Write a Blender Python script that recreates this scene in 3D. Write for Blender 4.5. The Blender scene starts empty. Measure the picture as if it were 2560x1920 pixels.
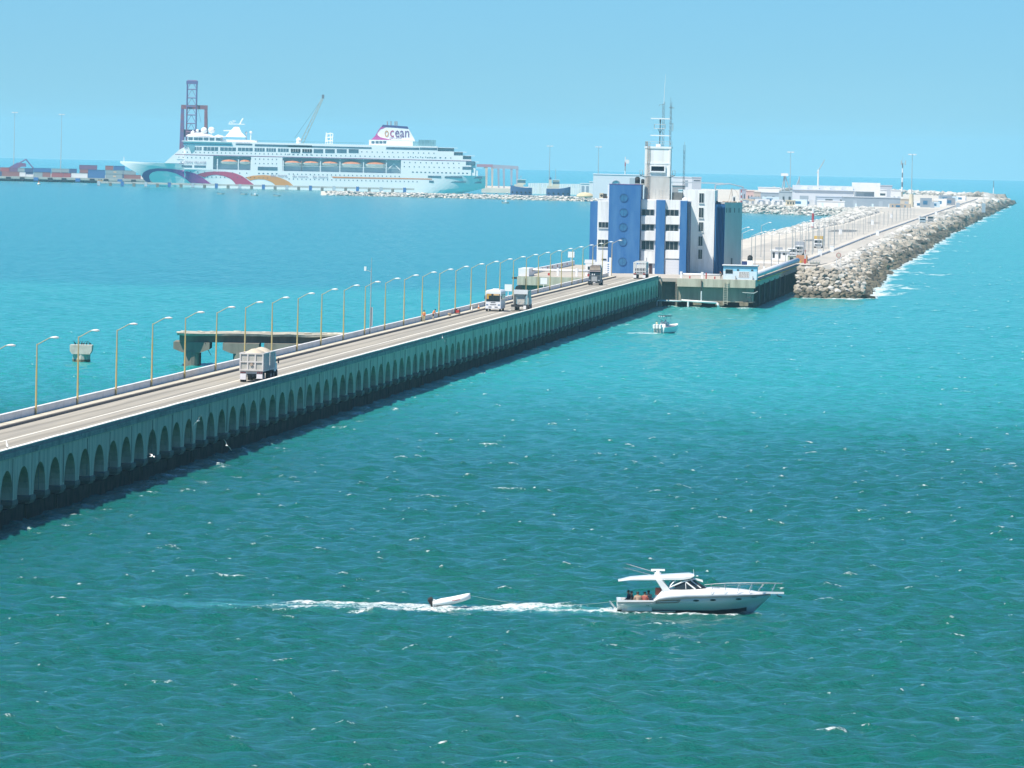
import bpy, math, random
import numpy as np
from mathutils import Vector, Matrix
random.seed(7)
SC = bpy.context.scene
COL = SC.collection

# ---------------------------------------------------------------- camera
F = 22000.0      # focal length in photo pixels (2560 wide): a long tele lens
H = 33.0         # eye height on a ship's upper deck
RE = 7.4e6       # earth radius with refraction: the sea really curves away here
SLOPE = .0225
ROLL = math.atan(SLOPE)
Y0 = 394.8 + SLOPE * 1280
PITCH = math.atan((960 - Y0) * math.cos(ROLL) / F) + math.sqrt(2 * H / RE)
FWD = Vector((0, math.cos(PITCH), -math.sin(PITCH)))
UPV = Vector((0, math.sin(PITCH), math.cos(PITCH)))
RTV = Vector((1, 0, 0))
cr, sr = math.cos(ROLL), math.sin(ROLL)
cam_d = bpy.data.cameras.new('camera')
cam = bpy.data.objects.new('camera', cam_d)
COL.objects.link(cam)
CR = RTV * cr + UPV * sr
CU = UPV * cr - RTV * sr
mat4 = Matrix.Identity(4)
for i in range(3):
    mat4[i][0] = CR[i]; mat4[i][1] = CU[i]; mat4[i][2] = -FWD[i]
mat4[2][3] = H
cam.matrix_world = mat4
cam_d.sensor_width = 36
cam_d.lens = F / 2560 * 36
cam_d.clip_start = 5
cam_d.clip_end = 90000
SC.camera = cam

# ---------------------------------------------------------------- sky, sun, exposure
SUN_A, SUN_B, SUN_C = .43, .43, 1.0       # towards the sun: left, towards the viewer, up
sunv = Vector((-SUN_A, -SUN_B, SUN_C)).normalized()
world = bpy.data.worlds.new('World')
SC.world = world
world.use_nodes = True
wn, wl = world.node_tree.nodes, world.node_tree.links
wn.clear()
wo = wn.new('ShaderNodeOutputWorld')
bg = wn.new('ShaderNodeBackground')
sky = wn.new('ShaderNodeTexSky')
sky.sky_type = 'NISHITA'
sky.sun_disc = False
sky.sun_elevation = math.asin(sunv.z)
sky.sun_rotation = math.atan2(sunv.x, sunv.y)
sky.air_density = .7; sky.dust_density = 0.; sky.ozone_density = 8.0
tint = wn.new('ShaderNodeMix'); tint.data_type = 'RGBA'; tint.blend_type = 'MULTIPLY'
tint.inputs[0].default_value = 1.0
tint.inputs[7].default_value = (.40, .68, .88, 1)
# sea-level air near the horizon is cyan; the sky above it keeps its natural blue
wtc = wn.new('ShaderNodeTexCoord'); wsp = wn.new('ShaderNodeSeparateXYZ'); wl.new(wtc.outputs['Generated'], wsp.inputs[0])
wmr = wn.new('ShaderNodeMapRange'); wmr.interpolation_type = 'SMOOTHSTEP'; wmr.inputs[1].default_value = .03; wmr.inputs[2].default_value = .30
wl.new(wsp.outputs[2], wmr.inputs[0])
wmx = wn.new('ShaderNodeMix'); wmx.data_type = 'RGBA'; wl.new(wmr.outputs[0], wmx.inputs[0])
wmx.inputs[6].default_value = (.30, .54, .70, 1); wmx.inputs[7].default_value = (.54, .95, .98, 1)
wl.new(wmx.outputs[2], tint.inputs[7])
wl.new(sky.outputs[0], tint.inputs[6])
wl.new(tint.outputs[2], bg.inputs[0])
bg.inputs[1].default_value = .1
wl.new(bg.outputs[0], wo.inputs[0])
sun_d = bpy.data.lights.new('sun', 'SUN')
sun_d.energy = 4.5
sun_d.angle = math.radians(.5)
sun_d.color = (1, .93, .82)
sun = bpy.data.objects.new('sun', sun_d)
COL.objects.link(sun)
sun.rotation_euler = (-sunv).to_track_quat('-Z', 'Y').to_euler()
sun.location = (0, 0, 200)
SC.view_settings.view_transform = 'Standard'
SC.view_settings.look = 'None'
SC.view_settings.exposure = 0.68
SC.view_settings.gamma = 1.0
SC.view_settings.use_curve_mapping = False
SC.render.engine = 'CYCLES'
SC.cycles.use_denoising = True
SC.cycles.max_bounces = 6
SC.cycles.diffuse_bounces = 3
SC.cycles.glossy_bounces = 3
SC.cycles.volume_bounces = 2
SC.cycles.caustics_reflective = False
SC.cycles.caustics_refractive = False

# ---------------------------------------------------------------- measuring helpers
def ray(px, py):
    u, v = px - 1280, py - 960
    d = FWD * F + RTV * (cr * u + sr * v) - UPV * (-sr * u + cr * v)
    return d / d.y
def drop(x, y):
    return -(x * x + y * y) / (2 * RE)
def P(px, py, z=0.):            # where the sight line meets height z above the local sea
    d = ray(px, py); a = 1 / (2 * RE); b = d.z; c = H - z
    t = (-b - math.sqrt(max(b * b - 4 * a * c, 0))) / (2 * a)
    return Vector((d.x * t, t, z))
def PY(px, py, Y):              # the same at a known distance
    d = ray(px, py)
    return Vector((d.x * Y, Y, H + d.z * Y + Y * Y / (2 * RE)))
TH = math.atan(.0661)           # heading of the viaduct and causeway
BX = -90.6
def br(s, t, z=0.):             # along / across the viaduct -> world (z above the local sea)
    x = BX + t * math.cos(TH) + s * math.sin(TH)
    y = s * math.cos(TH) - t * math.sin(TH)
    return Vector((x, y, z + drop(x, y)))
def BP(px, py, s):              # sight line with the plane s = const -> (t, z)
    d = ray(px, py)
    # point = d*Y ; s = (x-BX) sin + y cos
    Y = (s + BX * math.sin(TH)) / (d.x * math.sin(TH) + math.cos(TH))
    x = d.x * Y
    return ((x - BX) * math.cos(TH) - Y * math.sin(TH), H + d.z * Y + Y * Y / (2 * RE))

# ---------------------------------------------------------------- mesh helper
class MB:
    def __init__(s):
        s.v = []; s.f = []; s.mi = []; s.m = 0
    def face(s, pts):
        n = len(s.v); s.v += [tuple(p) for p in pts]
        s.f.append(tuple(range(n, n + len(pts)))); s.mi.append(s.m); return s
    def box(s, x0, x1, y0, y1, z0, z1):
        n = len(s.v)
        s.v += [(x0, y0, z0), (x1, y0, z0), (x1, y1, z0), (x0, y1, z0), (x0, y0, z1), (x1, y0, z1), (x1, y1, z1), (x0, y1, z1)]
        for q in ((0, 3, 2, 1), (4, 5, 6, 7), (0, 1, 5, 4), (1, 2, 6, 5), (2, 3, 7, 6), (3, 0, 4, 7)):
            s.f.append(tuple(n + i for i in q)); s.mi.append(s.m)
        return s
    def loft(s, rings, caps=True, closed=True):
        n = len(s.v); k = len(rings[0])
        for r in rings: s.v += [tuple(p) for p in r]
        for i in range(len(rings) - 1):
            for j in range(k if closed else k - 1):
                a = n + i * k + j; b = n + i * k + (j + 1) % k
                s.f.append((a, b, b + k, a + k)); s.mi.append(s.m)
        if caps:
            s.f.append(tuple(n + j for j in reversed(range(k)))); s.mi.append(s.m)
            m = n + (len(rings) - 1) * k
            s.f.append(tuple(m + j for j in range(k))); s.mi.append(s.m)
        return s
    def cyl(s, p0, p1, r0, r1=None, n=8, caps=True):
        p0, p1 = Vector(p0), Vector(p1); r1 = r0 if r1 is None else r1
        d = (p1 - p0).normalized()
        a = d.orthogonal().normalized(); b = d.cross(a)
        rg = lambda p, r: [p + (a * math.cos(2 * math.pi * i / n) + b * math.sin(2 * math.pi * i / n)) * r for i in range(n)]
        return s.loft([rg(p0, r0), rg(p1, r1)], caps)
    def tube(s, pts, r, n=6):
        pts = [Vector(p) for p in pts]
        for i in range(len(pts) - 1): s.cyl(pts[i], pts[i + 1], r, n=n)
        return s
    def prism(s, poly, a0, a1, plane='xz'):
        if plane == 'xz': g = lambda p, a: (p[0], a, p[1])
        elif plane == 'yz': g = lambda p, a: (a, p[0], p[1])
        else: g = lambda p, a: (p[0], p[1], a)
        return s.loft([[g(p, a0) for p in poly], [g(p, a1) for p in poly]])
    def sphere(s, c, r, n=12, m=7, sz=1., sx=1., sy=1., half=False):
        rings = []
        for i in range(1, m):
            th = math.pi * i / m * (.5 if half else 1)
            rings.append([(c[0] + r * sx * math.sin(th) * math.cos(2 * math.pi * j / n), c[1] + r * sy * math.sin(th) * math.sin(2 * math.pi * j / n), c[2] + r * sz * math.cos(th)) for j in range(n)])
        if half: rings.append([(c[0] + r * sx * math.cos(2 * math.pi * j / n), c[1] + r * sy * math.sin(2 * math.pi * j / n), c[2]) for j in range(n)])
        return s.loft(rings)
    def build(s, name, mats, parent=None, loc=None, rz=0., smooth=False, frame=None, curve=False):
        v = s.v
        if curve:
            v = [(x, y, z - ((x + BX) ** 2 * (0 if frame else 1) + y * y) / (2 * RE)) for x, y, z in v]
        me = bpy.data.meshes.new(name)
        me.from_pydata(v, [], s.f)
        if not isinstance(mats, (list, tuple)): mats = [mats]
        for m in mats: me.materials.append(m)
        if len(mats) > 1: me.polygons.foreach_set('material_index', s.mi)
        if smooth: me.polygons.foreach_set('use_smooth', [True] * len(me.polygons))
        me.update()
        o = bpy.data.objects.new(name, me)
        COL.objects.link(o)
        if parent: o.parent = parent
        if frame == 'BR':
            o.location = (BX, 0, 0); o.rotation_euler = (0, 0, -TH)
        if loc is not None: o.location = loc
        if rz: o.rotation_euler = (0, 0, rz)
        return o
def tag(o, label=None, cat=None, group=None, kind=None):
    if label: o['label'] = label
    if cat: o['category'] = cat
    if group: o['group'] = group
    if kind: o['kind'] = kind
    return o
def thing(name, label, cat, loc=(0, 0, 0), rz=0., group=None, kind=None):
    o = bpy.data.objects.new(name, None)
    COL.objects.link(o)
    o.empty_display_size = .5
    o.location = loc; o.rotation_euler = (0, 0, rz)
    return tag(o, label, cat, group, kind)
def brthing(name, label, cat, s, t, z, group=None, rz=0.):
    return thing(name, label, cat, br(s, t, z), -TH + rz, group)
def frame_thing(name, label, cat, group=None, kind=None):
    o = thing(name, label, cat, (BX, 0, 0), -TH, group, kind)
    return o
def copy_tree(o, parent=None):
    c = o.copy(); COL.objects.link(c); c.parent = parent
    for ch in o.children: copy_tree(ch, c)
    return c
ORD = 'first second third fourth fifth sixth seventh eighth ninth tenth eleventh twelfth thirteenth fourteenth fifteenth sixteenth seventeenth eighteenth nineteenth twentieth'.split()
def ordn(i):
    if i < 20: return ORD[i]
    return ('twenty-' if i < 29 else 'thirty-') + ORD[(i - 20) % 10] if (i + 1) % 10 else {30: 'thirtieth', 40: 'fortieth'}[i + 1]

# ---------------------------------------------------------------- materials
MATS = {}
def mat(name, col, rough=.6, var=.0, scale=1., col2=None, metal=0., spec=None, stretch=(1, 1, 1), bump=0., bscale=None, lo=.35, hi=.65, coat=0., world=False, rnd=0.):
    if name in MATS: return MATS[name]
    m = bpy.data.materials.new(name); m.use_nodes = True
    nt = m.node_tree; n = nt.nodes; l = nt.links
    b = n['Principled BSDF']
    b.inputs['Roughness'].default_value = rough
    b.inputs['Metallic'].default_value = metal
    if spec is not None: b.inputs['Specular IOR Level'].default_value = spec
    if coat: b.inputs['Coat Weight'].default_value = coat
    c4 = (*col, 1)
    b.inputs['Base Color'].default_value = c4
    if var or col2:
        tc = n.new('ShaderNodeTexCoord'); mp = n.new('ShaderNodeMapping'); mp.inputs['Scale'].default_value = stretch
        no = n.new('ShaderNodeTexNoise'); no.inputs['Scale'].default_value = scale; no.inputs['Detail'].default_value = 6; no.inputs['Roughness'].default_value = .62
        rp = n.new('ShaderNodeValToRGB')
        rp.color_ramp.elements[0].position = lo; rp.color_ramp.elements[1].position = hi
        rp.color_ramp.elements[0].color = c4
        rp.color_ramp.elements[1].color = (*(col2 if col2 else tuple(max(0, x * (1 - var)) for x in col)), 1)
        l.new(n.new('ShaderNodeNewGeometry').outputs['Position'] if world else tc.outputs['Object'], mp.inputs[0]); l.new(mp.outputs[0], no.inputs['Vector'])
        l.new(no.outputs['Fac'], rp.inputs[0]); l.new(rp.outputs[0], b.inputs['Base Color'])
        if rnd:
            gi = n.new('ShaderNodeNewGeometry'); hs = n.new('ShaderNodeHueSaturation'); vm = n.new('ShaderNodeMapRange')
            vm.inputs[3].default_value = 1 - rnd; vm.inputs[4].default_value = 1 + rnd * .8
            l.new(gi.outputs['Random Per Island'], vm.inputs[0]); l.new(vm.outputs[0], hs.inputs['Value']); l.new(rp.outputs[0], hs.inputs['Color']); l.new(hs.outputs[0], b.inputs['Base Color'])
        if bump:
            bp = n.new('ShaderNodeBump'); bp.inputs['Strength'].default_value = bump
            n2 = n.new('ShaderNodeTexNoise'); n2.inputs['Scale'].default_value = bscale or scale * 4; n2.inputs['Detail'].default_value = 5
            l.new(mp.outputs[0], n2.inputs['Vector']); l.new(n2.outputs['Fac'], bp.inputs['Height']); l.new(bp.outputs[0], b.inputs['Normal'])
    MATS[name] = m
    return m
white = mat('white_paint', (.8, .8, .8), .45, .12, .35)
white_weather = mat('white_paint_weathered', (.78, .77, .74), .7, scale=.5, col2=(.6, .57, .52), lo=.45, hi=.8, stretch=(1, 1, .25))
facade_white = mat('facade_white', (.78, .78, .78), .7, scale=.9, col2=(.54, .525, .50), lo=.46, hi=.80, stretch=(1, 1, .12), world=True)
facade_blue = mat('facade_blue', (.022, .125, .33), .65, scale=.7, col2=(.055, .18, .38), lo=.40, hi=.75, stretch=(1, 1, .18), world=True)
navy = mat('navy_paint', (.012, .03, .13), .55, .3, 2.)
concrete = mat('concrete', (.42, .40, .35), .9, scale=.4, col2=(.27, .26, .22), bump=.2)
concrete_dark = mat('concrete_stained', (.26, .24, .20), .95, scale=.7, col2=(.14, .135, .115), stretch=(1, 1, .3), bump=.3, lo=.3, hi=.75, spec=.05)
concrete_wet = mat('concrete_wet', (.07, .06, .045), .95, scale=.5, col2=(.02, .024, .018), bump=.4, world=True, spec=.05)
arch_con = mat('arch_concrete', (.70, .58, .45), 1., scale=.9, col2=(.38, .32, .25), stretch=(1, 1, .12), bump=.25, lo=.40, hi=.72, world=True, spec=.05)
arch_con2 = mat('parapet_block_concrete', (.40, .39, .35), .9, scale=.6, col2=(.24, .24, .215), bump=.2, world=True, spec=.05)
parapet_white = mat('parapet_whitewash', (.70, .69, .70), .85, scale=.25, col2=(.46, .44, .40), stretch=(1, 1, 2), lo=.5, hi=.8)
sidewalk_m = mat('sidewalk_concrete', (.62, .57, .46), .9, scale=.35, col2=(.45, .41, .32), bump=.2)
kerb_m = mat('kerb_concrete', (.20, .18, .165), .9, .35, 1.)
line_m = mat('lane_paint', (.80, .77, .68), .8, scale=.6, col2=(.55, .52, .45), lo=.55, hi=.75)
apron_m = mat('apron_concrete', (.50, .45, .38), .9, scale=.12, col2=(.36, .33, .29))
black = mat('black_rubber', (.02, .02, .022), .75, .3, 3.)
dark = mat('dark_metal', (.045, .05, .055), .5, .3, 2.)
glass = mat('window_glass', (.03, .045, .055), .08, .5, .8)
glass_green = mat('glass_greenish', (.04, .165, .33), .35, .3, .7)
steel = mat('galvanised_steel', (.48, .49, .48), .45, .25, 3., metal=.3)
rusty = mat('rusty_steel', (.32, .22, .15), .8, scale=2., col2=(.45, .38, .32))
yellow_pole = mat('yellow_pole_paint', (.55, .38, .10), .6, scale=1.2, col2=(.38, .35, .25), stretch=(1, 1, .3))
red = mat('red_paint', (.5, .04, .03), .55, .2, 2.)
orange = mat('orange_paint', (.72, .20, .04), .55, .2, 2.)
skyblue = mat('light_blue_paint', (.22, .55, .74), .6, scale=.8, col2=(.28, .60, .76))
paleblue = mat('pale_blue_paint', (.62, .75, .82), .65, .1, .6)
rock_m = mat('armour_rock', (.42, .38, .315), .95, scale=.35, col2=(.24, .215, .175), bump=.5, bscale=2., world=True, rnd=.45)
rock_pale = mat('armour_rock_pale', (.56, .54, .50), .95, scale=.35, col2=(.36, .345, .315), bump=.5, bscale=2., world=True, rnd=.4)
rock_wet = mat('armour_rock_wet', (.15, .13, .085), .7, scale=.5, col2=(.06, .055, .04), bump=.5, bscale=2., world=True, rnd=.45)
tarmac = mat('tarmac_pale', (.50, .46, .40), .95, scale=.08, col2=(.38, .355, .315), stretch=(1, .15, 1))
dust = mat('dusty_ground', (.60, .55, .47), .95, scale=.06, col2=(.48, .44, .38))
chrome = mat('bright_metal', (.7, .7, .7), .25, .2, 4., metal=.8)
skin_m = mat('skin_brown', (.30, .16, .10), .6, .15, 8.)
sand_load = mat('sand_load', (.62, .54, .42), .95, scale=1.5, col2=(.5, .43, .33), bump=.4)
# ================================================================ SEA
def make_sea():
    rng = np.random.default_rng(3)
    ys = [430.]
    while ys[-1] < 34000: ys.append(ys[-1] + .32 * (ys[-1] / 430) ** 1.45)
    ys = np.array(ys)
    near = np.array([-6000, -3000, -1200, -400, 0, 100, 180, 240, 290, 330, 360, 385, 403, 416, 425.])
    NC = 410
    un = np.linspace(-1, 1, NC)
    ext = np.array([1.02, 1.06, 1.15, 1.3, 1.7, 2.6, 5., 10., 30., 120., 400.])
    u = np.concatenate([-ext[::-1], un, ext])
    allY = np.concatenate([near, ys])
    NRW, NCT = len(allY), len(u)
    half = np.maximum(.0775 * allY + 25, 25 + .0775 * 430)
    X = half[:, None] * u[None, :]
    far_cap = np.sign(X) * np.minimum(np.abs(X), 60000)
    X = far_cap
    Y = np.repeat(allY[:, None], NCT, 1)
    Z = np.zeros_like(X); DX = np.zeros_like(X); DY = np.zeros_like(X)
    dy = np.gradient(allY)
    i0 = len(near); c0 = len(ext)
    sub = (slice(i0, None), slice(c0, c0 + NC))
    xs, yy = X[sub], Y[sub]
    m = yy[:, 0] < 7000
    xs, yy = xs[m], yy[m]; dyr = dy[i0:][m][:, None]
    z = np.zeros_like(xs); ddx = np.zeros_like(xs); ddy = np.zeros_like(xs)
    K = 72
    lam = np.exp(rng.uniform(math.log(1.3), math.log(10), K))
    lam[:7] = rng.uniform(12, 24, 7)
    for i in range(K):
        L = lam[i]; k = 2 * math.pi / L
        ang = math.radians(-100 + rng.normal(0, 38))
        kx, ky = k * math.cos(ang), k * math.sin(ang)
        A = .0158 * L ** .62 * math.exp(-(max(L - 3.5, 0) / 3.5) ** 2) * rng.uniform(.6, 1.4) if i >= 7 else .022 * rng.uniform(.6, 1.3)
        Leff = abs(2 * math.pi / max(abs(ky), 1e-3))
        w = np.clip((Leff / dyr - 2.) / 2., 0, 1)
        ph = kx * xs + ky * yy + rng.uniform(0, 6.28)
        wav = 22 * math.exp(0) ; g = .75 + .5 * np.sin(xs / 41 + yy / 67 + i) * np.sin(yy / 53 - xs / 29 + 2 * i)
        c = np.cos(ph); s = np.sin(ph)
        z += A * w * g * c; ddx -= .55 * A * w * g * (kx / k) * s; ddy -= .55 * A * w * g * (ky / k) * s
    calm = 1 - .82 * np.exp(-((yy - 622) / 5.) ** 4) * (1 / (1 + np.exp((xs - 19) * 1.5))) * (1 / (1 + np.exp(-(xs + 25) * .7)))
    z *= calm; ddx *= calm; ddy *= calm
    foam = np.zeros_like(xs)
    rows = yy[:, 0]
    def blob(cx, cy, sx, sy, amp, tilt=0.):
        r0, r1 = np.searchsorted(rows, [cy - 3 * sy - abs(tilt) * 3 * sx, cy + 3 * sy + abs(tilt) * 3 * sx])
        if r1 <= r0: return
        wx = xs[r0:r1] - cx; wy = yy[r0:r1] - cy - tilt * wx
        foam[r0:r1] += amp * np.exp(-(wx / sx) ** 2 - (wy / sy) ** 2)
    # whitecaps on crests
    R = len(rows)
    for q in range(4800):
        cy = math.sqrt(rng.uniform(430 ** 2, 2700 ** 2))
        cx = rng.uniform(-1, 1) * (.062 * cy + 8)
        if cx < .0661 * cy - 100 and (cy > 1500 or rng.uniform() < .6): continue
        if cy > 1000 and rng.uniform() < .72: continue
        j = int(np.searchsorted(rows, cy)); ci = int((cx / (.0775 * cy + 25) + 1) / 2 * (NC - 1))
        if j < 14 or j > R - 15 or ci < 2 or ci > NC - 3: continue
        jj = j - 12 + int(np.argmax(z[j - 12:j + 13, ci]))
        size = rng.choice([.11, .2, .3, .5, .85], p=[.52, .26, .13, .065, .025]) * rng.uniform(.7, 1.3) * (1 + max(0, cy - 1000) / 2500)
        blob(xs[jj, ci], yy[jj, ci] - .1, size * rng.uniform(1.2, 2.6), max(size * .55, .6 * dy[i0 + jj]), rng.uniform(.7, 1.25), rng.uniform(-.6, .6))
    # the wake of the motor yacht and its towed dinghy
    for q in range(420):
        f = rng.uniform(0, 1) ** .8
        x = 8.2 - f * 25
        spread = .5 + 3.2 * f
        y = 622.2 + rng.normal(0, spread) * (1.0 if f > .3 else .6) - 4.5 * f * rng.uniform(0, 1)
        blob(x, y, rng.uniform(.3, .9), rng.uniform(.4, .8), rng.uniform(.16, .42) * (1.05 - .85 * f))
    for q in range(70):
        f = rng.uniform(0, 1); blob(7.6 - 19 * f, 624 + 1.2 * math.sin(f * 9), .8, .9 + f * .7, .55 * (1 - .55 * f))
    for q in range(60):
        f = rng.uniform(0, 1); blob(-12.5 + 6.3 * (f - .5), 624.5 + rng.normal(0, .9), .7, .8, .16)
    for q in range(70):         # along the hull
        f = rng.uniform(0, 1); x = 8.5 + 7.8 * f
        blob(x, 620.5 - .5 * math.sin(f * 3) + rng.normal(0, .3), .5, .42, .36)
    for q in range(12): blob(17.2 + rng.uniform(-.8, .8), 623.4, .4, .5, .5)
    for q in range(24): blob(-4.6 + rng.normal(0, 1.), 619.5 + rng.normal(0, .6), .6, .6, .25)
    # small boat wake
    for q in range(26):
        f = rng.uniform(0, 1); blob(25.6 - 5.5 * f, 1560 - 3 * f + rng.normal(0, 1.), .7, 1.6, .55 * (1 - .6 * f))
    # splashes round the viaduct footings
    for q in range(130):
        s = rng.uniform(720, 1820); p = br(s, rng.uniform(.5, 6.)); blob(p.x, p.y, rng.uniform(.5, 1.3), rng.uniform(.9, 2.), rng.uniform(.35, .85))
    # surf along the breakwater
    for q in range(1500):
        s = 1985 + 4300 * rng.uniform(0, 1) ** 1.5
        t = tw_right(s) + abs(rng.normal(0, max(.8, 3.0 + 2.2 * (math.sin(s / 47.) + math.sin(s / 19.))))) - .8
        p = br(s, t); blob(p.x, p.y, rng.uniform(.5, 1.6), rng.uniform(2., 5.) * (s / 2000), rng.uniform(.7, 1.3))
    for q in range(700):
        s = 1988 + 1600 * rng.uniform(0, 1) ** 1.6; p = br(s, tw_right(s) + rng.uniform(-.5, 3.2)); blob(p.x, p.y, rng.uniform(.4, 1.1), rng.uniform(2., 5.), rng.uniform(.4, .9))
    for q in range(90):
        p = br(1975 + rng.uniform(-2, 4), rng.uniform(25, 38)); blob(p.x, p.y, 1., 2., rng.uniform(.2, .6))
    for q in range(60):
        p = br(1832, rng.uniform(0, 20)); blob(p.x, p.y, 1., 2., rng.uniform(.1, .4))
    churn = np.zeros_like(xs)
    keep = foam; foam = churn
    for q in range(160):
        f = rng.uniform(0, 1); x = 8.0 - f * 36
        r0, r1 = np.searchsorted(rows, [600, 645]); wx = xs[r0:r1] - x; wy = yy[r0:r1] - (622.5 + rng.normal(0, .6 + 3.4 * f) - 2.5 * f)
        churn[r0:r1] += .34 * (1.1 - .6 * f) * np.exp(-(wx / 1.4) ** 2 - (wy / 1.3) ** 2)
    foam = keep
    for q in range(170):        # thin lacy scraps drifting behind
        f = rng.uniform(0, 1); x = -4 - f * 17
        blob(x, 621.5 + rng.normal(0, 2.6 + 1.5 * f) - 3 * f, rng.uniform(.3, .9), rng.uniform(.25, .6), rng.uniform(.25, .5))
    foam = np.where(foam > .8, .8 + .2 * np.tanh((foam - .8) * .8), foam); churn = np.clip(churn, 0, 1)
    # the bow wave and the furrow really stand up from the water
    bw = .06 * np.exp(-((yy - 620.2) / .55) ** 2) * np.exp(-((xs - 13) / 3.6) ** 4) + .22 * np.exp(-((yy - 624.5) / 1.1) ** 2) * np.exp(-((xs - 3) / 4) ** 2) + .12 * np.exp(-((yy - 624) / 1.3) ** 2) * np.exp(-((xs + 12.5) / 2.4) ** 2)
    z += bw + .16 * np.clip(foam, 0, 1) * rng.uniform(.3, 1.2, foam.shape)
    n = xs.shape[0]
    Z[i0:i0 + n, c0:c0 + NC] = z
    DX[i0:i0 + n, c0:c0 + NC] = ddx; DY[i0:i0 + n, c0:c0 + NC] = ddy
    FO = np.zeros_like(X); FO[i0:i0 + n, c0:c0 + NC] = foam
    CH = np.zeros_like(X); CH[i0:i0 + n, c0:c0 + NC] = churn
    # calm right at the sheet's seams
    Z -= (X * X + Y * Y) / (2 * RE)
    co = np.stack([X + DX, Y + DY, Z], -1).reshape(-1, 3).astype(np.float32)
    idx = np.arange(NRW * NCT).reshape(NRW, NCT)
    quads = np.stack([idx[:-1, :-1], idx[:-1, 1:], idx[1:, 1:], idx[1:, :-1]], -1).reshape(-1, 4)
    me = bpy.data.meshes.new('sea')
    me.vertices.add(len(co)); me.vertices.foreach_set('co', co.ravel())
    me.loops.add(quads.size); me.loops.foreach_set('vertex_index', quads.ravel().astype(np.int32))
    me.polygons.add(len(quads)); me.polygons.foreach_set('loop_start', np.arange(0, quads.size, 4, dtype=np.int32))
    me.polygons.foreach_set('loop_total', np.full(len(quads), 4, np.int32))
    me.polygons.foreach_set('use_smooth', np.ones(len(quads), bool))
    at = me.attributes.new('foam', 'FLOAT', 'POINT'); at.data.foreach_set('value', FO.ravel().astype(np.float32))
    at = me.attributes.new('churn', 'FLOAT', 'POINT'); at.data.foreach_set('value', CH.ravel().astype(np.float32))
    me.update(); me.validate()
    o = bpy.data.objects.new('sea', me); COL.objects.link(o)
    tag(o, 'teal and turquoise sea ruffled by wind with scattered whitecaps', 'sea', kind='structure')
    # ---- material
    m = bpy.data.materials.new('sea_water'); m.use_nodes = True
    nt = m.node_tree; N = nt.nodes; L = nt.links; b = N['Principled BSDF']; out = N['Material Output']
    def math_(op, a, bb=None, c=None, clamp=False):
        q = N.new('ShaderNodeMath'); q.operation = op; q.use_clamp = clamp
        for i, v in enumerate((a, bb, c)):
            if v is None: continue
            if isinstance(v, (int, float)): q.inputs[i].default_value = v
            else: L.new(v, q.inputs[i])
        return q.outputs[0]
    def smooth(v, lo, hi):
        q = N.new('ShaderNodeMapRange'); q.interpolation_type = 'SMOOTHSTEP'; L.new(v, q.inputs[0])
        q.inputs[1].default_value = lo; q.inputs[2].default_value = hi; return q.outputs[0]
    def mix(f, a, bb):
        q = N.new('ShaderNodeMix'); q.data_type = 'RGBA'; L.new(f, q.inputs[0])
        for i, v in ((6, a), (7, bb)):
            if isinstance(v, tuple): q.inputs[i].default_value = (*v, 1)
            else: L.new(v, q.inputs[i])
        return q.outputs[2]
    geo = N.new('ShaderNodeNewGeometry'); sp = N.new('ShaderNodeSeparateXYZ'); L.new(geo.outputs['Position'], sp.inputs[0])
    def noise(scale, stretch, detail=4, rough=.55):
        mp = N.new('ShaderNodeMapping'); mp.inputs['Scale'].default_value = stretch; L.new(geo.outputs['Position'], mp.inputs[0])
        q = N.new('ShaderNodeTexNoise'); q.inputs['Scale'].default_value = scale; q.inputs['Detail'].default_value = detail; q.inputs['Roughness'].default_value = rough
        L.new(mp.outputs[0], q.inputs['Vector']); return q.outputs['Fac']
    X_, Y_ = sp.outputs[0], sp.outputs[1]
    nb = noise(.02, (1, .25, 1), 4)
    yw = math_('MULTIPLY_ADD', nb, 160., Y_)
    DEEP, SAND, LAG, FAR = SEA_COLS
    body = mix(smooth(yw, 930, 1380), DEEP, SAND)
    left = smooth(math_('SUBTRACT', math_('MULTIPLY_ADD', Y_, .0661, -95.), X_), -6, 30)
    lag = math_('MULTIPLY', smooth(math_('MULTIPLY_ADD', nb, 120., Y_), 1960, 2080), left)
    body = mix(lag, body, LAG)
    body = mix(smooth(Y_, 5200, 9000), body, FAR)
    pat = noise(.012, (1, .12, 1), 5)
    body = mix(math_('MULTIPLY', smooth(pat, .48, .70), .2), body, LAG)
    ca = N.new('ShaderNodeAttribute'); ca.attribute_name = 'churn'
    body = mix(math_('MULTIPLY', ca.outputs['Fac'], math_('MULTIPLY', smooth(noise(.9, (1, .6, 1), 5, .6), .3, .65), .8)), body, (.07, .40, .38))
    fa = N.new('ShaderNodeAttribute'); fa.attribute_name = 'foam'
    fn = noise(2.6, (1, .8, 1), 9, .78)
    fm = math_('MULTIPLY', math_('ADD', math_('ADD', fa.outputs['Fac'], math_('MULTIPLY', math_('SUBTRACT', fn, .5), 3.6)), -.60), 2.0, clamp=True)
    fm = math_('MULTIPLY', fm, smooth(fa.outputs['Fac'], .03, .2))
    L.new(mix(fm, body, (.86, .88, .88)), b.inputs['Base Color'])
    b.inputs['IOR'].default_value = 1.333
    rr = math_('MULTIPLY_ADD', fm, .6, .11); L.new(rr, b.inputs['Roughness'])
    bp = N.new('ShaderNodeBump'); bp.inputs['Strength'].default_value = 1.0; bp.inputs['Distance'].default_value = .5
    h = math_('ADD', noise(1.5, (1, .8, 1), 7, .68), math_('MULTIPLY', noise(.4, (1, .9, 1), 4, .55), 1.0))
    L.new(h, bp.inputs['Height']); L.new(bp.outputs[0], b.inputs['Normal'])
    me.materials.append(m)
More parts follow.
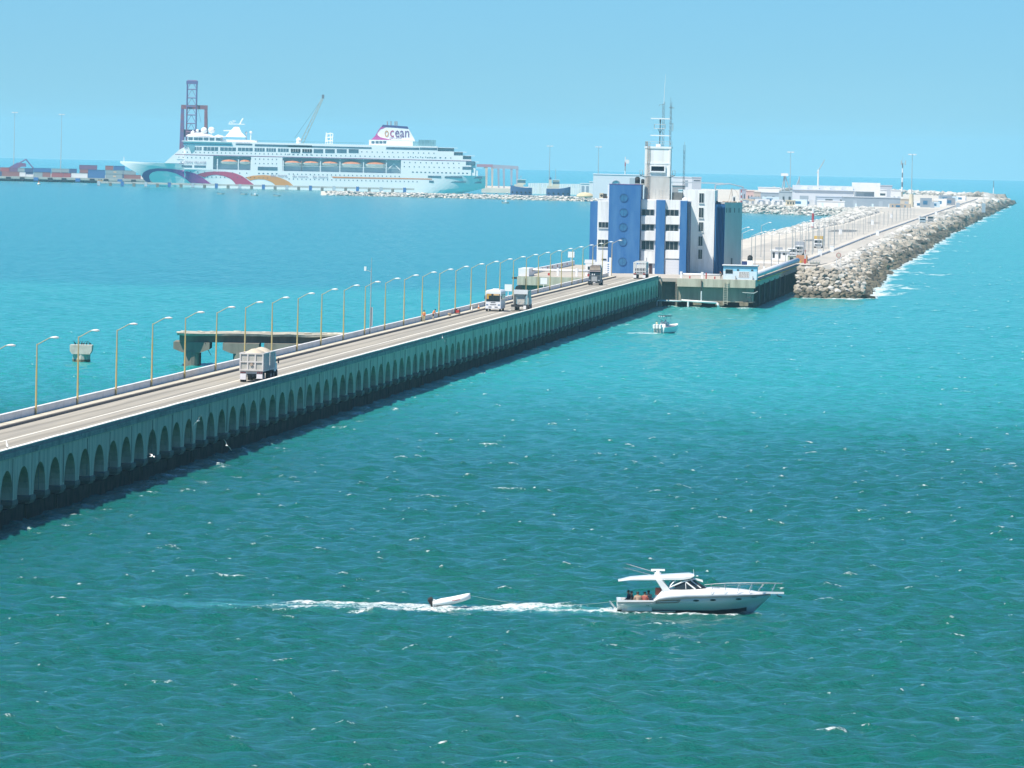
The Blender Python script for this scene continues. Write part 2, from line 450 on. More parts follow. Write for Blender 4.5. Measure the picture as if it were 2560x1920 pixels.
SEA_COLS = ((.004, .122, .098), (.022, .345, .33), (.014, .255, .275), (.05, .39, .43))
def tw_right(s):            # waterline of the breakwater, right side
    return float(np.interp(s, [1960, 1994, 2040, 2440, 2940, 3700, 4700, 6440], [36, 37, 38, 32.6, 31.5, 28.6, 28, 27.5]))
make_sea()

# ================================================================ HAZE (sea air over several kilometres)
hz = MB(); hz.box(-32000, 32000, -9000, 33000, -175, 84)
hazemat = bpy.data.materials.new('haze_air'); hazemat.use_nodes = True
hn = hazemat.node_tree.nodes; hn.clear()
ho = hn.new('ShaderNodeOutputMaterial'); hv = hn.new('ShaderNodeVolumePrincipled')
hv.inputs['Color'].default_value = (.46, .83, 1.0, 1)
hv.inputs['Density'].default_value = 3.8e-5
hv.inputs['Anisotropy'].default_value = 0.0
hazemat.node_tree.links.new(hv.outputs[0], ho.inputs['Volume'])
haze = hz.build('haze', hazemat)
tag(haze, 'pale blue sea haze softening everything far off', 'haze', kind='stuff')

# ================================================================ VIADUCT
DECK, RTOP, SPRING, APEX, CORN = 5.85, 6.53, 2.07, 4.72, 5.72
PITCH_S, S_AP0, S_END = 11.284, 736.7, 1830.
def curved_strip(mb, t0, t1, z0, z1, s0, s1, step=22.568):
    n = max(1, round((s1 - s0) / step))
    rings = [[(t0, s0 + (s1 - s0) * i / n, z0), (t1, s0 + (s1 - s0) * i / n, z0), (t1, s0 + (s1 - s0) * i / n, z1), (t0, s0 + (s1 - s0) * i / n, z1)] for i in range(n + 1)]
    return mb.loft(rings)
via = frame_thing('viaduct', 'long concrete arched viaduct carrying a two-lane road over the sea', 'viaduct')
S0 = S_AP0 - 10.5 * PITCH_S
# road material with worn wheel tracks running along the lanes
road_m = mat('road_asphalt', (.41, .375, .305), .95, scale=1.1, col2=(.30, .28, .24), stretch=(1.3, .012, 1), lo=.38, hi=.66)
nt_ = road_m.node_tree; n_ = nt_.nodes; l_ = nt_.links
tc_ = n_.new('ShaderNodeTexCoord'); sx_ = n_.new('ShaderNodeSeparateXYZ'); l_.new(tc_.outputs['Object'], sx_.inputs[0])
wob = n_.new('ShaderNodeTexNoise'); wob.inputs['Scale'].default_value = .02; mpw = n_.new('ShaderNodeMapping'); mpw.inputs['Scale'].default_value = (4, 1, 1); l_.new(tc_.outputs['Object'], mpw.inputs[0]); l_.new(mpw.outputs[0], wob.inputs['Vector'])
ad_ = n_.new('ShaderNodeMath'); ad_.operation = 'MULTIPLY_ADD'; l_.new(wob.outputs['Fac'], ad_.inputs[0]); ad_.inputs[1].default_value = .9; l_.new(sx_.outputs[0], ad_.inputs[2])
mr_ = n_.new('ShaderNodeMapRange'); mr_.inputs[1].default_value = -9.1; mr_.inputs[2].default_value = -.3; l_.new(ad_.outputs[0], mr_.inputs[0])
tr_ = n_.new('ShaderNodeValToRGB'); els_ = tr_.color_ramp.elements
for i_, (po, g_) in enumerate(((0., 1.), (.17, 1.), (.23, .48), (.29, .9), (.40, .88), (.44, .62), (.49, 1.), (.60, .95), (.66, .55), (.74, .8), (.82, .62), (.9, .95))):
    e_ = els_[i_] if i_ < 2 else els_.new(po)
    e_.position = po; e_.color = (g_, g_, g_ * 1.02, 1)
l_.new(mr_.outputs[0], tr_.inputs[0])
mx_ = n_.new('ShaderNodeMix'); mx_.data_type = 'RGBA'; mx_.blend_type = 'MULTIPLY'; mx_.inputs[0].default_value = .75
src_ = n_['Principled BSDF'].inputs['Base Color'].links[0].from_socket
l_.new(src_, mx_.inputs[6]); l_.new(tr_.outputs[0], mx_.inputs[7]); l_.new(mx_.outputs[2], n_['Principled BSDF'].inputs['Base Color'])
curved_strip(MB(), -9.1, -.34, 5.25, DECK, S0, S_END + 6).build('road_surface', road_m, via, curve=True, frame=None)
curved_strip(MB(), -5.24, -5.05, DECK + .001, DECK + .006, S0, S_END).build('lane_line', line_m, via, curve=True)
curved_strip(MB(), -9.32, -9.1, 5.25, 6.08, S0, S_END + 2).build('kerb', kerb_m, via, curve=True)
sw = curved_strip(MB(), -10.57, -9.32, 5.25, 6.10, S0, S_END + 3)
sw.build('sidewalk', sidewalk_m, via, curve=True)
# the far parapet in cast lengths, the near one in cast lengths: each its own piece
seg = 3 * PITCH_S + .484
def parapet_piece(L, w, h0, h1, cap):
    b = MB(); b.box(-w, 0, .02, L - .02, h0, h1 - cap); b.box(-w - .04, .04, .02, L - .02, h1 - cap, h1); return b
pl = None
k = 0; s = 842.41 - 34.3246 * 7 + 17
while s < S_END - 5:
    L = min(34.3246, S_END - s)
    o = parapet_piece(L, .30, 5.2, 6.80, .09).build('parapet', parapet_white, via, loc=(-10.57, s, -s * s / 2 / RE)) if pl is None or L < 34 else pl.copy()
    if pl is not None and L >= 34:
        COL.objects.link(o); o.location = (-10.57, s, -s * s / 2 / RE)
    if pl is None: pl = o
    s += 34.3246
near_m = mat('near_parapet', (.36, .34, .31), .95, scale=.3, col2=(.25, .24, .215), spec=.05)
cop_m = mat('coping_sunlit_white', (.78, .77, .73), .85, scale=.4, col2=(.62, .60, .55))  # sunlit top put into the colour: coping whiter than the parapet sides
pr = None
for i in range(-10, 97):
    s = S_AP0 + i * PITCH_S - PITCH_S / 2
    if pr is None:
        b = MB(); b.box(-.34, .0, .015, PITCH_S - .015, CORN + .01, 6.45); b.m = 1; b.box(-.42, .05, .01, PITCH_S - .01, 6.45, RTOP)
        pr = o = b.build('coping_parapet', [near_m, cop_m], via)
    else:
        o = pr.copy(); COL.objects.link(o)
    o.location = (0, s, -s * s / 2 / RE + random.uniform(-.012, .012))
# string course, two rows of long facing blocks under the parapet
n_blocks = 0; restb = MB(); blk = None
s = S0
row_off = 0
while s < S_END:
    for row in (0, 1):
        L = 3.6; ss = s + row * 1.8
        if n_blocks < 300:
            if blk is None:
                b = MB(); b.box(-.05, .13, .02, L - .02, 0, .215)
                blk = o = b.build('facing_block', arch_con2, via)
            else:
                o = blk.copy(); COL.objects.link(o)
            o.location = (random.uniform(-.02, .02), ss, CORN + .02 + row * .225 - ss * ss / 2 / RE); n_blocks += 1
        else:
            d = ss * ss / 2 / RE; x = random.uniform(-.02, .02)
            restb.box(-.05 + x, .13 + x, ss + .02, ss + L - .02, CORN + .02 + row * .225 - d, CORN + .235 + row * .225 - d)
    s += 3.6
tag(restb.build('facing_blocks', arch_con2, via), kind='stuff')
# arches
hp = PITCH_S / 2; hw = 4.22
poly = [(-hp, SPRING), (-hw, SPRING)]
for i in range(0, 17):
    a = math.pi * (1 - i / 16)
    poly.append((hw * math.cos(a), SPRING + .02 + (APEX - SPRING - .02) * math.sin(a) ** .92))
poly += [(hw, SPRING), (hp, SPRING), (hp, CORN), (-hp, CORN)]
arch = None; pier = None; footing = None
for i in range(-10, 97):
    s = S_AP0 + i * PITCH_S; dz = -s * s / 2 / RE
    if arch is None:
        arch = MB().prism(poly, 0, -10.8, 'yz').build('arch_span', arch_con, via); o = arch
    else:
        o = arch.copy(); COL.objects.link(o)
    o.location = (random.uniform(-.03, .03), s, dz)
    sp_ = s + hp
    if pier is None:
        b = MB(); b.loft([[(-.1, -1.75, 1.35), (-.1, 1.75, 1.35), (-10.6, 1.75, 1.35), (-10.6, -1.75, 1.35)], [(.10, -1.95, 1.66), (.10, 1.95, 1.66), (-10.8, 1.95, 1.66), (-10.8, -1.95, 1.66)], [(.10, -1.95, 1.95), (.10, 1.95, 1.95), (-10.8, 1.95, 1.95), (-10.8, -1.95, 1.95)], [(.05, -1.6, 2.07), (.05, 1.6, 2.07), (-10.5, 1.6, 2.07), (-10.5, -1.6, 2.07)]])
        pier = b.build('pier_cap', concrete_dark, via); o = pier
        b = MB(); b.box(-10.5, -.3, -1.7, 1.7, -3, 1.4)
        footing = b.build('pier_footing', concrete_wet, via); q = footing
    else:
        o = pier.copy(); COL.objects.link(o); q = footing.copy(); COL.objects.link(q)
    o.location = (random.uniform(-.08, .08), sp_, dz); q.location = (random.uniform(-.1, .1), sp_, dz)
# low beams between the footings, broken in places
bm_ = None
for i in range(-10, 97):
    s = S_AP0 + i * PITCH_S
    if bm_ is None:
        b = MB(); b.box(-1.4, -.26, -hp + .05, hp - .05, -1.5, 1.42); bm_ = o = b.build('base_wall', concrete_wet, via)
        b = MB(); b.box(-3.1, -2.6, -hp, hp, 1.0, 4.9); lblock = b.build('light_block_wall', concrete_dark, via)  # second box: unseen wall added inside each arch to block light and darken it
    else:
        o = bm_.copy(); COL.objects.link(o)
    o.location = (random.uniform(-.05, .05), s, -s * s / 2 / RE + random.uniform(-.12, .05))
    if i > -10: d_ = lblock.copy(); COL.objects.link(d_); d_.location = (0, s, -s * s / 2 / RE)
    else: lblock.location = (0, s, -s * s / 2 / RE)
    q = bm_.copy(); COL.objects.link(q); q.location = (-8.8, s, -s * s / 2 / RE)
b = MB()
for i in range(60):          # drain pipes on the spandrels
    s = 740 + i * 18.2; b.cyl((.05, s, 5.6 - s * s / 2 / RE), (.05, s, 2.3 - s * s / 2 / RE), .03, n=5)
tag(b.build('drain_pipes', concrete_dark, via), kind='stuff')

# ---------------------------------------------------------------- street lamps on the viaduct
def lamp_proto(name, pole_h, arm, rise, head=.75):
    r = thing(name, '', 'street lamp')
    b = MB(); b.cyl((0, 0, 0), (0, 0, pole_h * .55), .105, .09, n=8); b.cyl((0, 0, pole_h * .55), (0, 0, pole_h), .085, .06, n=8); b.box(-.2, .2, -.2, .2, -.02, .05)
    b.build('pole', yellow_pole, r, smooth=False)
    b = MB(); b.tube([(0, 0, pole_h - .1), (arm * .85, 0, pole_h + rise * .9), (arm, 0, pole_h + rise)], .045)
    b.build('arm', yellow_pole, r)
    b = MB()
    def ring(x, w, zc, h): return [(x, w * math.cos(a), zc + h * math.sin(a)) for a in [2 * math.pi * i / 8 for i in range(8)]]
    z = pole_h + rise
    b.loft([ring(arm - .08, .07, z, .05), ring(arm + .15, .14, z + .02, .09), ring(arm + head * .6, .19, z + .03, .12), ring(arm + head, .1, z + .02, .06)])
    b.build('lamp_head', mat('lamp_head_white', (.8, .8, .8), .4, .1, 3.), r, smooth=True)
    return r
lp = lamp_proto('street_lamp', 6.75, 1.35, .62)
lp2 = None
NEAR = {0: 'partly cut off at the frame edge', 5: 'before the end of the ruined pier', 14: 'just past the camera mast'}
for i in range(-1, 30):
    s = 842.41 + i * 34.3246
    o = lp if i == -1 else copy_tree(lp)
    o.location = br(s, -10.45, 6.1); o.rotation_euler = (random.uniform(-.006, .006), random.uniform(-.008, .008), -TH + random.uniform(-.03, .03))
    tag(o, f'{ordn(i + 1)} yellow street lamp along the viaduct, counting from its near end', 'street lamp', 'street lamps along the viaduct')
# ================================================================ PEOPLE
def band_mat(name, bands):
    """clothing by height on the body: [(z_top, colour), ...]"""
    if name in MATS: return MATS[name]
    m = bpy.data.materials.new(name); m.use_nodes = True
    n = m.node_tree.nodes; l = m.node_tree.links; b = n['Principled BSDF']; b.inputs['Roughness'].default_value = .8
    tc = n.new('ShaderNodeTexCoord'); sp = n.new('ShaderNodeSeparateXYZ'); l.new(tc.outputs['Object'], sp.inputs[0])
    mr = n.new('ShaderNodeMapRange'); mr.inputs[1].default_value = -.5; mr.inputs[2].default_value = 2.0; l.new(sp.outputs[2], mr.inputs[0])
    rp = n.new('ShaderNodeValToRGB'); rp.color_ramp.interpolation = 'CONSTANT'
    els = rp.color_ramp.elements
    z0 = -.5
    for i, (zt, c) in enumerate(bands):
        pos = (z0 + .5) / 2.5
        e = els[i] if i < 2 else els.new(pos)
        e.position = pos; e.color = (*c, 1); z0 = zt
    l.new(mr.outputs[0], rp.inputs[0]); l.new(rp.outputs[0], b.inputs['Base Color'])
    MATS[name] = m; return m
def person(label, loc, rz, pose, bands, cap=None, group=None, scale=1.):
    J = {}
    if pose == 'stand':
        J = dict(pel=(0, 0, .95), chest=(0, .02, 1.30), neck=(0, .03, 1.47), head=(0, .05, 1.56), top=(0, .05, 1.70),
                 sl=(-.19, .01, 1.40), el=(-.25, .03, 1.13), wl=(-.23, .14, .90), hl=(-.22, .19, .82), sr=(.19, .01, 1.40), er=(.26, .05, 1.13), wr=(.24, .16, .92), hr=(.23, .22, .85),
                 pl=(-.1, 0, .90), kl=(-.12, .02, .48), al=(-.13, -.02, .08), tl=(-.14, .15, .03), pr=(.1, 0, .90), kr=(.12, .03, .48), ar=(.13, .02, .08), tr=(.14, .18, .03))
    elif pose == 'bend':
        J = dict(pel=(0, 0, .92), chest=(0, .16, 1.22), neck=(0, .25, 1.35), head=(0, .31, 1.42), top=(0, .36, 1.54),
                 sl=(-.19, .18, 1.30), el=(-.24, .30, 1.05), wl=(-.18, .42, .85), hl=(-.15, .46, .78), sr=(.19, .18, 1.30), er=(.24, .30, 1.05), wr=(.18, .44, .87), hr=(.15, .50, .82),
                 pl=(-.1, 0, .88), kl=(-.13, .05, .47), al=(-.15, -.03, .08), tl=(-.16, .14, .03), pr=(.1, 0, .88), kr=(.14, .10, .47), ar=(.16, .05, .08), tr=(.17, .22, .03))
    else:   # sit: pelvis at seat height 0.42
        J = dict(pel=(0, 0, .50), chest=(0, .02, .86), neck=(0, .03, 1.02), head=(0, .05, 1.11), top=(0, .05, 1.25),
                 sl=(-.19, .01, .96), el=(-.25, .08, .70), wl=(-.18, .28, .58), hl=(-.15, .36, .56), sr=(.19, .01, .96), er=(.25, .08, .70), wr=(.18, .28, .58), hr=(.15, .36, .56),
                 pl=(-.1, .02, .48), kl=(-.12, .42, .50), al=(-.13, .46, .08), tl=(-.13, .62, .03), pr=(.1, .02, .48), kr=(.12, .42, .50), ar=(.13, .46, .08), tr=(.13, .62, .03))
    Rd = dict(pel=.15, chest=.165, neck=.06, head=.095, top=.06, sl=.08, sr=.08, el=.05, er=.05, wl=.036, wr=.036, hl=.045, hr=.045, pl=.095, pr=.095, kl=.065, kr=.065, al=.045, ar=.045, tl=.04, tr=.04)
    E_ = 'pel-chest chest-neck neck-head head-top chest-sl sl-el el-wl wl-hl chest-sr sr-er er-wr wr-hr pel-pl pl-kl kl-al al-tl pel-pr pr-kr kr-ar ar-tr'.split()
    names = list(J)
    me = bpy.data.meshes.new('person')
    me.from_pydata([tuple(c * scale for c in J[k]) for k in names], [tuple(names.index(q) for q in e.split('-')) for e in E_], [])
    o = bpy.data.objects.new('person', me); COL.objects.link(o)
    sk = o.modifiers.new('skin', 'SKIN'); sk.use_smooth_shade = True
    for i, k in enumerate(names):
        d = me.skin_vertices[0].data[i]; d.radius = (Rd[k] * scale, Rd[k] * scale); d.use_root = (k == 'pel')
    sb = o.modifiers.new('sub', 'SUBSURF'); sb.levels = 1; sb.render_levels = 1
    me.materials.append(bands)
    o.location = loc; o.rotation_euler = (0, 0, rz)
    tag(o, label, 'person', group)
    hx, hy, hz_ = [c * scale for c in J['top']]
    b = MB(); b.sphere((hx, hy - .01, hz_ - .07), .125, 10, 4, sz=.95, half=True)
    if cap: b.sphere((hx, hy + .05, hz_ - .07), .17, 10, 3, sz=.12, half=True)
    b.build('helmet' if cap else 'hair', cap or mat('hair_black', (.015, .012, .01), .7, .2, 5.), o, smooth=True)
    hd = MB(); hx, hy, hz_ = [c * scale for c in J['head']]
    hd.box(hx - .012, hx + .012, hy + .085, hy + .125, hz_ - .02, hz_ + .03); hd.box(hx - .03, hx + .03, hy + .088, hy + .102, hz_ - .055, hz_ - .04)
    hd.box(hx - .05, hx - .025, hy + .085, hy + .1, hz_ + .03, hz_ + .045); hd.box(hx + .025, hx + .05, hy + .085, hy + .1, hz_ + .03, hz_ + .045)
    hd.build('face', mat('face_brown', (.22, .11, .07), .6, .1, 6.), o)
    return o
SK = (.30, .16, .10)
ox_m = band_mat('worker_ochre', [(.07, (.05, .04, .03)), (.88, (.50, .38, .12)), (.95, (.08, .06, .04)), (1.22, (.72, .16, .03)), (1.46, (.60, .34, .12)), (2.0, SK)])
ox_m2 = band_mat('worker_dark_trousers', [(.07, (.05, .04, .03)), (.50, (.45, .40, .32)), (.86, (.06, .05, .05)), (1.34, (.74, .24, .08)), (2.0, SK)])

# ================================================================ THE ROAD'S TRAFFIC
tyre_m = black
def wheel(parent, x, y, r=.5, w=.3, name='wheel'):
    b = MB(); b.cyl((x - w / 2, y, r), (x + w / 2, y, r), r, n=14)
    o = b.build(name, tyre_m, parent)
    b = MB(); b.cyl((x - w / 2 - .02, y, r), (x + w / 2 + .02, y, r), r * .48, n=10)
    b.build('rim', steel, o)
    return o
truck_white = mat('truck_body_white', (.72, .68, .66), .55, scale=.8, col2=(.55, .51, .48))
truck_panel = mat('truck_panel_grey', (.48, .47, .43), .6, scale=.9, col2=(.38, .37, .33))
# --- loaded twin dump truck seen from behind
t = brthing('dump_truck', 'white loaded dump truck with two tipper bodies driving away on the viaduct', 'truck', 979.5, -3.0, DECK)
for (y0, L) in ((0., 7.4), (8.1, 6.4)):
    b = MB(); b.box(-1.3, -1.2, y0, y0 + L, 1.35, 3.15); b.box(1.2, 1.3, y0, y0 + L, 1.35, 3.15); b.box(-1.2, 1.2, y0 + L - .1, y0 + L, 1.35, 3.15); b.box(-1.3, 1.3, y0 + .05, y0 + L, 1.2, 1.35)
    for q in range(7): b.box(1.3, 1.36, y0 + .3 + q * L / 7.5, y0 + .42 + q * L / 7.5, 1.35, 3.1); b.box(-1.36, -1.3, y0 + .3 + q * L / 7.5, y0 + .42 + q * L / 7.5, 1.35, 3.1)
    b.box(-1.38, -1.16, y0 - .02, y0 + L, 3.15, 3.25); b.box(1.16, 1.38, y0 - .02, y0 + L, 3.15, 3.25); b.box(-1.16, 1.16, y0 + L - .15, y0 + L, 3.15, 3.25)
    body = b.build('tipper_body', truck_white, t)
    b = MB()
    rings = []
    for i in range(7):
        yy = y0 + .12 + (L - .3) * i / 6; hh = .30 * math.sin(math.pi * (i + .5) / 7) + .05
        rings.append([(-1.18, yy, 2.9)] + [(-1.18 + 2.36 * j / 6, yy, 3.05 + hh * math.sin(math.pi * j / 6) * 1.9 + random.uniform(-.03, .03)) for j in range(7)] + [(1.18, yy, 2.9)])
    b.loft(rings).build('sand_load', sand_load, t, smooth=True)
b = MB(); b.box(-1.2, 1.2, -.02, .06, 1.35, 3.15)
tg = b.build('tailgate', truck_panel, t)
b = MB()
for x in (-1.26, -.42, .42, 1.26): b.box(x - .07, x + .07, -.12, -.02, 1.3, 3.2)
for z in (1.36, 2.27, 3.18): b.box(-1.3, 1.3, -.125, -.025, z - .07, z + .07)
tag(b.build('tailgate_ribs', truck_white, tg), kind='stuff')
b = MB(); b.cyl((0, -.16, 2.0), (0, -.03, 2.0), .17, n=12); b.build('emblem', rusty, tg)
b = MB(); b.box(-1.25, 1.25, .1, .3, .95, 1.2); b.build('rear_bumper', steel, t)
for sx in (-1, 1):
    b = MB(); b.box(sx * .92 - .33, sx * .92 + .33, -.05, -.0, .28 if sx < 0 else .42, .95 if sx < 0 else .92); b.build('mud_flap', mat('mud_flap_white', (.74, .72, .74), .6, .1, 2.), t)
    for q in range(3):
        b = MB(); b.box(sx * (.72 + .22 * q) - .07, sx * (.72 + .22 * q) + .07, .04, .1, 1.0, 1.14); b.build('tail_light', red, t)
b = MB(); b.box(-.5, .5, .2, 14.5, .75, 1.15); b.box(-.35, .35, 14.5, 18.0, .7, 1.05); b.build('chassis', dark, t)
for y in (.8, 2.1, 9.2, 10.5, 13.3, 17.4):
    for sx in (-1, 1): wheel(t, sx * 1.02, y, .52, .5)
cabm = mat('cab_pale_blue', (.28, .48, .58), .4, .15, 1.)
b = MB(); b.prism([(14.8, .9), (14.8, 2.75), (15.3, 2.9), (16.7, 2.8), (17.0, 1.85), (18.2, 1.7), (18.35, .8)], -1.15, 1.15, 'yz'); cabo = b.build('cab', cabm, t)
b = MB(); b.box(1.15, 1.17, 15.4, 16.6, 1.9, 2.6); b.build('side_window', glass, cabo)
b = MB(); b.box(1.35, 1.5, 16.8, 16.95, 1.75, 2.35); b.box(1.15, 1.4, 16.85, 16.9, 2.0, 2.06); b.build('mirror', dark, cabo)
b = MB(); b.cyl((-.9, 15.0, 1.2), (-.9, 15.0, 3.5), .07, n=8); b.build('exhaust_pipe', steel, t)

# --- white bus coming towards the viewer
t = brthing('bus', 'white passenger bus with an orange route sign in its windscreen', 'bus', 1429., -6.85, DECK, rz=math.pi)
b = MB()
def sec(y, w, z0, z1, r=.22): return [(-w, y, z0), (w, y, z0), (w, y, z1 - r), (w - r, y, z1), (-w + r, y, z1), (-w, y, z1 - r)]
b.loft([sec(2.6, 1.22, .45, 3.30), sec(2.35, 1.26, .42, 3.42), sec(-8, 1.26, .42, 3.42), sec(-8.2, 1.2, .5, 3.3)])
b.build('body', mat('bus_white', (.78, .78, .79), .4, .06, 1.), t)
b = MB(); b.prism([(-1.12, 1.62), (1.12, 1.62), (1.1, 2.85), (-1.1, 2.85)], 2.585, 2.625); b.build('windscreen', glass, t)
b = MB(); b.box(-1.0, -.05, 2.63, 2.64, 2.6, 2.82); b.build('route_sign', mat('amber_sign', (.75, .5, .25), .5, .2, 8.), t)
b = MB(); b.box(.3, 1.05, 2.63, 2.642, 2.58, 2.82); b.box(.72, 1.05, 2.63, 2.642, 2.0, 2.58); b.build('orange_sign', mat('orange_sign', (.60, .33, .05), .5, .2, 5.), t)
b = MB(); b.box(-.02, .02, 2.625, 2.645, 1.62, 2.85); b.build('screen_divider', dark, t)
for x0, x1, z0, z1 in ((-.5, .5, 1.05, 1.15), (-.38, .38, 1.4, 1.5), (-.75, -.25, .66, .78), (.25, .75, .66, .78)):
    b = MB(); b.box(x0, x1, 2.6, 2.63, z0, z1); b.build('grille', dark, t)
for x in (-.95, .95):
    b = MB(); b.box(x - .17, x + .17, 2.6, 2.63, 1.0, 1.14); b.build('headlight', glass_green, t)
    b = MB(); b.box(x * 1.42 - .07, x * 1.42 + .07, 2.55, 2.75, 2.0, 2.5); b.box(x * 1.2, x * 1.42, 2.6, 2.64, 2.5, 2.54); b.build('mirror', dark, t)
b = MB(); b.box(-1.24, 1.24, 2.45, 2.72, .42, .62); b.build('bumper', mat('bumper_grey', (.6, .61, .64), .5, .1, 2.), t)
b = MB(); b.box(-.25, .25, 2.72, 2.73, .46, .58); b.build('number_plate', white, t)
for y in (-7, -5.6, -4.2, -2.8, -1.4, 0.):
    for sx in (-1, 1):
        b = MB(); b.box(sx * 1.262 - .01, sx * 1.262 + .01, y, y + 1.2, 1.75, 2.75); b.build('side_window', glass, t)
for y in (1.2, -5.6):
    for sx in (-1, 1): wheel(t, sx * 1.08, y, .5, .3)
b = MB(); b.box(-.5, .5, -5, -3, 3.42, 3.6); b.build('roof_unit', white, t)

# --- tipper with an empty rear chassis, driving away
t = brthing('hopper_truck', 'tall white hopper truck with a bare rear chassis beside the bus', 'truck', 1432., -3.05, DECK)
b = MB(); b.box(-.45, -.3, 0, 9, .75, 1.0); b.box(.3, .45, 0, 9, .75, 1.0)
for y in (.2, 1.8, 3.4, 5.): b.box(-1.2, 1.2, y, y + .2, .85, 1.0)
b.box(-1.25, 1.25, -.05, .1, .75, 1.12); b.build('chassis', dark, t)
for y in (.8, 2.1, 8.6, 9.9, 13.4):
    for sx in (-1, 1): wheel(t, sx * 1.0, y, .52, .5)
b = MB(); b.box(-1.25, -.65, -.1, -.06, .12, .72); b.build('mud_flap', truck_panel, t)
b = MB(); b.box(.75, 1.2, -.1, -.06, .35, .95); b.build('mud_flap', white, t)
for x in (-.3, .45):
    b = MB(); b.tube([(x, .4, 1.0), (x + .35, 3.2, 1.55)], .06); b.build('ramp_strut', steel, t)
b = MB(); b.prism([(-1.25, 1.0), (-1.25, 3.35), (-1.1, 3.35), (-1.1, 1.0)], 4.8, 11); b.prism([(1.1, 1.0), (1.1, 3.35), (1.25, 3.35), (1.25, 1.0)], 4.8, 11)
b.build('side_wall', truck_panel, t)
b = MB(); b.loft([[(-1.08, 4.82, 2.72), (1.08, 4.82, 2.72), (1.08, 4.95, 2.72), (-1.08, 4.95, 2.72)], [(-.62, 4.92, 2.15), (.62, 4.92, 2.15), (.62, 5.1, 2.15), (-.62, 5.1, 2.15)], [(-.55, 4.95, 1.0), (.55, 4.95, 1.0), (.55, 5.1, 1.0), (-.55, 5.1, 1.0)]])
b.build('hopper_plate', mat('hopper_plate', (.62, .60, .54), .6, .15, 1.), t)
b = MB(); b.box(-1.12, 1.12, 4.55, 4.75, 2.72, 3.45); b.build('header_board', white, t)
b = MB(); b.cyl((.72, 4.7, .9), (.72, 4.7, 5.3), .05, n=8); b.build('whip_post', dark, t)
b = MB(); b.prism([(11.3, .8), (11.3, 2.9), (13.0, 2.85), (13.4, 1.9), (14.6, 1.7), (14.7, .7)], -1.15, 1.15, 'yz'); b.build('cab', cabm, t)

# --- dark road tractor coming on
dk = mat('tractor_dark', (.035, .045, .055), .35, scale=1., col2=(.07, .08, .085))
t = brthing('road_tractor', 'dark truck tractor with a tall sleeper cab and no trailer', 'truck', 1722.5, -7.3, DECK, rz=math.pi)
b = MB(); b.prism([(-3.2, .9), (-3.2, 2.9), (-.2, 2.9), (.1, 2.6), (.35, 1.95), (1.9, 1.75), (2.0, .6), (.2, .6)], -1.1, 1.1, 'yz'); b.build('cab', dk, t)
b = MB(); b.loft([[(-1.1, -3.2, 2.9), (1.1, -3.2, 2.9), (1.1, -.1, 2.9), (-1.1, -.1, 2.9)], [(-1.05, -3.2, 3.5), (1.05, -3.2, 3.5), (1.0, -.5, 3.4), (-1.0, -.5, 3.4)], [(-.95, -3.1, 3.9), (.95, -3.1, 3.9), (.85, -1.3, 3.85), (-.85, -1.3, 3.85)]]); b.build('wind_deflector', mat('deflector_bronze', (.20, .165, .13), .35, .3, 1.5), t)
b = MB(); b.face([(-.98, .12, 2.58), (.98, .12, 2.58), (.98, .36, 2.0), (-.98, .36, 2.0)]); b.build('windscreen', glass, t)
b = MB(); b.box(-1.12, 1.12, -.05, .32, 2.62, 2.78); b.build('sun_visor', mat('visor_pinkish', (.45, .36, .36), .4, .2, 2.), t)
b = MB(); b.box(-.55, .55, 1.97, 2.06, .75, 1.7); b.build('grille', steel, t)
b = MB(); b.box(-1.25, 1.25, 1.8, 2.15, .35, .72); b.build('bumper', dark, t)
b = MB(); b.box(-.22, .22, 2.15, 2.17, .46, .6); b.build('number_plate', white, t)
for x in (-1, 1):
    b = MB(); b.box(x * .9 - .22, x * .9 + .22, 1.95, 2.08, .85, 1.05); b.build('headlight', chrome, t)
    b = MB(); b.box(x * 1.3 - .06, x * 1.3 + .06, .1, .25, 1.9, 2.6); b.box(min(x * 1.05, x * 1.3), max(x * 1.05, x * 1.3), .15, .2, 2.2, 2.26); b.build('mirror', dark, t)
    b = MB(); b.cyl((x * 1.15, -3.3, .9), (x * 1.15, -3.3, 3.7), .08, n=8); b.build('exhaust_stack', steel, t)
    b = MB(); b.sphere((x * .2 + .28, .45, 2.02), .13, 8, 6, sz=1.6); b.build('bug_deflector', white, t)
b = MB(); b.box(-.45, .45, -6.8, -3.2, .7, .95); b.build('chassis', dark, t)
for y in (1.1, -4.6, -5.9):
    for sx in (-1, 1): wheel(t, sx * 1.02, y, .52, .5 if y < 0 else .32)
for sx in (-1, 1):
    b = MB(); b.cyl((sx * .95, -1.8, .7), (sx * .95, -.3, .7), .32, n=12); b.build('fuel_tank', steel, t)

# --- livestock cage truck driving away
t = brthing('cage_truck', 'white slatted cage truck driving away beside the blue building', 'truck', 1817., -3.5, DECK)
b = MB(); b.box(-1.28, 1.28, 0, 9.5, .95, 1.15); b.build('bed', steel, t)
for x in (-1.25, -.95, -.62, -.3, 0, .3, .62, .95, 1.25):
    b = MB(); b.box(x - .05, x + .05, -.03, .05, 1.15, 3.3); b.build('slat', white, t)
for sx in (-1, 1):
    for q in range(9):
        b = MB(); b.box(sx * 1.26 - .04, sx * 1.26 + .04, .3 + q * 1.08, .62 + q * 1.08, 1.15, 3.3); b.build('slat', white_weather, t)
b = MB()
b.box(-1.3, 1.3, -.05, .07, 3.3, 3.42); b.box(-1.3, -1.2, .07, 9.5, 3.3, 3.42); b.box(1.2, 1.3, .07, 9.5, 3.3, 3.42); b.box(-1.3, 1.3, -.05, .03, 1.5, 1.62)
b.build('top_rail', white, t)
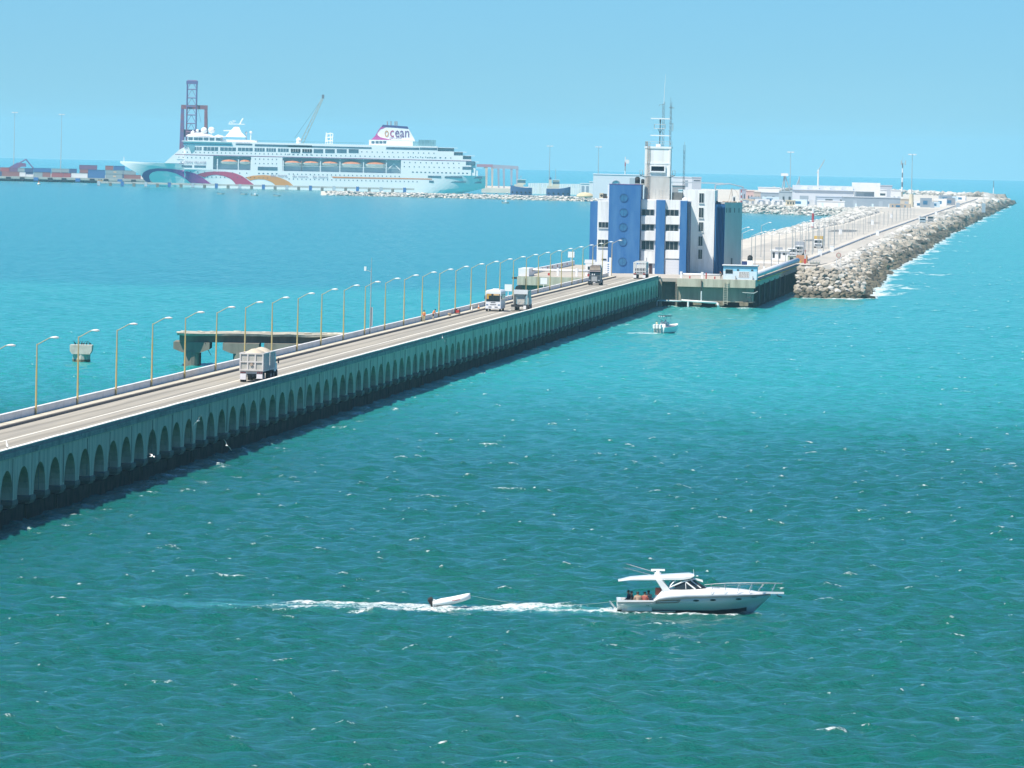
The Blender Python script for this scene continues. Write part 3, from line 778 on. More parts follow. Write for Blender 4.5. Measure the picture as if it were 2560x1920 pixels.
b = MB(); b.loft([[(-1.25, y, 3.42), (1.25, y, 3.42), (.9, y, 3.62), (-.9, y, 3.62)] for y in (0, 9.4)]); b.build('tarpaulin', mat('tarp_grey', (.58, .58, .55), .8, .2, 1.), t)
b = MB(); b.box(-1.0, 1.0, .9, 9.3, 1.2, 2.1); b.build('load', dark, t)
for sx in (-1, 1):
    b = MB(); b.box(sx * .95 - .3, sx * .95 + .3, -.06, -.02, .2, .8); b.build('mud_flap', white, t)
    b = MB(); b.box(sx * .95 - .25, sx * .95 + .25, -.08, -.03, .98, 1.12); b.build('tail_light', red, t)
for y in (1., 2.3, 8.6, 12.6):
    for sx in (-1, 1): wheel(t, sx * 1.0, y, .5, .45)
b = MB(); b.prism([(10.2, .8), (10.2, 2.8), (11.9, 2.8), (12.3, 1.9), (13.6, 1.7), (13.7, .7)], -1.12, 1.12, 'yz'); b.build('cab', white, t)
b = MB(); b.cyl((.9, 9.9, 1.0), (.9, 9.9, 4.3), .05, n=6); b.build('exhaust_stack', dark, t)

# --- workmen and their gear on the sidewalk
person('workman in orange vest and ochre trousers standing on the viaduct sidewalk', br(1319.6, -9.85, 6.10), -TH + math.pi * .9, 'stand', ox_m)
person('workman in orange shirt and dark shorts bending over on the viaduct sidewalk', br(1338., -9.9, 6.10), -TH - 1.2, 'bend', ox_m2)
t = brthing('generator', 'red and black portable generator on the viaduct sidewalk', 'generator', 1387., -9.72, 6.10)
b = MB(); b.box(-.3, .3, -.6, .6, .15, .6); b.build('engine', red, t)
b = MB(); b.tube([(-.34, -.7, .05), (-.34, -.7, .75), (-.34, .7, .75), (-.34, .7, .05)], .04); b.tube([(.34, -.7, .05), (.34, -.7, .75), (.34, .7, .75), (.34, .7, .05)], .04); b.box(-.36, .36, -.72, .72, 0, .08); b.build('frame', dark, t)
b = MB(); b.cyl((-.2, .2, .6), (-.2, .2, .82), .14, n=8); b.build('air_filter', black, t)
t = brthing('rubble_heap', 'small brown heap of broken concrete on the viaduct sidewalk', 'rubble', 1370., -9.75, 6.10)
for q in range(9):
    b = MB(); c = (random.uniform(-.25, .25), random.uniform(-.9, .9), random.uniform(.1, .35)); b.sphere(c, random.uniform(.14, .25), 6, 4, sz=.7); b.build('rubble_piece', sandm := mat('rubble_brown', (.40, .31, .22), .95, .3, 3.), t)
for i, (s, lab) in enumerate(((1434., 'orange traffic cone on the sidewalk just before the bus'), (1487., 'white bollard cone at a lamp foot on the viaduct sidewalk'))):
    t = brthing('traffic_cone', lab, 'cone', s if i == 0 else 1418., -9.7, 6.10)
    cm = orange if i == 0 else white
    b = MB(); b.box(-.2, .2, -.2, .2, 0, .05); b.build('base', black, t)
    b = MB(); b.cyl((0, 0, .05), (0, 0, .75), .16, .03, n=10); b.build('cone_body', cm, t)
    b = MB(); b.cyl((0, 0, .35), (0, 0, .5), .115, .085, n=10); b.build('reflective_band', white, t)

# --- white notice boards on the far parapet
def board(label, px, py, s, t_, w=.62, h=1.15, post=True, z0=None):
    tt, zc = BP(px, py, s)
    tt = t_ if t_ is not None else tt
    o = brthing('notice_board', label, 'sign', s, tt, 0, 'white notice boards along the road')
    b = MB(); b.box(-w, w, -.03, .03, zc - h / 2, zc + h / 2); pn = b.build('panel', white, o)
    b = MB(); b.box(-w - .03, w + .03, -.02, .02, zc - h / 2 - .03, zc + h / 2 + .03); b.build('panel_edge', steel, pn)
    b = MB(); b.cyl((0, .06, z0 if z0 is not None else 6.1), (0, .06, zc), .06, n=8); b.build('post', white, o)
    return o
board('white square notice board on a post just behind the hopper truck', 1274.5, 719.5, 1518., -10.55)
board('white square notice board on a post against the stained quay wall', 1362.4, 702.5, 1615., -10.55)
board('white square notice board raised on legs at the far end of the quay apron', 1428, 636.5, 1990., None, .7, 1.3, z0=5.9)
board('white narrow notice board at the rail where the viaduct meets the quay', 1512.5, 668., 1795., -10.5, .4, .8)

# --- camera mast
t = brthing('camera_mast', 'tall grey camera mast with a white box on the viaduct parapet', 'mast', 1229., -10.45, 6.1)
b = MB(); b.cyl((0, 0, 0), (0, 0, 9.2), .09, .06, n=8); b.cyl((0, 0, 9.2), (0, 0, 10.6), .03, n=6); b.build('pole', steel, t)
b = MB(); b.tube([(0, 0, 8.6), (-.35, 0, 8.75), (-.75, 0, 8.85)], .04); b.build('bracket', steel, t)
b = MB(); b.box(-1.0, -.7, -.15, .15, 8.75, 9.35); b.build('camera_housing', white, t)
b = MB(); b.box(-.06, .3, .1, .35, 1.0, 3.7); b.build('equipment_cabinet', mat('cabinet_grey', (.50, .52, .52), .6, .15, 2.), t)

# ================================================================ RUINED OLD PIER
YR = 1266.
ruin = thing('ruined_pier', 'broken concrete deck of an old pier standing beside the viaduct', 'pier', (0, YR, drop(0, YR)))
def rx(px, py=880): return PY(px, py, YR).x
def ruin_column(x, yoff, w=2.25, cap_w=5.2, ztop=3.45, depth=11.):
    b = MB()
    rings = []
    for z, e in ((-2.5, 1.), (2.1, 1.)):
        hw_ = w / 2 * e
        rings.append([(x + hw_ * math.cos(a), yoff + depth / 2 + (depth / 2 - hw_) * (1 if math.sin(a) > 0 else -1) + hw_ * math.sin(a), z) for a in [2 * math.pi * (i + .5) / 14 for i in range(14)]])
    b.loft(rings).build('column', concrete_dark, ruin)
    b = MB(); cw = cap_w / 2
    b.prism([(x - w / 2 - .15, 1.95), (x - cw, 2.45), (x - cw, ztop), (x + cw, ztop), (x + cw, 2.45), (x + w / 2 + .15, 1.95)], yoff + .2, yoff + depth + .4)
    b.build('pier_cap', concrete_dark, ruin)
    b = MB(); b.cyl((x, yoff + 1.2, -.6), (x, yoff + 1.2, .25), w / 2 + .04, n=16); b.build('tide_band', concrete_wet, ruin)
for i, (px, yo) in enumerate(((478., 0.), (602., -1.), (704., 2.), (800., 4.))): ruin_column(rx(px), yo)
b = MB()
x0, x1 = rx(443.), rx(1000.)
n = 14
tops = []
for i in range(n + 1):
    f = i / n; x = x0 + (x1 - x0) * f; y = 14 * f
    j = random.uniform(-.06, .06)
    tops.append([(x, y - 1.6 + random.uniform(-.15, .15), 4.42 + j), (x, y - 1.7 + random.uniform(-.2, .2), 4.74 + j), (x, y + 13.5, 4.78 + j), (x, y + 13.5, 4.42 + j)])
b.loft(tops).build('deck_slab', mat('ruin_deck', (.50, .46, .37), .95, scale=.5, col2=(.26, .25, .20), bump=.4, lo=.4, hi=.6), ruin)
b = MB(); b.loft([[(x0 + .3 + (x1 - x0 - .3) * f, 14 * f - .3, 3.45), (x0 + .3 + (x1 - x0 - .3) * f, 14 * f - .3, 4.4), (x0 + .3 + (x1 - x0 - .3) * f, 14 * f + 13, 4.4), (x0 + .3 + (x1 - x0 - .3) * f, 14 * f + 13, 3.45)] for f in (0, .5, 1)]).build('girder', concrete_dark, ruin)
for q in range(20):
    f = random.random(); x = x0 + (x1 - x0) * f
    b = MB(); c = (x, 14 * f + random.uniform(0, 10), 4.82); r = random.uniform(.2, .55)
    b.sphere(c, r, 7, 4, sz=.4, sx=1.6); b.build('broken_slab', mat('ruin_rubble', (.60, .57, .48), .95, scale=1.5, col2=(.40, .37, .30)), ruin)
for q in range(4):
    x = x0 + 4 + q * 6.3
    b = MB(); b.tube([(x, .2, 3.4), (x + .3, .3, 2.6), (x + .9, .2, 1.6)], .05); b.build('reinforcing_bar', dark, ruin)
c = P(202, 906, 0)
stub = thing('pier_stub', 'lone concrete pier stump in the water with birds on top', 'pier', (c.x, c.y, drop(c.x, c.y)))
b = MB(); rings = [[(1.28 * math.cos(a), 1.6 + 2.2 * math.sin(a), z) for a in [2 * math.pi * i / 16 for i in range(16)]] for z in (-2, 1.75)]
b.loft(rings).build('column', mat('stub_concrete', (.55, .52, .45), .9, scale=.8, col2=(.38, .36, .31)), stub)
b = MB(); b.prism([(-1.28, 1.2), (-1.6, 1.65), (-1.62, 2.5), (1.58, 2.5), (1.55, 1.7), (1.28, 1.2)], -.62, 4.2); b.build('pier_cap', mat('stub_concrete', (.55, .52, .45)), stub)
b = MB(); b.loft([[(1.31 * math.cos(a), 1.6 + 2.25 * math.sin(a), z) for a in [2 * math.pi * i / 16 for i in range(16)]] for z in (-.5, .42)]).build('tide_band', rock_wet, stub)
# birds
def perched_bird(label, loc, m, sc=1., group=None):
    b = MB(); a = random.uniform(0, 6.28)
    b.loft([[(.02 * math.cos(t_), -.22 + 0 * t_, .16 + .02 * math.sin(t_)) for t_ in np.linspace(0, 5.5, 7)], [(.09 * math.cos(t_), -.05, .2 + .1 * math.sin(t_)) for t_ in np.linspace(0, 5.5, 7)], [(.08 * math.cos(t_), .1, .28 + .09 * math.sin(t_)) for t_ in np.linspace(0, 5.5, 7)], [(.035 * math.cos(t_), .17, .42 + .035 * math.sin(t_)) for t_ in np.linspace(0, 5.5, 7)], [(.04 * math.cos(t_), .2, .52 + .04 * math.sin(t_)) for t_ in np.linspace(0, 5.5, 7)], [(.008 * math.cos(t_), .32, .52 + .008 * math.sin(t_)) for t_ in np.linspace(0, 5.5, 7)]])
    b.v = [(x * sc, y * sc, z * sc) for x, y, z in b.v]
    o = b.build('bird', m, loc=loc, rz=a, smooth=True)
    b = MB(); b.cyl((-.03 * sc, 0, 0), (-.03 * sc, 0, .14 * sc), .012 * sc, n=5); b.cyl((.03 * sc, 0, 0), (.03 * sc, 0, .14 * sc), .012 * sc, n=5); b.build('legs', dark, o)
    return tag(o, label, 'bird', group)
bird_dark = mat('bird_black', (.02, .02, .022), .7, .3, 9.)
bird_white = mat('gull_white', (.78, .78, .76), .7, .12, 6.)
for i, dx in enumerate((-.85, -.35, .05, .4, .8, 1.25)):
    perched_bird(f'{ordn(i)} dark seabird in the row perched on the lone pier stump', (c.x + dx, c.y - .6 + .3 * (i % 3), 2.5 + drop(0, c.y)), bird_dark, 1.15, 'seabirds on the pier stump')
def gull(label, px, py, Y, bank, rz):
    p = PY(px, py, Y)
    o = None
    b = MB()
    rg = lambda y, r, z: [(r * math.cos(a), y, z + r * math.sin(a)) for a in [2 * math.pi * i / 8 for i in range(8)]]
    b.loft([rg(-.24, .015, 0), rg(-.1, .06, 0), rg(.05, .075, .01), rg(.17, .045, .02), rg(.22, .045, .03), rg(.27, .03, .03), rg(.33, .006, .02)])
    o = b.build('gull', bird_white, loc=(p.x, p.y, p.z + drop(p.x, p.y)), smooth=True)
    o.rotation_euler = (0, bank, rz)
    for sx in (-1, 1):
        b = MB(); b.loft([[(sx * .05, .1, .03), (sx * .05, -.06, .03), (sx * .05, -.06, .015), (sx * .05, .1, .015)], [(sx * .32, .14, .16), (sx * .32, -.03, .15), (sx * .32, -.03, .14), (sx * .32, .14, .15)], [(sx * .68, .02, .10), (sx * .68, -.05, .10), (sx * .68, -.05, .095), (sx * .68, .02, .095)]])
        b.build('wing', bird_white, o)
    return tag(o, label, 'bird', 'gulls flying past the viaduct')
gull('white gull gliding low past the arches nearest the frame edge', 380, 1141.7, 815, .2, -1.2)
gull('white gull banking steeply in front of a shaded arch', 495.5, 1053, 850, -.85, -.6)
gull('white gull flying over the dark water below the dump truck', 567, 1114, 840, .9, .5)
gull('white gull hovering before the spandrel wall below the workmen', 1106, 845, 1200, 1.1, .3)
perched_bird('white gull perched on the parapet at the near end of the viaduct', br(737.5, -.15, RTOP), bird_white, 1.2)
# ================================================================ QUAY PLATFORM
QT = 5.9
quay = frame_thing('quay', 'stained concrete quay platform on piles at the end of the viaduct', 'quay')
def bq(name, m, t0, t1, s0, s1, z0, z1, parent=None):
    o = MB().box(t0, t1, s0, s1, z0, z1).build(name, m, parent or quay)
    o.location = (0, 0, -s0 * s0 / 2 / RE); return o
fascia_m = mat('quay_fascia', (.52, .48, .38), .9, scale=.55, col2=(.27, .24, .17), stretch=(1.4, 1, .12), lo=.42, hi=.72, bump=.2)
wall_m = mat('quay_wall', (.36, .33, .26), .9, scale=.5, col2=(.21, .19, .15), stretch=(1.2, 1, .15), lo=.35, hi=.7, bump=.2)
bq('platform_slab', apron_m, -10.5, 19.8, 1833.3, 2106, 5.2, QT)
bq('fascia_beam', fascia_m, 3.6, 19.83, 1832.3, 1833.28, 4.25, QT + .02)
bq('front_wall', wall_m, 3.6, 19.4, 1833.6, 1836, 1.2, 5.2)
bq('recess_wall', wall_m, -.2, 3.6, 1836.0, 1838, 1.0, 5.2)
bq('recess_panel', mat('recess_panel', (.24, .26, .22), .9, .3, .6), .9, 2.9, 1835.9, 1836.0, 1.4, 4.7)
bq('recess_post', wall_m, -.2, .35, 1833.3, 1836, -2, 5.2)
bq('recess_post', wall_m, 3.2, 3.6, 1833.3, 1836, -2, 5.2)
bq('core_wall', concrete_wet, -10.4, 19.0, 1842., 2105, -3, 5.2)
for t0 in (6.9, 11.6, 16.6):
    b = MB(); b.cyl((t0 + .9, 1834.3, -3), (t0 + .9, 1834.3, .5), .8, n=12); b.box(t0, t0 + 1.8, 1833.2, 1835.4, .5, 1.25)
    o = b.build('pile_cap', mat('pile_cap_brown', (.30, .24, .17), .9, scale=1.5, col2=(.14, .12, .08)), quay); o.location = (0, 0, -.232)
# right flank with rows of piles in deep shade
bq('edge_beam', fascia_m, 18.9, 19.8, 1834, 2106, 4.5, 5.195)
b = MB()
for i in range(58): b.cyl((19.2, 1836 + i * 4.6, -3), (19.2, 1836 + i * 4.6, 4.5), .33, n=8)
for i in range(20): b.cyl((18.2, 1838 + i * 10.6, 4.5), (19.4, 1844 + i * 10.6, -1), .22, n=6)
o = b.build('flank_piles', concrete_wet, quay); o.location = (0, 0, -.25); tag(o, kind='stuff')
for i in range(6):
    b = MB(); b.box(19.35, 20.0, 1850 + i * 30, 1853 + i * 30, .6, 4.8); o = b.build('fender', black, quay); o.location = (0, 0, -.25)
# great pipe along the edge with a yellow strip
b = MB(); b.cyl((19.2, 1846, 6.85), (19.2, 2104, 6.85), .62, n=14); o = b.build('edge_pipe', mat('pipe_white', (.70, .70, .74), .5, .15, .3), quay, smooth=True); o.location = (0, 0, -.25)
b = MB(); b.box(19.82, 20.15, 1842, 2106, 5.55, 5.72); o = b.build('yellow_strip', mat('strip_yellow', (.62, .42, .06), .7, .2, 1.), quay); o.location = (0, 0, -.25)
for i, s in enumerate((1850, 1905)):
    b = MB(); b.box(18.6, 19.0, s, s + .5, QT, 7.9); o = b.build('rail_post', white, quay); o.location = (0, 0, -.25)
# left apron
ap = frame_thing('quay_apron', 'open concrete apron beside the viaduct with a low white edge wall', 'quay')
def ba(name, m, *a):
    o = MB().box(*a).build(name, m, ap); o.location = (0, 0, -.24); return o
ba('apron_slab', apron_m, -28.4, -10.55, 1814, 2008, 5.1, QT - .02)
ba('fascia_beam', fascia_m, -28.5, -10.9, 1813.2, 1813.98, 4.1, QT)
ba('front_wall', wall_m, -27.2, -10.9, 1815, 1817, .5, 5.1)
ba('corner_block', concrete_dark, -28.3, -25.3, 1814.4, 1819, .2, 5.1)
ba('edge_wall', white, -28.4, -27.9, 1832, 2002, QT, 6.9)
ba('edge_wall_end', white, -28.4, -26.2, 1815, 1831.9, QT, 7.5)
for i in range(8):
    ba('red_marker', red, -27.89, -27.84, 1851 + i * 17.3, 1853 + i * 17.3, 6.25, 6.75)
b = MB(); b.cyl((-26.4, 1826, 7.1), (-13.4, 1826, 7.1), .28, n=10); o = b.build('apron_pipe', white, ap, smooth=True); o.location = (0, 0, -.24)
for x in (-20.9, -17.0, -13.4): ba('pipe_support', white, x - .22, x + .22, 1825.6, 1826.4, QT, 7.6)
for x in (-22.6, -14.4):
    b = MB(); b.cyl((x, 1824, 6.3), (x, 1824.3, 6.3), .3, n=10); o = b.build('red_valve', red, ap); o.location = (0, 0, -.24)
for i, x in enumerate((-27.3, -26.2)):
    b = MB(); b.cyl((x - .8, 1813, 3.3), (x - .8, 1812.6, 3.3), .75, n=12); o = b.build('tyre_fender', black, ap); o.location = (0, 0, -.24 - i * 1.9)
ba('crane_arm', dark, -29.6, -26.8, 1814.2, 1814.6, 5.3, 5.7)
# pipe work and ladder hung on the quay front
t = frame_thing('outfall_pipe', 'white pipe running along the quay foot just above the water', 'pipe')
b = MB(); b.tube([(-2.0, 1831.6, 1.25), (4.6, 1831.6, 1.25)], .17, 8); b.tube([(4.6, 1831.3, 1.4), (12.0, 1831.3, 1.05), (12.4, 1831.3, .2)], .22, 8); b.build('pipe', white, t, smooth=True).location = (0, 0, -.23)
for x_ in (6.0, -.6):
    b = MB(); b.cyl((x_, 1831.3, 1.3), (x_, 1831.3, .1), .2, n=8); b.build('downpipe', white, t).location = (0, 0, -.23)
b = MB(); b.cyl((8.7, 1831.5, 1.3), (8.7, 1831.5, 3.4), .13, n=8); b.build('riser', white, t).location = (0, 0, -.23)
b = MB(); b.cyl((8.7, 1832.1, 3.4), (8.7, 1832.1, 5.6), .12, n=8); b.build('upper_riser', dark, t).location = (0, 0, -.23)
b = MB(); b.cyl((3.4, 1832.4, .4), (3.4, 1832.4, 4.8), .09, n=6); b.build('mooring_chain', dark, t).location = (0, 0, -.23)
t = frame_thing('quay_ladder', 'pale steel ladder fixed to the quay front below the guard hut', 'ladder')
for x in (13.3, 14.1):
    b = MB(); b.box(x - .05, x + .05, 1831.9, 1832.0, .7, 5.9); b.build('rail', mat('ladder_cream', (.55, .50, .40), .7, .3, 2.), t).location = (0, 0, -.23)
for i in range(14):
    b = MB(); b.box(13.3, 14.1, 1831.92, 1831.98, .9 + i * .36, .98 + i * .36); b.build('rung', mat('ladder_cream', (.55, .50, .40)), t).location = (0, 0, -.23)
t = frame_thing('fender_frame', 'rusty folding landing frame hung on the quay corner', 'frame')
b = MB(); b.tube([(17.2, 1831.6, 3.3), (19.6, 1831.6, 3.2), (20.4, 1831.4, 3.6)], .09); b.build('upper_bar', steel, t).location = (0, 0, -.23)
b = MB(); b.tube([(18.1, 1831.7, 3.2), (18.0, 1831.7, 2.2), (19.0, 1831.7, 2.4), (19.3, 1831.7, 3.1)], .07); b.tube([(19.0, 1831.7, 2.4), (19.1, 1831.7, 1.4)], .09); b.build('brace', dark, t).location = (0, 0, -.23)
b = MB(); b.box(17.4, 19.8, 1831.3, 1832, 1.3, 1.5); b.sphere((18.3, 1831.2, 1.55), .22, 8, 6); b.build('step_plate', dark, t).location = (0, 0, -.23)
# pipe rail on the quay top with red hydrants and a man
t = frame_thing('quay_pipe_rail', 'white pipe rail along the quay top before the blue building', 'rail')
b = MB(); b.cyl((3.9, 1838, 6.75), (12.3, 1838, 6.75), .22, n=10); b.build('pipe', white, t, smooth=True).location = (0, 0, -.23)
for x in (4.1, 8.5): b = MB(); b.box(x - .25, x + .25, 1837.6, 1838.4, 5.9, 7.3); b.build('support', white, t).location = (0, 0, -.23)
for i, x in enumerate((6.0, 9.4, 11.2)):
    z = 6.15 if i != 1 else 6.9
    h = frame_thing('hydrant', ['red hydrant under the quay pipe rail, the one nearest the viaduct', 'red valve wheel standing above the quay pipe rail', 'red hydrant under the quay pipe rail, the one nearest the hut'][i], 'hydrant')
    b = MB(); b.cyl((x, 1836.6, 5.9), (x, 1836.6, z + .12), .13, n=8); b.build('body', red, h).location = (0, 0, -.23)
    b = MB(); b.sphere((x, 1836.6, z + .14), .17, 8, 5); b.build('cap', red, h).location = (0, 0, -.23)
person('man with an orange helmet crouching beside the light blue hut', br(1836.5, 12.55, QT), -TH + 2.6, 'bend', band_mat('man_dark', [(.07, (.04, .03, .03)), (.9, (.10, .09, .07)), (1.3, (.22, .18, .14)), (2., SK)]), orange)

# --- light blue guard hut
hut = brthing('guard_hut', 'light blue flat-roofed guard hut on the quay corner', 'hut', 1837.2, 12.9, QT)
hw_ = 7.0
b = MB(); b.box(0, hw_, 0, 5, 0, 1.75); b.build('lower_wall', mat('hut_pale', (.60, .73, .80), .7, .1, .8), hut)
b = MB(); b.box(0, hw_, 0, 5, 1.752, 2.75); b.build('upper_wall', skyblue, hut)
b = MB(); b.box(-.2, hw_ + .2, -.25, 5.2, 2.75, 2.86); b.build('eaves_band', navy, hut)
b = MB(); b.box(-.25, hw_ + .25, -.3, 5.25, 2.862, 3.05); b.build('roof', white, hut)
b = MB(); b.box(.5, 1.95, -.06, -.02, 1.25, 2.05); w_ = b.build('window', glass, hut)
b = MB(); b.box(.44, 2.01, -.045, -.005, 1.19, 2.11); b.build('frame', steel, w_)
for x in (2.85, 5.8):
    b = MB(); b.box(x, x + .45, -.05, .0, 1.85, 2.15); b.build('vent', dark, hut)
b = MB(); b.box(3.2, 5.4, -.06, -.01, .45, 1.65); sg = b.build('notice_panel', mat('hut_notice', (.66, .66, .64), .7, .1, 2.), hut)
b = MB()
for r_ in range(5):
    x = 3.35
    while x < 5.2:
        w = random.uniform(.12, .4); b.box(x, min(x + w, 5.3), -.066, -.06, 1.47 - r_ * .22, 1.56 - r_ * .22); x += w + .1
tag(b.build('notice_text', mat('notice_text_dark', (.12, .10, .12), .8, .3, 5.), sg), kind='stuff')
for x in (2.6, 6.2): b = MB(); b.cyl((x, -.25, 0), (x, -.25, .75), .1, n=8); b.build('bollard', steel, hut)
t = brthing('water_tank', 'black round water tank on a white stand above the guard hut roof', 'tank', 1840.5, 18.3, QT + 3.05)
b = MB(); b.cyl((0, 0, .95), (0, 0, 1.75), .55, n=14); b.cyl((0, 0, 1.75), (0, 0, 2.05), .5, .25, n=14); b.build('barrel', black, t, smooth=True)
b = MB(); b.box(-.55, .55, -.5, .5, 0, .95); b.build('stand', white, t)
b = MB(); b.box(-1.7, -.6, -.5, .5, 0, .75); b.build('pump_box', navy, t)

# --- white porch and rail at the end of the viaduct
t = frame_thing('gate_screen', 'white concrete screen wall with slats at the viaduct end', 'screen')
def bs(name, m, *a):
    o = MB().box(*a).build(name, m, t); o.location = (0, 0, -.23); return o
bs('beam', white, -15.9, -10.3, 1834, 1834.5, 8.6, 8.95)
bs('end_post', white, -10.75, -10.3, 1833.8, 1834.6, 5.9, 9.9)
bs('post', white, -13.9, -12.9, 1834, 1834.5, 5.9, 8.6)
for i in range(5): bs('slat', white, -12.9, -10.75, 1834.1, 1834.4, 6.5 + i * .42, 6.68 + i * .42)
bs('base_wall', white, -13.9, -10.75, 1833.9, 1834.6, 5.9, 6.35)
t = brthing('ticket_booth', 'small white booth with a flat roof beside the white screen wall', 'booth', 1836, -15.8, QT)
b = MB(); b.box(0, 1.9, 0, 2, 0, 2.9); b.build('wall', white, t)
b = MB(); b.box(-.15, 2.05, -.15, 2.15, 2.9, 3.4); b.build('roof', white, t)
b = MB(); b.box(.5, 1.4, -.03, .01, 1.1, 2.0); b.build('window', glass, t)

# ================================================================ BLUE AND WHITE PORT BUILDING
SF = 1888.
bld = frame_thing('port_building', 'blue and white port office building with round windows and a tower', 'building')
DZ = -SF * SF / 2 / RE
def Z5(a, b_): return (1400 + a * .22904, 420 + b_ * .22904)
def Z4(a, b_): return (1400 + a * .22604, 160 + b_ * .22604)
def zr(x0, y0, x1, y1, s, Z=Z5):
    xm, ym = (x0 + x1) / 2, (y0 + y1) / 2
    return BP(*Z(x0, ym), s)[0], BP(*Z(x1, ym), s)[0], BP(*Z(xm, y1), s)[1], BP(*Z(xm, y0), s)[1]
def bb(name, m, t0, t1, s0, s1, z0, z1, parent=None):
    o = MB().box(t0, t1, s0, s1, z0, z1).build(name, m, parent or bld)
    if parent is None: o.location = (0, 0, DZ)
    return o
def block(name, m, x0, ytop, x1, ds, depth, zb=QT, Z=Z5, ybot=700):
    t0, t1, _, z1 = zr(x0, ytop, x1, ybot, SF + ds, Z)
    z1 = BP(*Z((x0 + x1) / 2, ytop), SF + ds)[1]
    return bb(name, m, t0, t1, SF + ds, SF + ds + depth, zb, z1), t0, t1, z1
def strip_window(x0, y0, x1, y1, ds, panes=3, name='window'):
    s = SF + ds
    t0, t1, z0, z1 = zr(x0, y0, x1, y1, s)
    o = bb(name, glass, t0, t1, s - .06, s - .015, z0, z1)
    fm = mat('window_frame_grey', (.5, .52, .52), .5, .1, 3.)
    for a in (t0 - .07, t1): bb('frame', fm, a, a + .07, s - .12, s, z0 - .07, z1 + .07, o)
    bb('sill', white, t0 - .12, t1 + .12, s - .22, s, z0 - .2, z0 - .07, o)
    bb('frame', fm, t0, t1, s - .12, s, z1, z1 + .07, o)
    for i in range(1, panes):
        a = t0 + (t1 - t0) * i / panes; bb('mullion', fm, a - .035, a + .035, s - .1, s, z0, z1, o)
    return o
body, bt0, bt1, bz1 = block('core', facade_white, 415, 352, 1400, 3.2, 17)
block('blue_wing', facade_blue, 328, 365, 410, 5.5, 12)
block('white_bay', facade_white, 410, 362, 536, 1.6, 1.58)
block('stair_wall', facade_white, 516, 188, 545, 4.5, 5)
_, ct0, ct1, cz1 = block('blue_stair_tower', facade_blue, 533, 180, 877, 0., 9.)
for (x0, x1) in ((883, 1049), (1148, 1313)):
    block('white_bay', facade_white, x0, 350, x1, 1.6, 1.58)
block('blue_pilaster', facade_blue, 1047, 350, 1146, .9, 2.2)
block('blue_pilaster', facade_blue, 1311, 360, 1386, .9, 2.2)
for (x0, y0, x1, y1) in ((423, 592, 527, 650), (415, 783, 525, 860), (895, 453, 1026, 517), (895, 617, 1024, 682), (893, 797, 1022, 890), (1156, 457, 1292, 521), (1156, 621, 1288, 686), (1153, 804, 1286, 892)):
    strip_window(x0, y0, x1, y1, 1.6)
# spandrel panels proud between the windows
for (x0, x1, ys) in ((883, 1047, (526, 612, 690, 790, 905, 1040)), (1150, 1310, (530, 615, 694, 797, 903, 988))):
    for i in range(0, len(ys), 2):
        t0, t1, z0, z1 = zr(x0, ys[i], x1, ys[i + 1], SF + 1.2)
        bb('spandrel_panel', facade_white, t0, t1 - .05, SF + 1.15, SF + 1.58, z0, z1)
t0, t1, z0, z1 = zr(1150, 1000, 1308, 1150, SF + 1.2); bb('roller_door', mat('roller_door', (.66, .67, .70), .6, scale=.8, col2=(.58, .59, .62), stretch=(.1, 1, 6)), t0, t1, SF + 1.3, SF + 1.58, QT, z1)
t0, t1, z0, z1 = zr(972, 1040, 1003, 1150, SF + 1.5); bb('door', mat('door_dark_red', (.06, .02, .02), .6, .3, 2.), t0, t1, SF + 1.4, SF + 1.58, QT, z1)
t0, t1, z0, z1 = zr(456, 990, 506, 1004, SF + 1.6); bb('slot_window', glass, t0, t1, SF + 1.5, SF + 1.58, z0, z1)
for (x, y) in ((697, 326), (695, 485), (690, 646), (686, 806), (682, 1022)):
    tt, zz = BP(*Z5(x, y), SF)
    r = .80
    o = MB().cyl((tt, SF - .06, zz), (tt, SF - .01, zz), r, n=28).build('round_window', glass_green, bld); o.location = (0, 0, DZ)
    b = MB()
    n = 28
    rr = lambda R_, y_: [(tt + R_ * math.cos(2 * math.pi * i / n), y_, zz + R_ * math.sin(2 * math.pi * i / n)) for i in range(n)]
    b.loft([rr(r, SF - .02), rr(r, SF - .10), rr(r + .10, SF - .10), rr(r + .10, SF - .02)], caps=False); b.build('frame', mat('round_frame', (.02, .10, .27), .6, .2, 2.), o)
    b = MB(); b.box(tt - .03, tt + .03, SF - .09, SF - .06, zz - r, zz + r); b.build('mullion', mat('round_frame', (.03, .09, .24)), o)
# fins between the last pilaster and the set-back block
for i in range(4):
    x = 1388 + i * 9; t0, t1, _, z1 = zr(x, 366, x + 5, 1140, SF + 1.5)
    bb('fin', navy if i % 2 else facade_blue, t0, t1, SF + 1.4 + i * .35, SF + 2.6 + i * .35, QT, z1)
# set-back white block with its column of tall windows
_, ht0, ht1, hz1 = block('white_block', facade_white, 1340, 240, 1688, 9., 14)
for (x0, y0, x1, y1) in ((1522, 277, 1568, 378), (1518, 436, 1564, 540), (1517, 594, 1560, 690), (1514, 748, 1554, 848), (1511, 893, 1550, 992)):
    strip_window(x0, y0, x1, y1, 9., 2, 'tall_window')
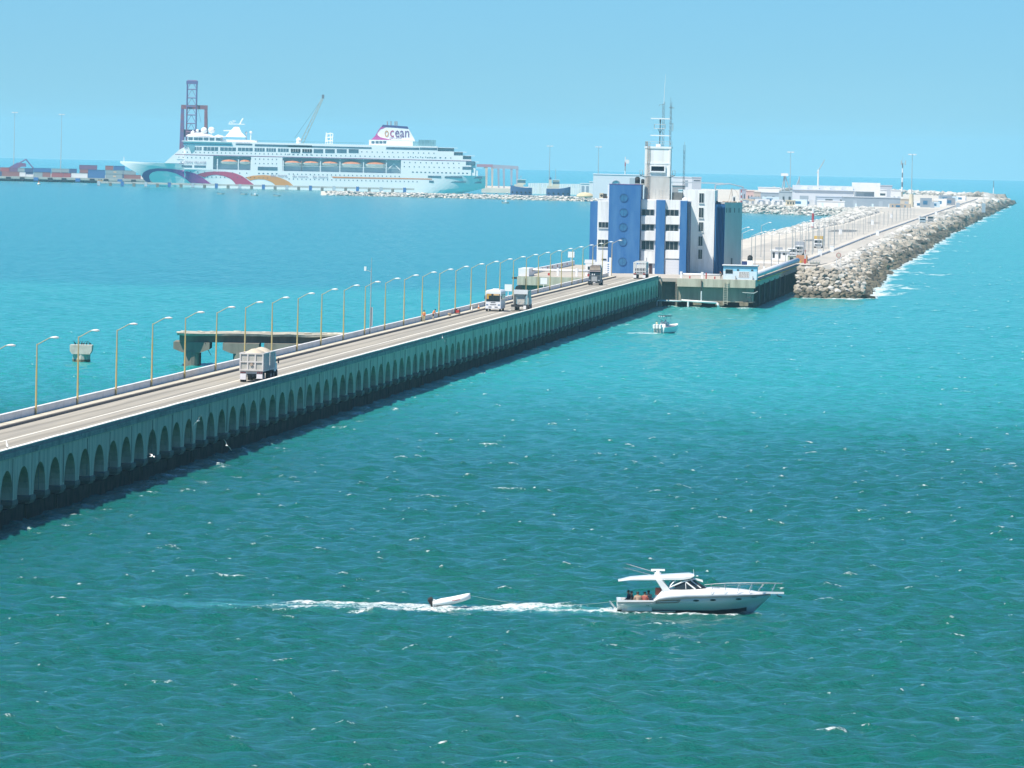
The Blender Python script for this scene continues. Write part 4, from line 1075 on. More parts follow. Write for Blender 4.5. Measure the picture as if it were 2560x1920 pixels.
# splayed side in blue fins and grey wall, turned away from the sun
a0 = (ht1 + .0, SF + 9.1); a1 = (ht1 + 2.0, SF + 12.2); a2 = (ht1 + 5.4, SF + 21.5)
zt = BP(*Z5(1740, 392), SF + 11)[1]; zt2 = BP(*Z5(1870, 375), SF + 18)[1]
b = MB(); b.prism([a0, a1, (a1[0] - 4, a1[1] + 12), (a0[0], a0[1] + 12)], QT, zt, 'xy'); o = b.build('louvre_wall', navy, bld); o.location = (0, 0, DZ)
for i in range(7):
    f = (i + .4) / 7; px_, py_ = a0[0] + (a1[0] - a0[0]) * f, a0[1] + (a1[1] - a0[1]) * f
    b = MB(); b.prism([(px_, py_ - .05), (px_ + .10, py_ + .02), (px_ + .30, py_ - .30), (px_ + .2, py_ - .36)], QT + .1, zt - .1, 'xy'); o = b.build('louvre_fin', facade_blue, bld); o.location = (0, 0, DZ)
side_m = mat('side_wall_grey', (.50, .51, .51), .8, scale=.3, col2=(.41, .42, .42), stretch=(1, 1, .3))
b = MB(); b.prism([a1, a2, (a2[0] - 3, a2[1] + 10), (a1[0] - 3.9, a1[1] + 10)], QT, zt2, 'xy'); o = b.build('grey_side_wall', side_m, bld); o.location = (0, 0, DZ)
for i, f in enumerate((.10, .24, .32, .55, .8)):
    px_, py_ = a1[0] + (a2[0] - a1[0]) * f, a1[1] + (a2[1] - a1[1]) * f
    b = MB(); b.prism([(px_ + .02, py_ - .03), (px_ + .12, py_ + .25), (px_ + .14, py_ + .24), (px_ + .04, py_ - .04)], zt2 - 2.2, zt2 - 1.2, 'xy'); o = b.build('slit', dark, bld); o.location = (0, 0, DZ)
px_, py_ = a1[0] + (a2[0] - a1[0]) * .42, a1[1] + (a2[1] - a1[1]) * .42
b = MB(); b.prism([(px_ + .02, py_ - .03), (px_ + .3, py_ + .75), (px_ + .32, py_ + .74), (px_ + .04, py_ - .04)], QT + .3, QT + 3.6, 'xy'); o = b.build('side_door', dark, bld); o.location = (0, 0, DZ)
# roof parapet trims
bb('roof_coping', white, bt0 - .05, bt1, SF + 3.1, SF + 3.5, bz1, bz1 + .22)
bb('roof_coping', mat('coping_purple', (.25, .12, .35), .7, .3, 2.), ct0 - .06, ct1 + .06, SF - .06, SF + .3, cz1, cz1 + .10)
# tower
TS = SF + 6.
t0, t1, _, tz1 = zr(937, 915, 1218, 1400, TS, Z4)
tz1 = BP(*Z4(1085, 935), TS)[1]
tower_m = mat('tower_white_stained', (.78, .78, .78), .75, scale=.5, col2=(.60, .56, .50), stretch=(1.2, 1.2, .12), lo=.5, hi=.8)
tower_lo = mat('tower_render_bare', (.55, .55, .53), .85, scale=.5, col2=(.42, .40, .37), stretch=(1, 1, .2))
zmid = BP(*Z4(1085, 1245), TS)[1]
bb('tower_lower', tower_lo, t0, t1, TS, TS + 6, bz1 - .5, zmid)
bb('tower_upper', tower_m, t0, t1, TS - .04, TS + 6.04, zmid, tz1)
bb('tower_cornice', white, t0 - .15, t1 + .15, TS - .2, TS + 6.2, tz1, BP(*Z4(1085, 912), TS)[1])
zb = BP(*Z4(1085, 1097), TS)[1]; bb('tower_band', white, t0 - .08, t1 + .08, TS - .15, TS - .04, zb - .18, zb + .18)
bb('pilaster', white_weather, t1 - .35, t1 + .03, TS - .12, TS - .04, zmid, tz1); bb('pilaster', white_weather, t0 - .03, t0 + .5, TS - .12, TS - .04, zmid, tz1)
w0, w1, wz0, wz1 = zr(1010, 1132, 1153, 1184, TS, Z4)
o = bb('tower_window', mat('tower_glass', (.015, .015, .03), .1, .3, 2.), w0, w1, TS - .08, TS - .045, wz0, wz1)
bb('frame', white, w0 - .3, w0, TS - .4, TS - .045, wz0 - .3, wz1 + .2, o); bb('frame', white, w1, w1 + .3, TS - .4, TS - .045, wz0 - .3, wz1 + .2, o); bb('frame', white, w0, w1, TS - .4, TS - .045, wz1, wz1 + .2, o); bb('sill', white, w0, w1, TS - .4, TS - .045, wz0 - .3, wz0, o)
tz2 = BP(*Z4(1085, 912), TS)[1]
def tube_part(name, m, pts, r, n=6):
    o = MB().tube(pts, r, n).build(name, m, bld); o.location = (0, 0, DZ); return o
l0 = BP(*Z4(965, 1100), TS)[0]; l1 = BP(*Z4(990, 1100), TS)[0]
for x in (l0, l1): tube_part('ladder_rail', rusty, [(x, TS - .25, bz1), (x, TS - .25, tz2 + .9)], .04, 5)
lad = None
for i in range(36):
    z = bz1 + .3 + i * .33
    if z > tz2 + .5: break
    tube_part('ladder_rung', rusty, [(l0, TS - .25, z), (l1, TS - .25, z)], .035, 4)
# tower-top rail
for x in (t0, (t0 + t1) / 2, t1):
    for y in (TS, TS + 6): tube_part('rail_post', steel, [(x, y, tz2), (x, y, tz2 + 1.05)], .03, 5)
for z in (.55, 1.05): tube_part('top_rail', steel, [(t0, TS, tz2 + z), (t1, TS, tz2 + z), (t1, TS + 6, tz2 + z), (t0, TS + 6, tz2 + z), (t0, TS, tz2 + z)], .025, 5)
bb('tower_hatch', white, (t0 + t1) / 2 - .5, (t0 + t1) / 2 + .5, TS + 1, TS + 3, tz2, tz2 + .5)
bb('wire_cage', mat('cage_mesh', (.3, .38, .42), .6, .3, 3.), t0, t0 + .6, TS + .2, TS + .8, tz2, tz2 + 1.0)
for sx, x in ((-1, t0), (1, t1)):
    zz = BP(*Z4(900, 1250), TS)[1]
    tube_part('bracket', dark, [(x, TS + .5, zz), (x + sx * 1.0, TS + .5, zz + .45)], .06); bb('side_platform', dark, min(x, x + sx * 1.05), max(x, x + sx * 1.05), TS, TS + 1.2, zz + .45, zz + .52)
    for yy in (TS, TS + 1.2): tube_part('platform_rail', steel, [(x + sx * 1.05, yy, zz + .5), (x + sx * 1.05, yy, zz + 1.5), (x + sx * .5, yy, zz + 1.5), (x + sx * .5, yy, zz + .5)], .03, 5)
# roof rails and clutter
for i in range(5):
    x = BP(*Z5(1045 + i * 38, 240), SF + 3.5)[0]; tube_part('roof_rail_post', steel, [(x, SF + 3.6, bz1), (x, SF + 3.6, bz1 + 2.4)], .03, 5)
xa, xb = BP(*Z5(1045, 240), SF + 3.5)[0], BP(*Z5(1200, 240), SF + 3.5)[0]
for z in (.9, 1.6, 2.4): tube_part('roof_rail', steel, [(xa, SF + 3.6, bz1 + z), (xb, SF + 3.6, bz1 + z)], .03, 5)
block('plant_room', mat('plant_room_grey', (.16, .17, .17), .8, .3, .8), 1218, 268, 1332, 7., 5, zb=bz1)
# things on the roofs
def roof_unit(name, label, cat, px, py, s, builder, Z=Z5, zfix=None):
    tt, z = BP(*Z(px, py), s)
    o = brthing(name, label, cat, s, tt, zfix if zfix is not None else z); builder(o); return o
def dish(o):
    b = MB(); b.sphere((0, 0, .55), .6, 14, 4, sz=.35, half=True); q = b.build('reflector', white, o, smooth=True); q.rotation_euler = (math.radians(60), 0, 0)
    b = MB(); b.cyl((0, .1, 0), (0, .1, .7), .06, n=6); b.build('mount', steel, o)
roof_unit('satellite_dish', 'white satellite dish at the roof corner of the blue building', 'dish', 1362, 372, SF + 4, dish, zfix=bz1)
for i, (px_, w, h, lab, m_) in enumerate(((452, .9, 1.3, 'beige ventilation box on the roof edge of the blue wing', mat('unit_beige', (.55, .48, .36), .8, .2, 2.)), (488, .8, 1.2, 'dark machine unit on the roof between box and stair tower', dark), (515, .6, .7, 'small brown tank on the roof against the blue stair tower', rusty))):
    tt, _ = BP(*Z5(px_, 340), SF + 6)
    o = brthing('roof_machine', lab, 'machine', SF + 6, tt, bz1 + .0)
    b = MB(); b.box(-w / 2, w / 2, 0, 1, .15, h); b.build('casing', m_, o)
    b = MB(); b.cyl((0, -.03, h * .6), (0, .05, h * .6), w * .3, n=12); b.build('fan', dark, o)
    b = MB(); b.box(-w / 2, w / 2, 0, .1, 0, .15); b.box(-w / 2, w / 2, .9, 1, 0, .15); b.build('feet', steel, o)
for i, (px_, py_, r) in enumerate(((857, 1300, .55), (915, 1298, .36))):
    tt, z = BP(*Z4(px_, py_), SF + 5)
    o = brthing('roof_tank', ['larger black water tank on the blue stair tower roof', 'smaller black water tank beside the white tower wall'][i], 'tank', SF + 5, tt, cz1)
    b = MB(); b.cyl((0, 0, .35), (0, 0, .35 + 1.7 * r * 1.2), r, n=14); b.cyl((0, 0, .35 + 2.04 * r), (0, 0, .35 + 2.5 * r), r * .95, r * .4, n=14); b.build('barrel', black, o, smooth=True)
    b = MB(); b.box(-r, r, -r, r, 0, .35); b.build('stand', concrete, o)
# masts and radars
mast_m = mat('mast_grey', (.20, .21, .22), .6, .3, 3.)
def lattice(o, x, y, z0, z1, w, name='lattice_mast', m=None, step=1.1):
    b = MB()
    for a in range(3):
        ax, ay = w * math.cos(a * 2.094 + .5), w * math.sin(a * 2.094 + .5); b.cyl((x + ax, y + ay, z0), (x + ax, y + ay, z1), .035, n=4)
    z = z0; q = 0
    while z < z1 - step:
        for a in range(3):
            p = (x + w * math.cos(a * 2.094 + .5), y + w * math.sin(a * 2.094 + .5), z); r = (x + w * math.cos((a + 1) * 2.094 + .5), y + w * math.sin((a + 1) * 2.094 + .5), z + step); b.cyl(p, r, .02, n=3)
        z += step
    return b.build(name, m or mast_m, o)
tx, tz = BP(*Z4(1103, 900), TS + 1.5)
o = brthing('radar_scanner', 'pole with two white radar bars on the tower top', 'radar', TS + 1.5, tx, tz2 + .5)
zz = lambda y: BP(*Z4(1103, y), TS + 1.5)[1] - tz2 - .5
b = MB(); b.cyl((0, 0, 0), (0, 0, zz(650)), .1, n=8); b.cyl((0, 0, zz(650)), (0, 0, zz(612)), .16, n=8); b.build('pole', dark, o)
for y_, nm in ((604, 'upper'), (791, 'lower')):
    b = MB(); b.box(-2.05, 2.05, -.12, .12, zz(y_) - .12, zz(y_) + .12); b.build('radar_bar', white, o)
b = MB(); b.tube([(-1.25, -.5, zz(715)), (1.1, -.5, zz(715)), (1.1, .5, zz(715)), (-1.25, .5, zz(715)), (-1.25, -.5, zz(715))], .05, 5); b.tube([(-1.25, -.5, zz(668)), (1.1, -.5, zz(668)), (1.1, .5, zz(668)), (-1.25, .5, zz(668)), (-1.25, -.5, zz(668))], .04, 5)
for x, y in ((-1.25, -.5), (1.1, -.5), (1.1, .5), (-1.25, .5)): b.cyl((x, y, zz(715)), (x, y, zz(668)), .04, n=5)
b.build('platform_frame', steel, o)
b = MB(); b.tube([(-.5, 0, zz(715)), (0, 0, zz(770)), (.5, 0, zz(715))], .05, 5); b.build('strut', dark, o)
tx, _ = BP(*Z4(1143, 600), TS + 4)
z_at = lambda y: BP(*Z4(1143, y), TS + 4)[1]
o = brthing('whip_mast', 'tall lattice mast ending in a long white whip antenna on the tower', 'antenna', TS + 4, tx, 0)
lattice(o, 0, 0, tz2, z_at(440), .28)
b = MB(); b.cyl((.05, 0, z_at(440)), (.15, 0, z_at(250)), .06, .045, n=6); b.cyl((.15, 0, z_at(250)), (.28, 0, z_at(110)), .045, .02, n=6); b.build('whip', white, o)
b = MB(); b.tube([(-.9, 0, z_at(465)), (-.9, 0, z_at(450)), (0, 0, z_at(455))], .03, 5); b.tube([(-.3, 0, z_at(445)), (.25, 0, z_at(445)), (.25, 0, z_at(420))], .05, 5); b.build('yard', mast_m, o)
tx, _ = BP(*Z4(1224, 600), TS + 5)
z_at = lambda y: BP(*Z4(1224, y), TS + 5)[1]
o = brthing('antenna_mast', 'dark lattice mast with crossarms at the tower corner', 'antenna', TS + 5, tx, 0)
lattice(o, 0, 0, tz2 - 2, z_at(430), .2)
b = MB(); b.cyl((-.05, 0, z_at(430)), (-.05, 0, z_at(370)), .03, n=5); b.cyl((.2, 0, z_at(600)), (.2, 0, z_at(415)), .03, n=5); b.build('whip', mast_m, o)
for y_, xx in ((482, .75), (655, .6), (738, .55), (605, .5)):
    b = MB(); b.tube([(-.4, 0, z_at(y_)), (xx, 0, z_at(y_ + 3))], .06 if y_ == 482 else .035, 5); b.build('crossarm', mast_m, o)
b = MB()
for x in (.35, .55): b.cyl((x, 0, z_at(735)), (x, 0, z_at(660)), .05, n=6)
b.build('dipole', steel, o)
# roof hut, derrick and small masts on the right-hand block
o = brthing('roof_derrick', 'thin steel tripod derrick with a white roof hut behind the grey wall', 'derrick', SF + 21, ht1 + 3.3, zt2)
b = MB(); b.box(-.1, .55, 0, 1.2, 0, 1.35); b.build('hut', white, o)
b = MB(); b.box(.2, .5, -.03, .0, .2, 1.1); b.build('hut_door', dark, o)
for q in ((-.9, 0), (.1, .8), (-.1, -.7)): b = MB(); b.cyl((q[0], q[1], 0), (-.25, 0, 3.1), .04, n=5); b.build('leg', rusty, o)
b = MB(); b.tube([(-.25, 0, 3.1), (.6, 0, 2.6), (1.1, 0, 1.9), (1.3, 0, 1.1)], .03, 5); b.build('stay', rusty, o)
b = MB()
for q in range(26): b.sphere((ht1 - 1.0 + random.uniform(0, 5.8), SF + 13 + random.uniform(0, 8), zt2 + .1), random.uniform(.12, .3), 6, 4, sz=.8)
o = b.build('roof_debris', rusty, frame='BR'); o.location = (BX, 0, DZ); tag(o, 'rusty scraps and junk lying along the grey roof edge', 'debris', kind='stuff')
for i, (px_, y1, lab) in enumerate(((1370, 895, 'thin grey lattice mast behind the white tower block'),)):
    tx, _ = BP(*Z4(px_, 1200), SF + 14)
    o = brthing('lattice_antenna', lab, 'antenna', SF + 14, tx, 0)
    lattice(o, 0, 0, hz1 if tx > ht0 else bz1, BP(*Z4(px_, y1), SF + 14)[1], .22)
    b = MB(); b.cyl((0, 0, BP(*Z4(px_, 905), SF + 14)[1]), (.02, 0, BP(*Z4(px_, 860), SF + 14)[1]), .03, n=5); b.build('tip', steel, o)
# ================================================================ CAUSEWAY AND BREAKWATER
CT = 4.6
def t_left(s): return float(np.interp(s, [2000, 3000, 3600, 4300, 4500], [-30, -31, -29, -33, -42]))
def t_roadr(s): return float(np.interp(s, [1990, 2100, 2300, 2860, 3400, 4500, 6400], [24.5, 24, 22.6, 18.8, 16.5, 17.5, 15]))
def t_kerb(s): return float(np.interp(s, [2052, 2200, 2600, 3000, 3900, 4900, 6400], [17.5, 16, 14.6, 13, 11.6, 10, 9]))
def z_road(s): return float(np.interp(s, [2104, 2260, 6500], [5.85, CT + .02, CT + .02]))
cw = frame_thing('causeway', 'long causeway armoured with boulders running out to sea beyond the quay', 'causeway', kind='structure')
ss = [2106, 2130, 2200, 2300, 2450, 2650, 2900, 3200, 3600, 4000, 4300, 4600, 5000, 5500, 6000, 6380, 6440]
b = MB(); rings = []
for s in ss:
    a, r = t_left(s), tw_right(s); zt_ = min(z_road(s), 5.6) - .12
    e = 0 if s < 6400 else 1
    rings.append([(a, s, -3), (a + 2, s, -.5), (a + 9, s, zt_ - e * 3), (t_roadr(s) + 1, s, zt_ - e * 3), (r - 2, s, -.5), (r + 1, s, -3)])
b.loft(rings).build('core', dust, cw, curve=True)
b = MB(); b.loft([[(23.2, s, -3), (23.4, s, 1), (24, s, z1), (t_roadr(s) + 1.5, s, z1), (tw_right(s) - 3, s, -.8), (tw_right(s) - 1, s, -3)] for s, z1 in ((1985, 1.), (1992, 5.), (2040, 5.3), (2106, 5.4))]).build('core_end', rock_wet, cw, curve=True)
def ribbon(name, m, fa, fb, fz, s0, s1, parent, n=60, th=.12):
    b = MB(); rings = []
    for i in range(n + 1):
        s = s0 + (s1 - s0) * (i / n) ** 1.4; rings.append([(fa(s), s, fz(s) - th), (fb(s), s, fz(s) - th), (fb(s), s, fz(s)), (fa(s), s, fz(s))])
    return b.loft(rings).build(name, m, parent, curve=True)
ribbon('road', tarmac, lambda s: t_kerb(s) + .4, lambda s: t_roadr(s) - .4, lambda s: z_road(s) + .02, 2107, 6380, cw)
ribbon('yard', tarmac, lambda s: t_left(s) + 20, lambda s: t_kerb(s) - 3.0, lambda s: z_road(s) + .016, 2300, 4700, cw)
ribbon('verge', dust, lambda s: t_kerb(s) - 3.0, lambda s: t_kerb(s) - .02, lambda s: z_road(s) + .024, 2107, 6000, cw)
b = MB()
for (s0, w, d) in ((3180., 5.5, 70.), (3600., 3., 25.), (2820., 2.5, 30.)):
    n = 16; c_ = -1.0
    b.face([(c_ + w * math.cos(2 * math.pi * i / n) * random.uniform(.75, 1.1), s0 + d * math.sin(2 * math.pi * i / n), z_road(s0) + .03 - s0 * s0 / 2 / RE) for i in range(n)])
tag(b.build('oil_stains', mat('oil_stain', (.17, .165, .16), .9, .3, .1), cw), kind='stuff')
# striped kerb: every block its own piece near the viewer
kw = kb = None; rest = [MB(), MB()]
i = 0; s = 2108.
while s < 6000:
    L = 6.0 if s < 3000 else 9.0
    z = z_road(s) - s * s / 2 / RE; t = t_kerb(s)
    if i < 150:
        if i < 2:
            o = MB().box(-.2, .2, 0, L - .1, -.2, .42).build('kerb_block', [white, navy][i % 2], cw)
            if i == 0: kw = o
            else: kb = o
        else: o = (kw if i % 2 == 0 else kb).copy(); COL.objects.link(o)
        o.location = (t, s, z); o.rotation_euler = (0, 0, -math.atan((t_kerb(s + L) - t) / L))
    else: rest[i % 2].box(t - .2, t + .2, s, s + L - .1, z - .2, z + .45)
    s += L; i += 1
for q in (0, 1): tag(rest[q].build('kerb_run', [white, navy][q], cw), kind='stuff')

# ---- boulders
def rock_mesh(seed, blocky):
    r = random.Random(seed); b = MB(); ph = (1 + 5 ** .5) / 2
    vs = [(-1, ph, 0), (1, ph, 0), (-1, -ph, 0), (1, -ph, 0), (0, -1, ph), (0, 1, ph), (0, -1, -ph), (0, 1, -ph), (ph, 0, -1), (ph, 0, 1), (-ph, 0, -1), (-ph, 0, 1)]
    fs = [(0, 11, 5), (0, 5, 1), (0, 1, 7), (0, 7, 10), (0, 10, 11), (1, 5, 9), (5, 11, 4), (11, 10, 2), (10, 7, 6), (7, 1, 8), (3, 9, 4), (3, 4, 2), (3, 2, 6), (3, 6, 8), (3, 8, 9), (4, 9, 5), (2, 4, 11), (6, 2, 10), (8, 6, 7), (9, 8, 1)]
    out = []
    for v in vs:
        n = math.sqrt(sum(c * c for c in v)); v = [c / n for c in v]
        if blocky: m_ = max(abs(c) for c in v); v = [c / m_ ** .75 for c in v]
        k = r.uniform(.78, 1.12); out.append((v[0] * k * 1.1, v[1] * k * .95, v[2] * k * .78))
    return out, fs
ROCKS = [rock_mesh(i, i % 3 == 0) for i in range(9)]
protos = {}
class Joined:
    def __init__(s): s.v = []; s.f = []
    def add(s, c, size, rot, k):
        vs, fs = ROCKS[k]; n = len(s.v)
        for v in vs:
            q = rot @ Vector(v); s.v.append((c[0] + q.x * size[0], c[1] + q.y * size[1], c[2] + q.z * size[2]))
        s.f += [tuple(n + i for i in f) for f in fs]
mats3 = [rock_pale, rock_m, rock_wet]
far_rocks = [Joined(), Joined(), Joined()]
from mathutils import Euler
n_ind = 0
def put_rock(c, size, band, individual, parent=cw):
    global n_ind
    k = random.randrange(9); rot = Euler((random.uniform(-.5, .5), random.uniform(-.5, .5), random.uniform(0, 6.28)))
    if individual and n_ind < 300:
        key = (k, band)
        if key not in protos:
            me = bpy.data.meshes.new('boulder'); me.from_pydata(ROCKS[k][0], [], ROCKS[k][1]); me.materials.append(mats3[band]); protos[key] = me
        o = bpy.data.objects.new('boulder', protos[key]); COL.objects.link(o); o.parent = parent
        o.location = (c[0], c[1], c[2] - c[1] ** 2 / 2 / RE); o.rotation_euler = rot; o.scale = size; n_ind += 1
    else:
        far_rocks[band].add((c[0], c[1], c[2] - c[1] ** 2 / 2 / RE), size, rot.to_matrix(), k)
# end slope facing the viewer
cand = []
for r_ in range(11):
    f = r_ / 10
    t = 23.4 + random.uniform(0, .4)
    while t < 38.5 - 1.5 * f:
        sz = random.uniform(.55, 1.0) * (1.2 if f < .25 else 1.0)
        z = 6.2 - 6.5 * f + random.uniform(-.25, .25) - max(0, t - 31) * .42 * (1 - f)
        if z > -.8: cand.append((t, 1992 - 14 * f + random.uniform(-.5, .5), z, sz))
        t += sz * 1.55
for (t, s, z, sz) in cand:
    put_rock((t, s, z), (sz * random.uniform(.9, 1.25), sz, sz * random.uniform(.8, 1.05)), 2 if z < 1.5 + random.uniform(-.4, .4) else (1 if random.random() < .8 else 0), True)
# right flank out to the tip
s = 1993.
while s < 6440:
    step = float(np.interp(s, [1993, 2300, 3000, 4000, 6440], [1.5, 1.8, 2.4, 3.5, 5.5]))
    a = t_roadr(s) + .2; w_ = tw_right(s) + random.uniform(-1.4, 1.4)
    nn = max(4, int((w_ - a) / (step * .62)))
    for j in range(nn):
        f = (j + random.uniform(.2, .8)) / nn; t = a + (w_ - a) * f
        z = float(np.interp(f, [0, .12, .38, .62, 1], [3.6, 3.9, 3.4, 2.1, -.6])) + random.uniform(-.5, .5)
        if s < 2060: z += 2.2 * (1 - f) * (2060 - s) / 60
        sz = step * random.choice((.26, .34, .4, .46, .52, .52, .78)) * random.uniform(.85, 1.15)
        band = 0 if f < .34 + random.uniform(-.14, .14) else (2 if z < 1.5 + random.uniform(-.5, .9) else 1)
        put_rock((t, s + random.uniform(-.4, .4) * step, z), (sz * random.uniform(.8, 1.3), sz * random.uniform(.8, 1.3), sz * random.uniform(.65, 1.1)), band, s < 2200)
    s += step
# left bank: pale blocks
s = 2330.
while s < 4500:
    step = float(np.interp(s, [2330, 3000, 4500], [2.0, 2.6, 4.]))
    a, w_ = t_left(s) + random.uniform(-1, 1), t_left(s) + 17
    nn = max(4, int(17 / (step * .75)))
    for j in range(nn):
        f = (j + random.uniform(.2, .8)) / nn; t = a + (w_ - a) * f
        z = float(np.interp(f, [0, .4, .75, 1], [0, 4.4, 5.0, 4.2])) * float(np.interp(s, [2330, 2800, 3500], [.5, .62, 1])) + random.uniform(-.4, .4)
        sz = step * random.uniform(.36, .6)
        put_rock((t, s + random.uniform(-.4, .4) * step, z), (sz, sz * random.uniform(.8, 1.3), sz * random.uniform(.7, 1.05)), 2 if z < .6 else 0, False)
    s += step
# rounded tip
for q in range(260):
    a = random.uniform(-.3, 3.5); r = random.uniform(0, 1) ** .6
    t, s = 6 + 21 * r * math.cos(a), 6400 + 60 * r * math.sin(a); sz = random.uniform(1.5, 3.)
    put_rock((t, s, 6.3 - 6. * r ** 2 + random.uniform(-.5, .5)), (sz, sz, sz * .8), 1 if r < .8 else 2, False)
for q in range(3):
    me = bpy.data.meshes.new('boulder_mass'); me.from_pydata(far_rocks[q].v, [], far_rocks[q].f); me.materials.append(mats3[q]); me.update()
    o = bpy.data.objects.new('boulder_mass', me); COL.objects.link(o); o.parent = cw; tag(o, kind='stuff')
# a slab of broken concrete washed at the toe
t = brthing('concrete_slab', 'dark broken concrete slab lying in the surf at the breakwater toe', 'slab', 1990, 38.5, .1)
b = MB(); b.loft([[(-2.2, -1.4, -.6), (2.3, -1.2, -.7), (2.5, 1.4, -.5), (-2.0, 1.2, -.6)], [(-2.4, -1.3, .9), (2.4, -1.1, .4), (2.3, 1.3, .5), (-2.2, 1.2, 1.0)]]); b.build('slab_block', concrete_wet, t)
b = MB(); b.tube([(2.2, -1, .3), (2.9, -1.1, .5)], .06); b.build('bar', dark, t)

# ---- causeway lamps
clamp_ = lamp_proto('causeway_lamp', 8.2, 1.9, .75, .7)
for ch in clamp_.children:
    if ch.name.startswith(('pole', 'arm')): ch.data.materials[0] = steel
heads = [(1870.7, 568.4), (1880.2, 580.7), (1904.6, 587.5), (1913.7, 585.5), (1935.8, 580), (1954, 578.7), (1971.7, 573.3), (1988.4, 569.2), (2003.6, 563.8), (1925.2, 556.5), (2010.5, 555.2), (2022.8, 559.4), (2026.7, 551.9), (2036.7, 556.5), (2042, 549), (2052.8, 553), (2055, 546.8), (2066.6, 550.3), (2069, 543.2), (2079.7, 547.5), (2082, 540.6), (2092.8, 543.7), (2105.8, 541.4)]
heads.sort(key=lambda q: q[0])
for i, (px_, py_) in enumerate(heads):
    p = P(px_, py_, 14.3)
    s_ = (p.x - BX) * math.sin(TH) + p.y * math.cos(TH); t_ = (p.x - BX) * math.cos(TH) - p.y * math.sin(TH)
    o = clamp_ if i == 0 else copy_tree(clamp_)
    o.location = br(s_, t_ - 2.2, 5.35 if s_ > 2052 else 5.9); o.rotation_euler = (0, 0, -TH)
    tag(o, f'{ordn(i)} grey street lamp beyond the port building, counted across from its grey wall', 'street lamp', 'street lamps along the causeway')
# ---- fence posts across the yard
fe = frame_thing('yard_fence', 'long fence of thin tall grey posts along the causeway yard', 'fence')
b0 = None
for i in range(46):
    s = 2330 + i * 38; z = z_road(s) - s * s / 2 / RE
    if b0 is None: b0 = o = MB().cyl((0, 0, 0), (0, 0, 5.2), .07, n=6).build('fence_post', steel, fe)
    else: o = b0.copy(); COL.objects.link(o)
    o.location = (t_kerb(s) - 4.2 - 2.2 * (i % 2), s, z)
# ---- white pillars along the kerb and yard
for i, (px_, py_, lab) in enumerate(((2049.7, 638, 'white roadside pillar nearest the barrier on the causeway'), (2079.5, 628, 'white roadside pillar by the second bend of the striped kerb'), (2193.5, 587, 'white roadside pillar beside the striped kerb near the dark patch'), (2181, 560, 'white pillar standing in the yard against the pale boulders'), (2101, 584, 'white pillar at the yard edge by the dark patch'), (2229, 543, 'white pillar far down the yard near the warehouse'), (2299.5, 548, 'thin white pillar beside the small dark truck'), (2340, 536, 'white pillar where the far kerb wall starts'))):
    p = P(px_, py_, CT + .3); s_ = (p.x - BX) * math.sin(TH) + p.y * math.cos(TH); t_ = (p.x - BX) * math.cos(TH) - p.y * math.sin(TH)
    o = brthing('roadside_pillar', lab, 'pillar', s_, t_, z_road(s_), 'white pillars along the causeway')
    b = MB(); b.box(-.55, .55, -.3, .3, 0, 1.7); b.build('shaft', white, o); b = MB(); b.box(-.6, .6, -.35, .35, 1.7, 1.85); b.build('cap', white, o)
# ---- round no-entry sign
p = P(2096, 663, 5.6); s_ = (p.x - BX) * math.sin(TH) + p.y * math.cos(TH); t_ = (p.x - BX) * math.cos(TH) - p.y * math.sin(TH)
o = brthing('road_sign', 'round red-rimmed road sign on two posts beside the causeway road', 'sign', s_, t_, z_road(s_))
b = MB(); b.cyl((0, -.03, 2.4), (0, .03, 2.4), .62, n=20); d_ = b.build('disc', mat('sign_rim_red', (.45, .2, .17), .6, .1, 3.), o)
b = MB(); b.cyl((0, -.045, 2.4), (0, -.032, 2.4), .45, n=20); b.build('face', mat('sign_face', (.55, .50, .42), .6, .1, 3.), d_)
for x in (-.5, .5): b = MB(); b.cyl((x, .05, 0), (x, .05, 2.0), .06, n=6); b.build('post', white, o)
# ---- gate house, barrier, crates
def ground(px_, py_, z):
    p = P(px_, py_, z); return (p.x - BX) * math.sin(TH) + p.y * math.cos(TH), (p.x - BX) * math.cos(TH) - p.y * math.sin(TH)
s_, t_ = ground(1951, 649, 5.3)
o = brthing('gate_house', 'small white gate house with dark windows on the causeway', 'gate house', s_, t_, 5.2)
b = MB(); b.box(-2.2, 2.2, 0, 4, 0, 2.3); b.build('wall', white, o)
b = MB(); b.box(-2.6, 2.5, -.4, 4.4, 2.3, 2.6); b.build('roof', white, o)
for x0, x1, z0, z1 in ((-2.0, -1.45, .5, 1.9), (-.6, .0, .4, 1.9), (.6, 1.5, 1.3, 1.8)):
    b = MB(); b.box(x0, x1, -.04, 0, z0, z1); b.build('window', glass, o)
b = MB(); b.box(-1.4, .4, 1.0, 2.6, 2.6, 3.2); b.build('roof_unit', mat('unit_grey', (.3, .32, .35), .7, .2, 1.), o)
wl_ = frame_thing('gate_wall', 'low whitewashed wall in front of the gate house', 'wall')
for i in range(7):
    o = MB().box(2.0 + i * 1.85, 3.7 + i * 1.85, 2120, 2120.4, 4.9, 6.2).build('wall_panel', white_weather, wl_); o.location = (0, 0, -.3)
s_, t_ = ground(2004, 655, 5.3)
o = brthing('brick_pen', 'orange brick pen beside the road barrier', 'pen', s_, t_, 5.1)
b = MB(); b.box(-1.4, 1.4, 0, .3, 0, 1.9); b.box(-1.4, -1.1, .3, 4, 0, 1.9); b.box(1.1, 1.4, .3, 4, 0, 1.5); b.build('brick_wall', mat('brick_orange', (.52, .26, .13), .9, .25, 2.), o)
b = MB(); b.box(-1.3, .0, -.3, -.05, -.1, .45); b.build('yellow_board', mat('strip_yellow', (.62, .42, .06)), o)
s_, t_ = ground(2012.5, 660, 5.3)
o = brthing('road_barrier', 'red and white barrier post at the causeway gate', 'barrier', s_, t_, 5.2)
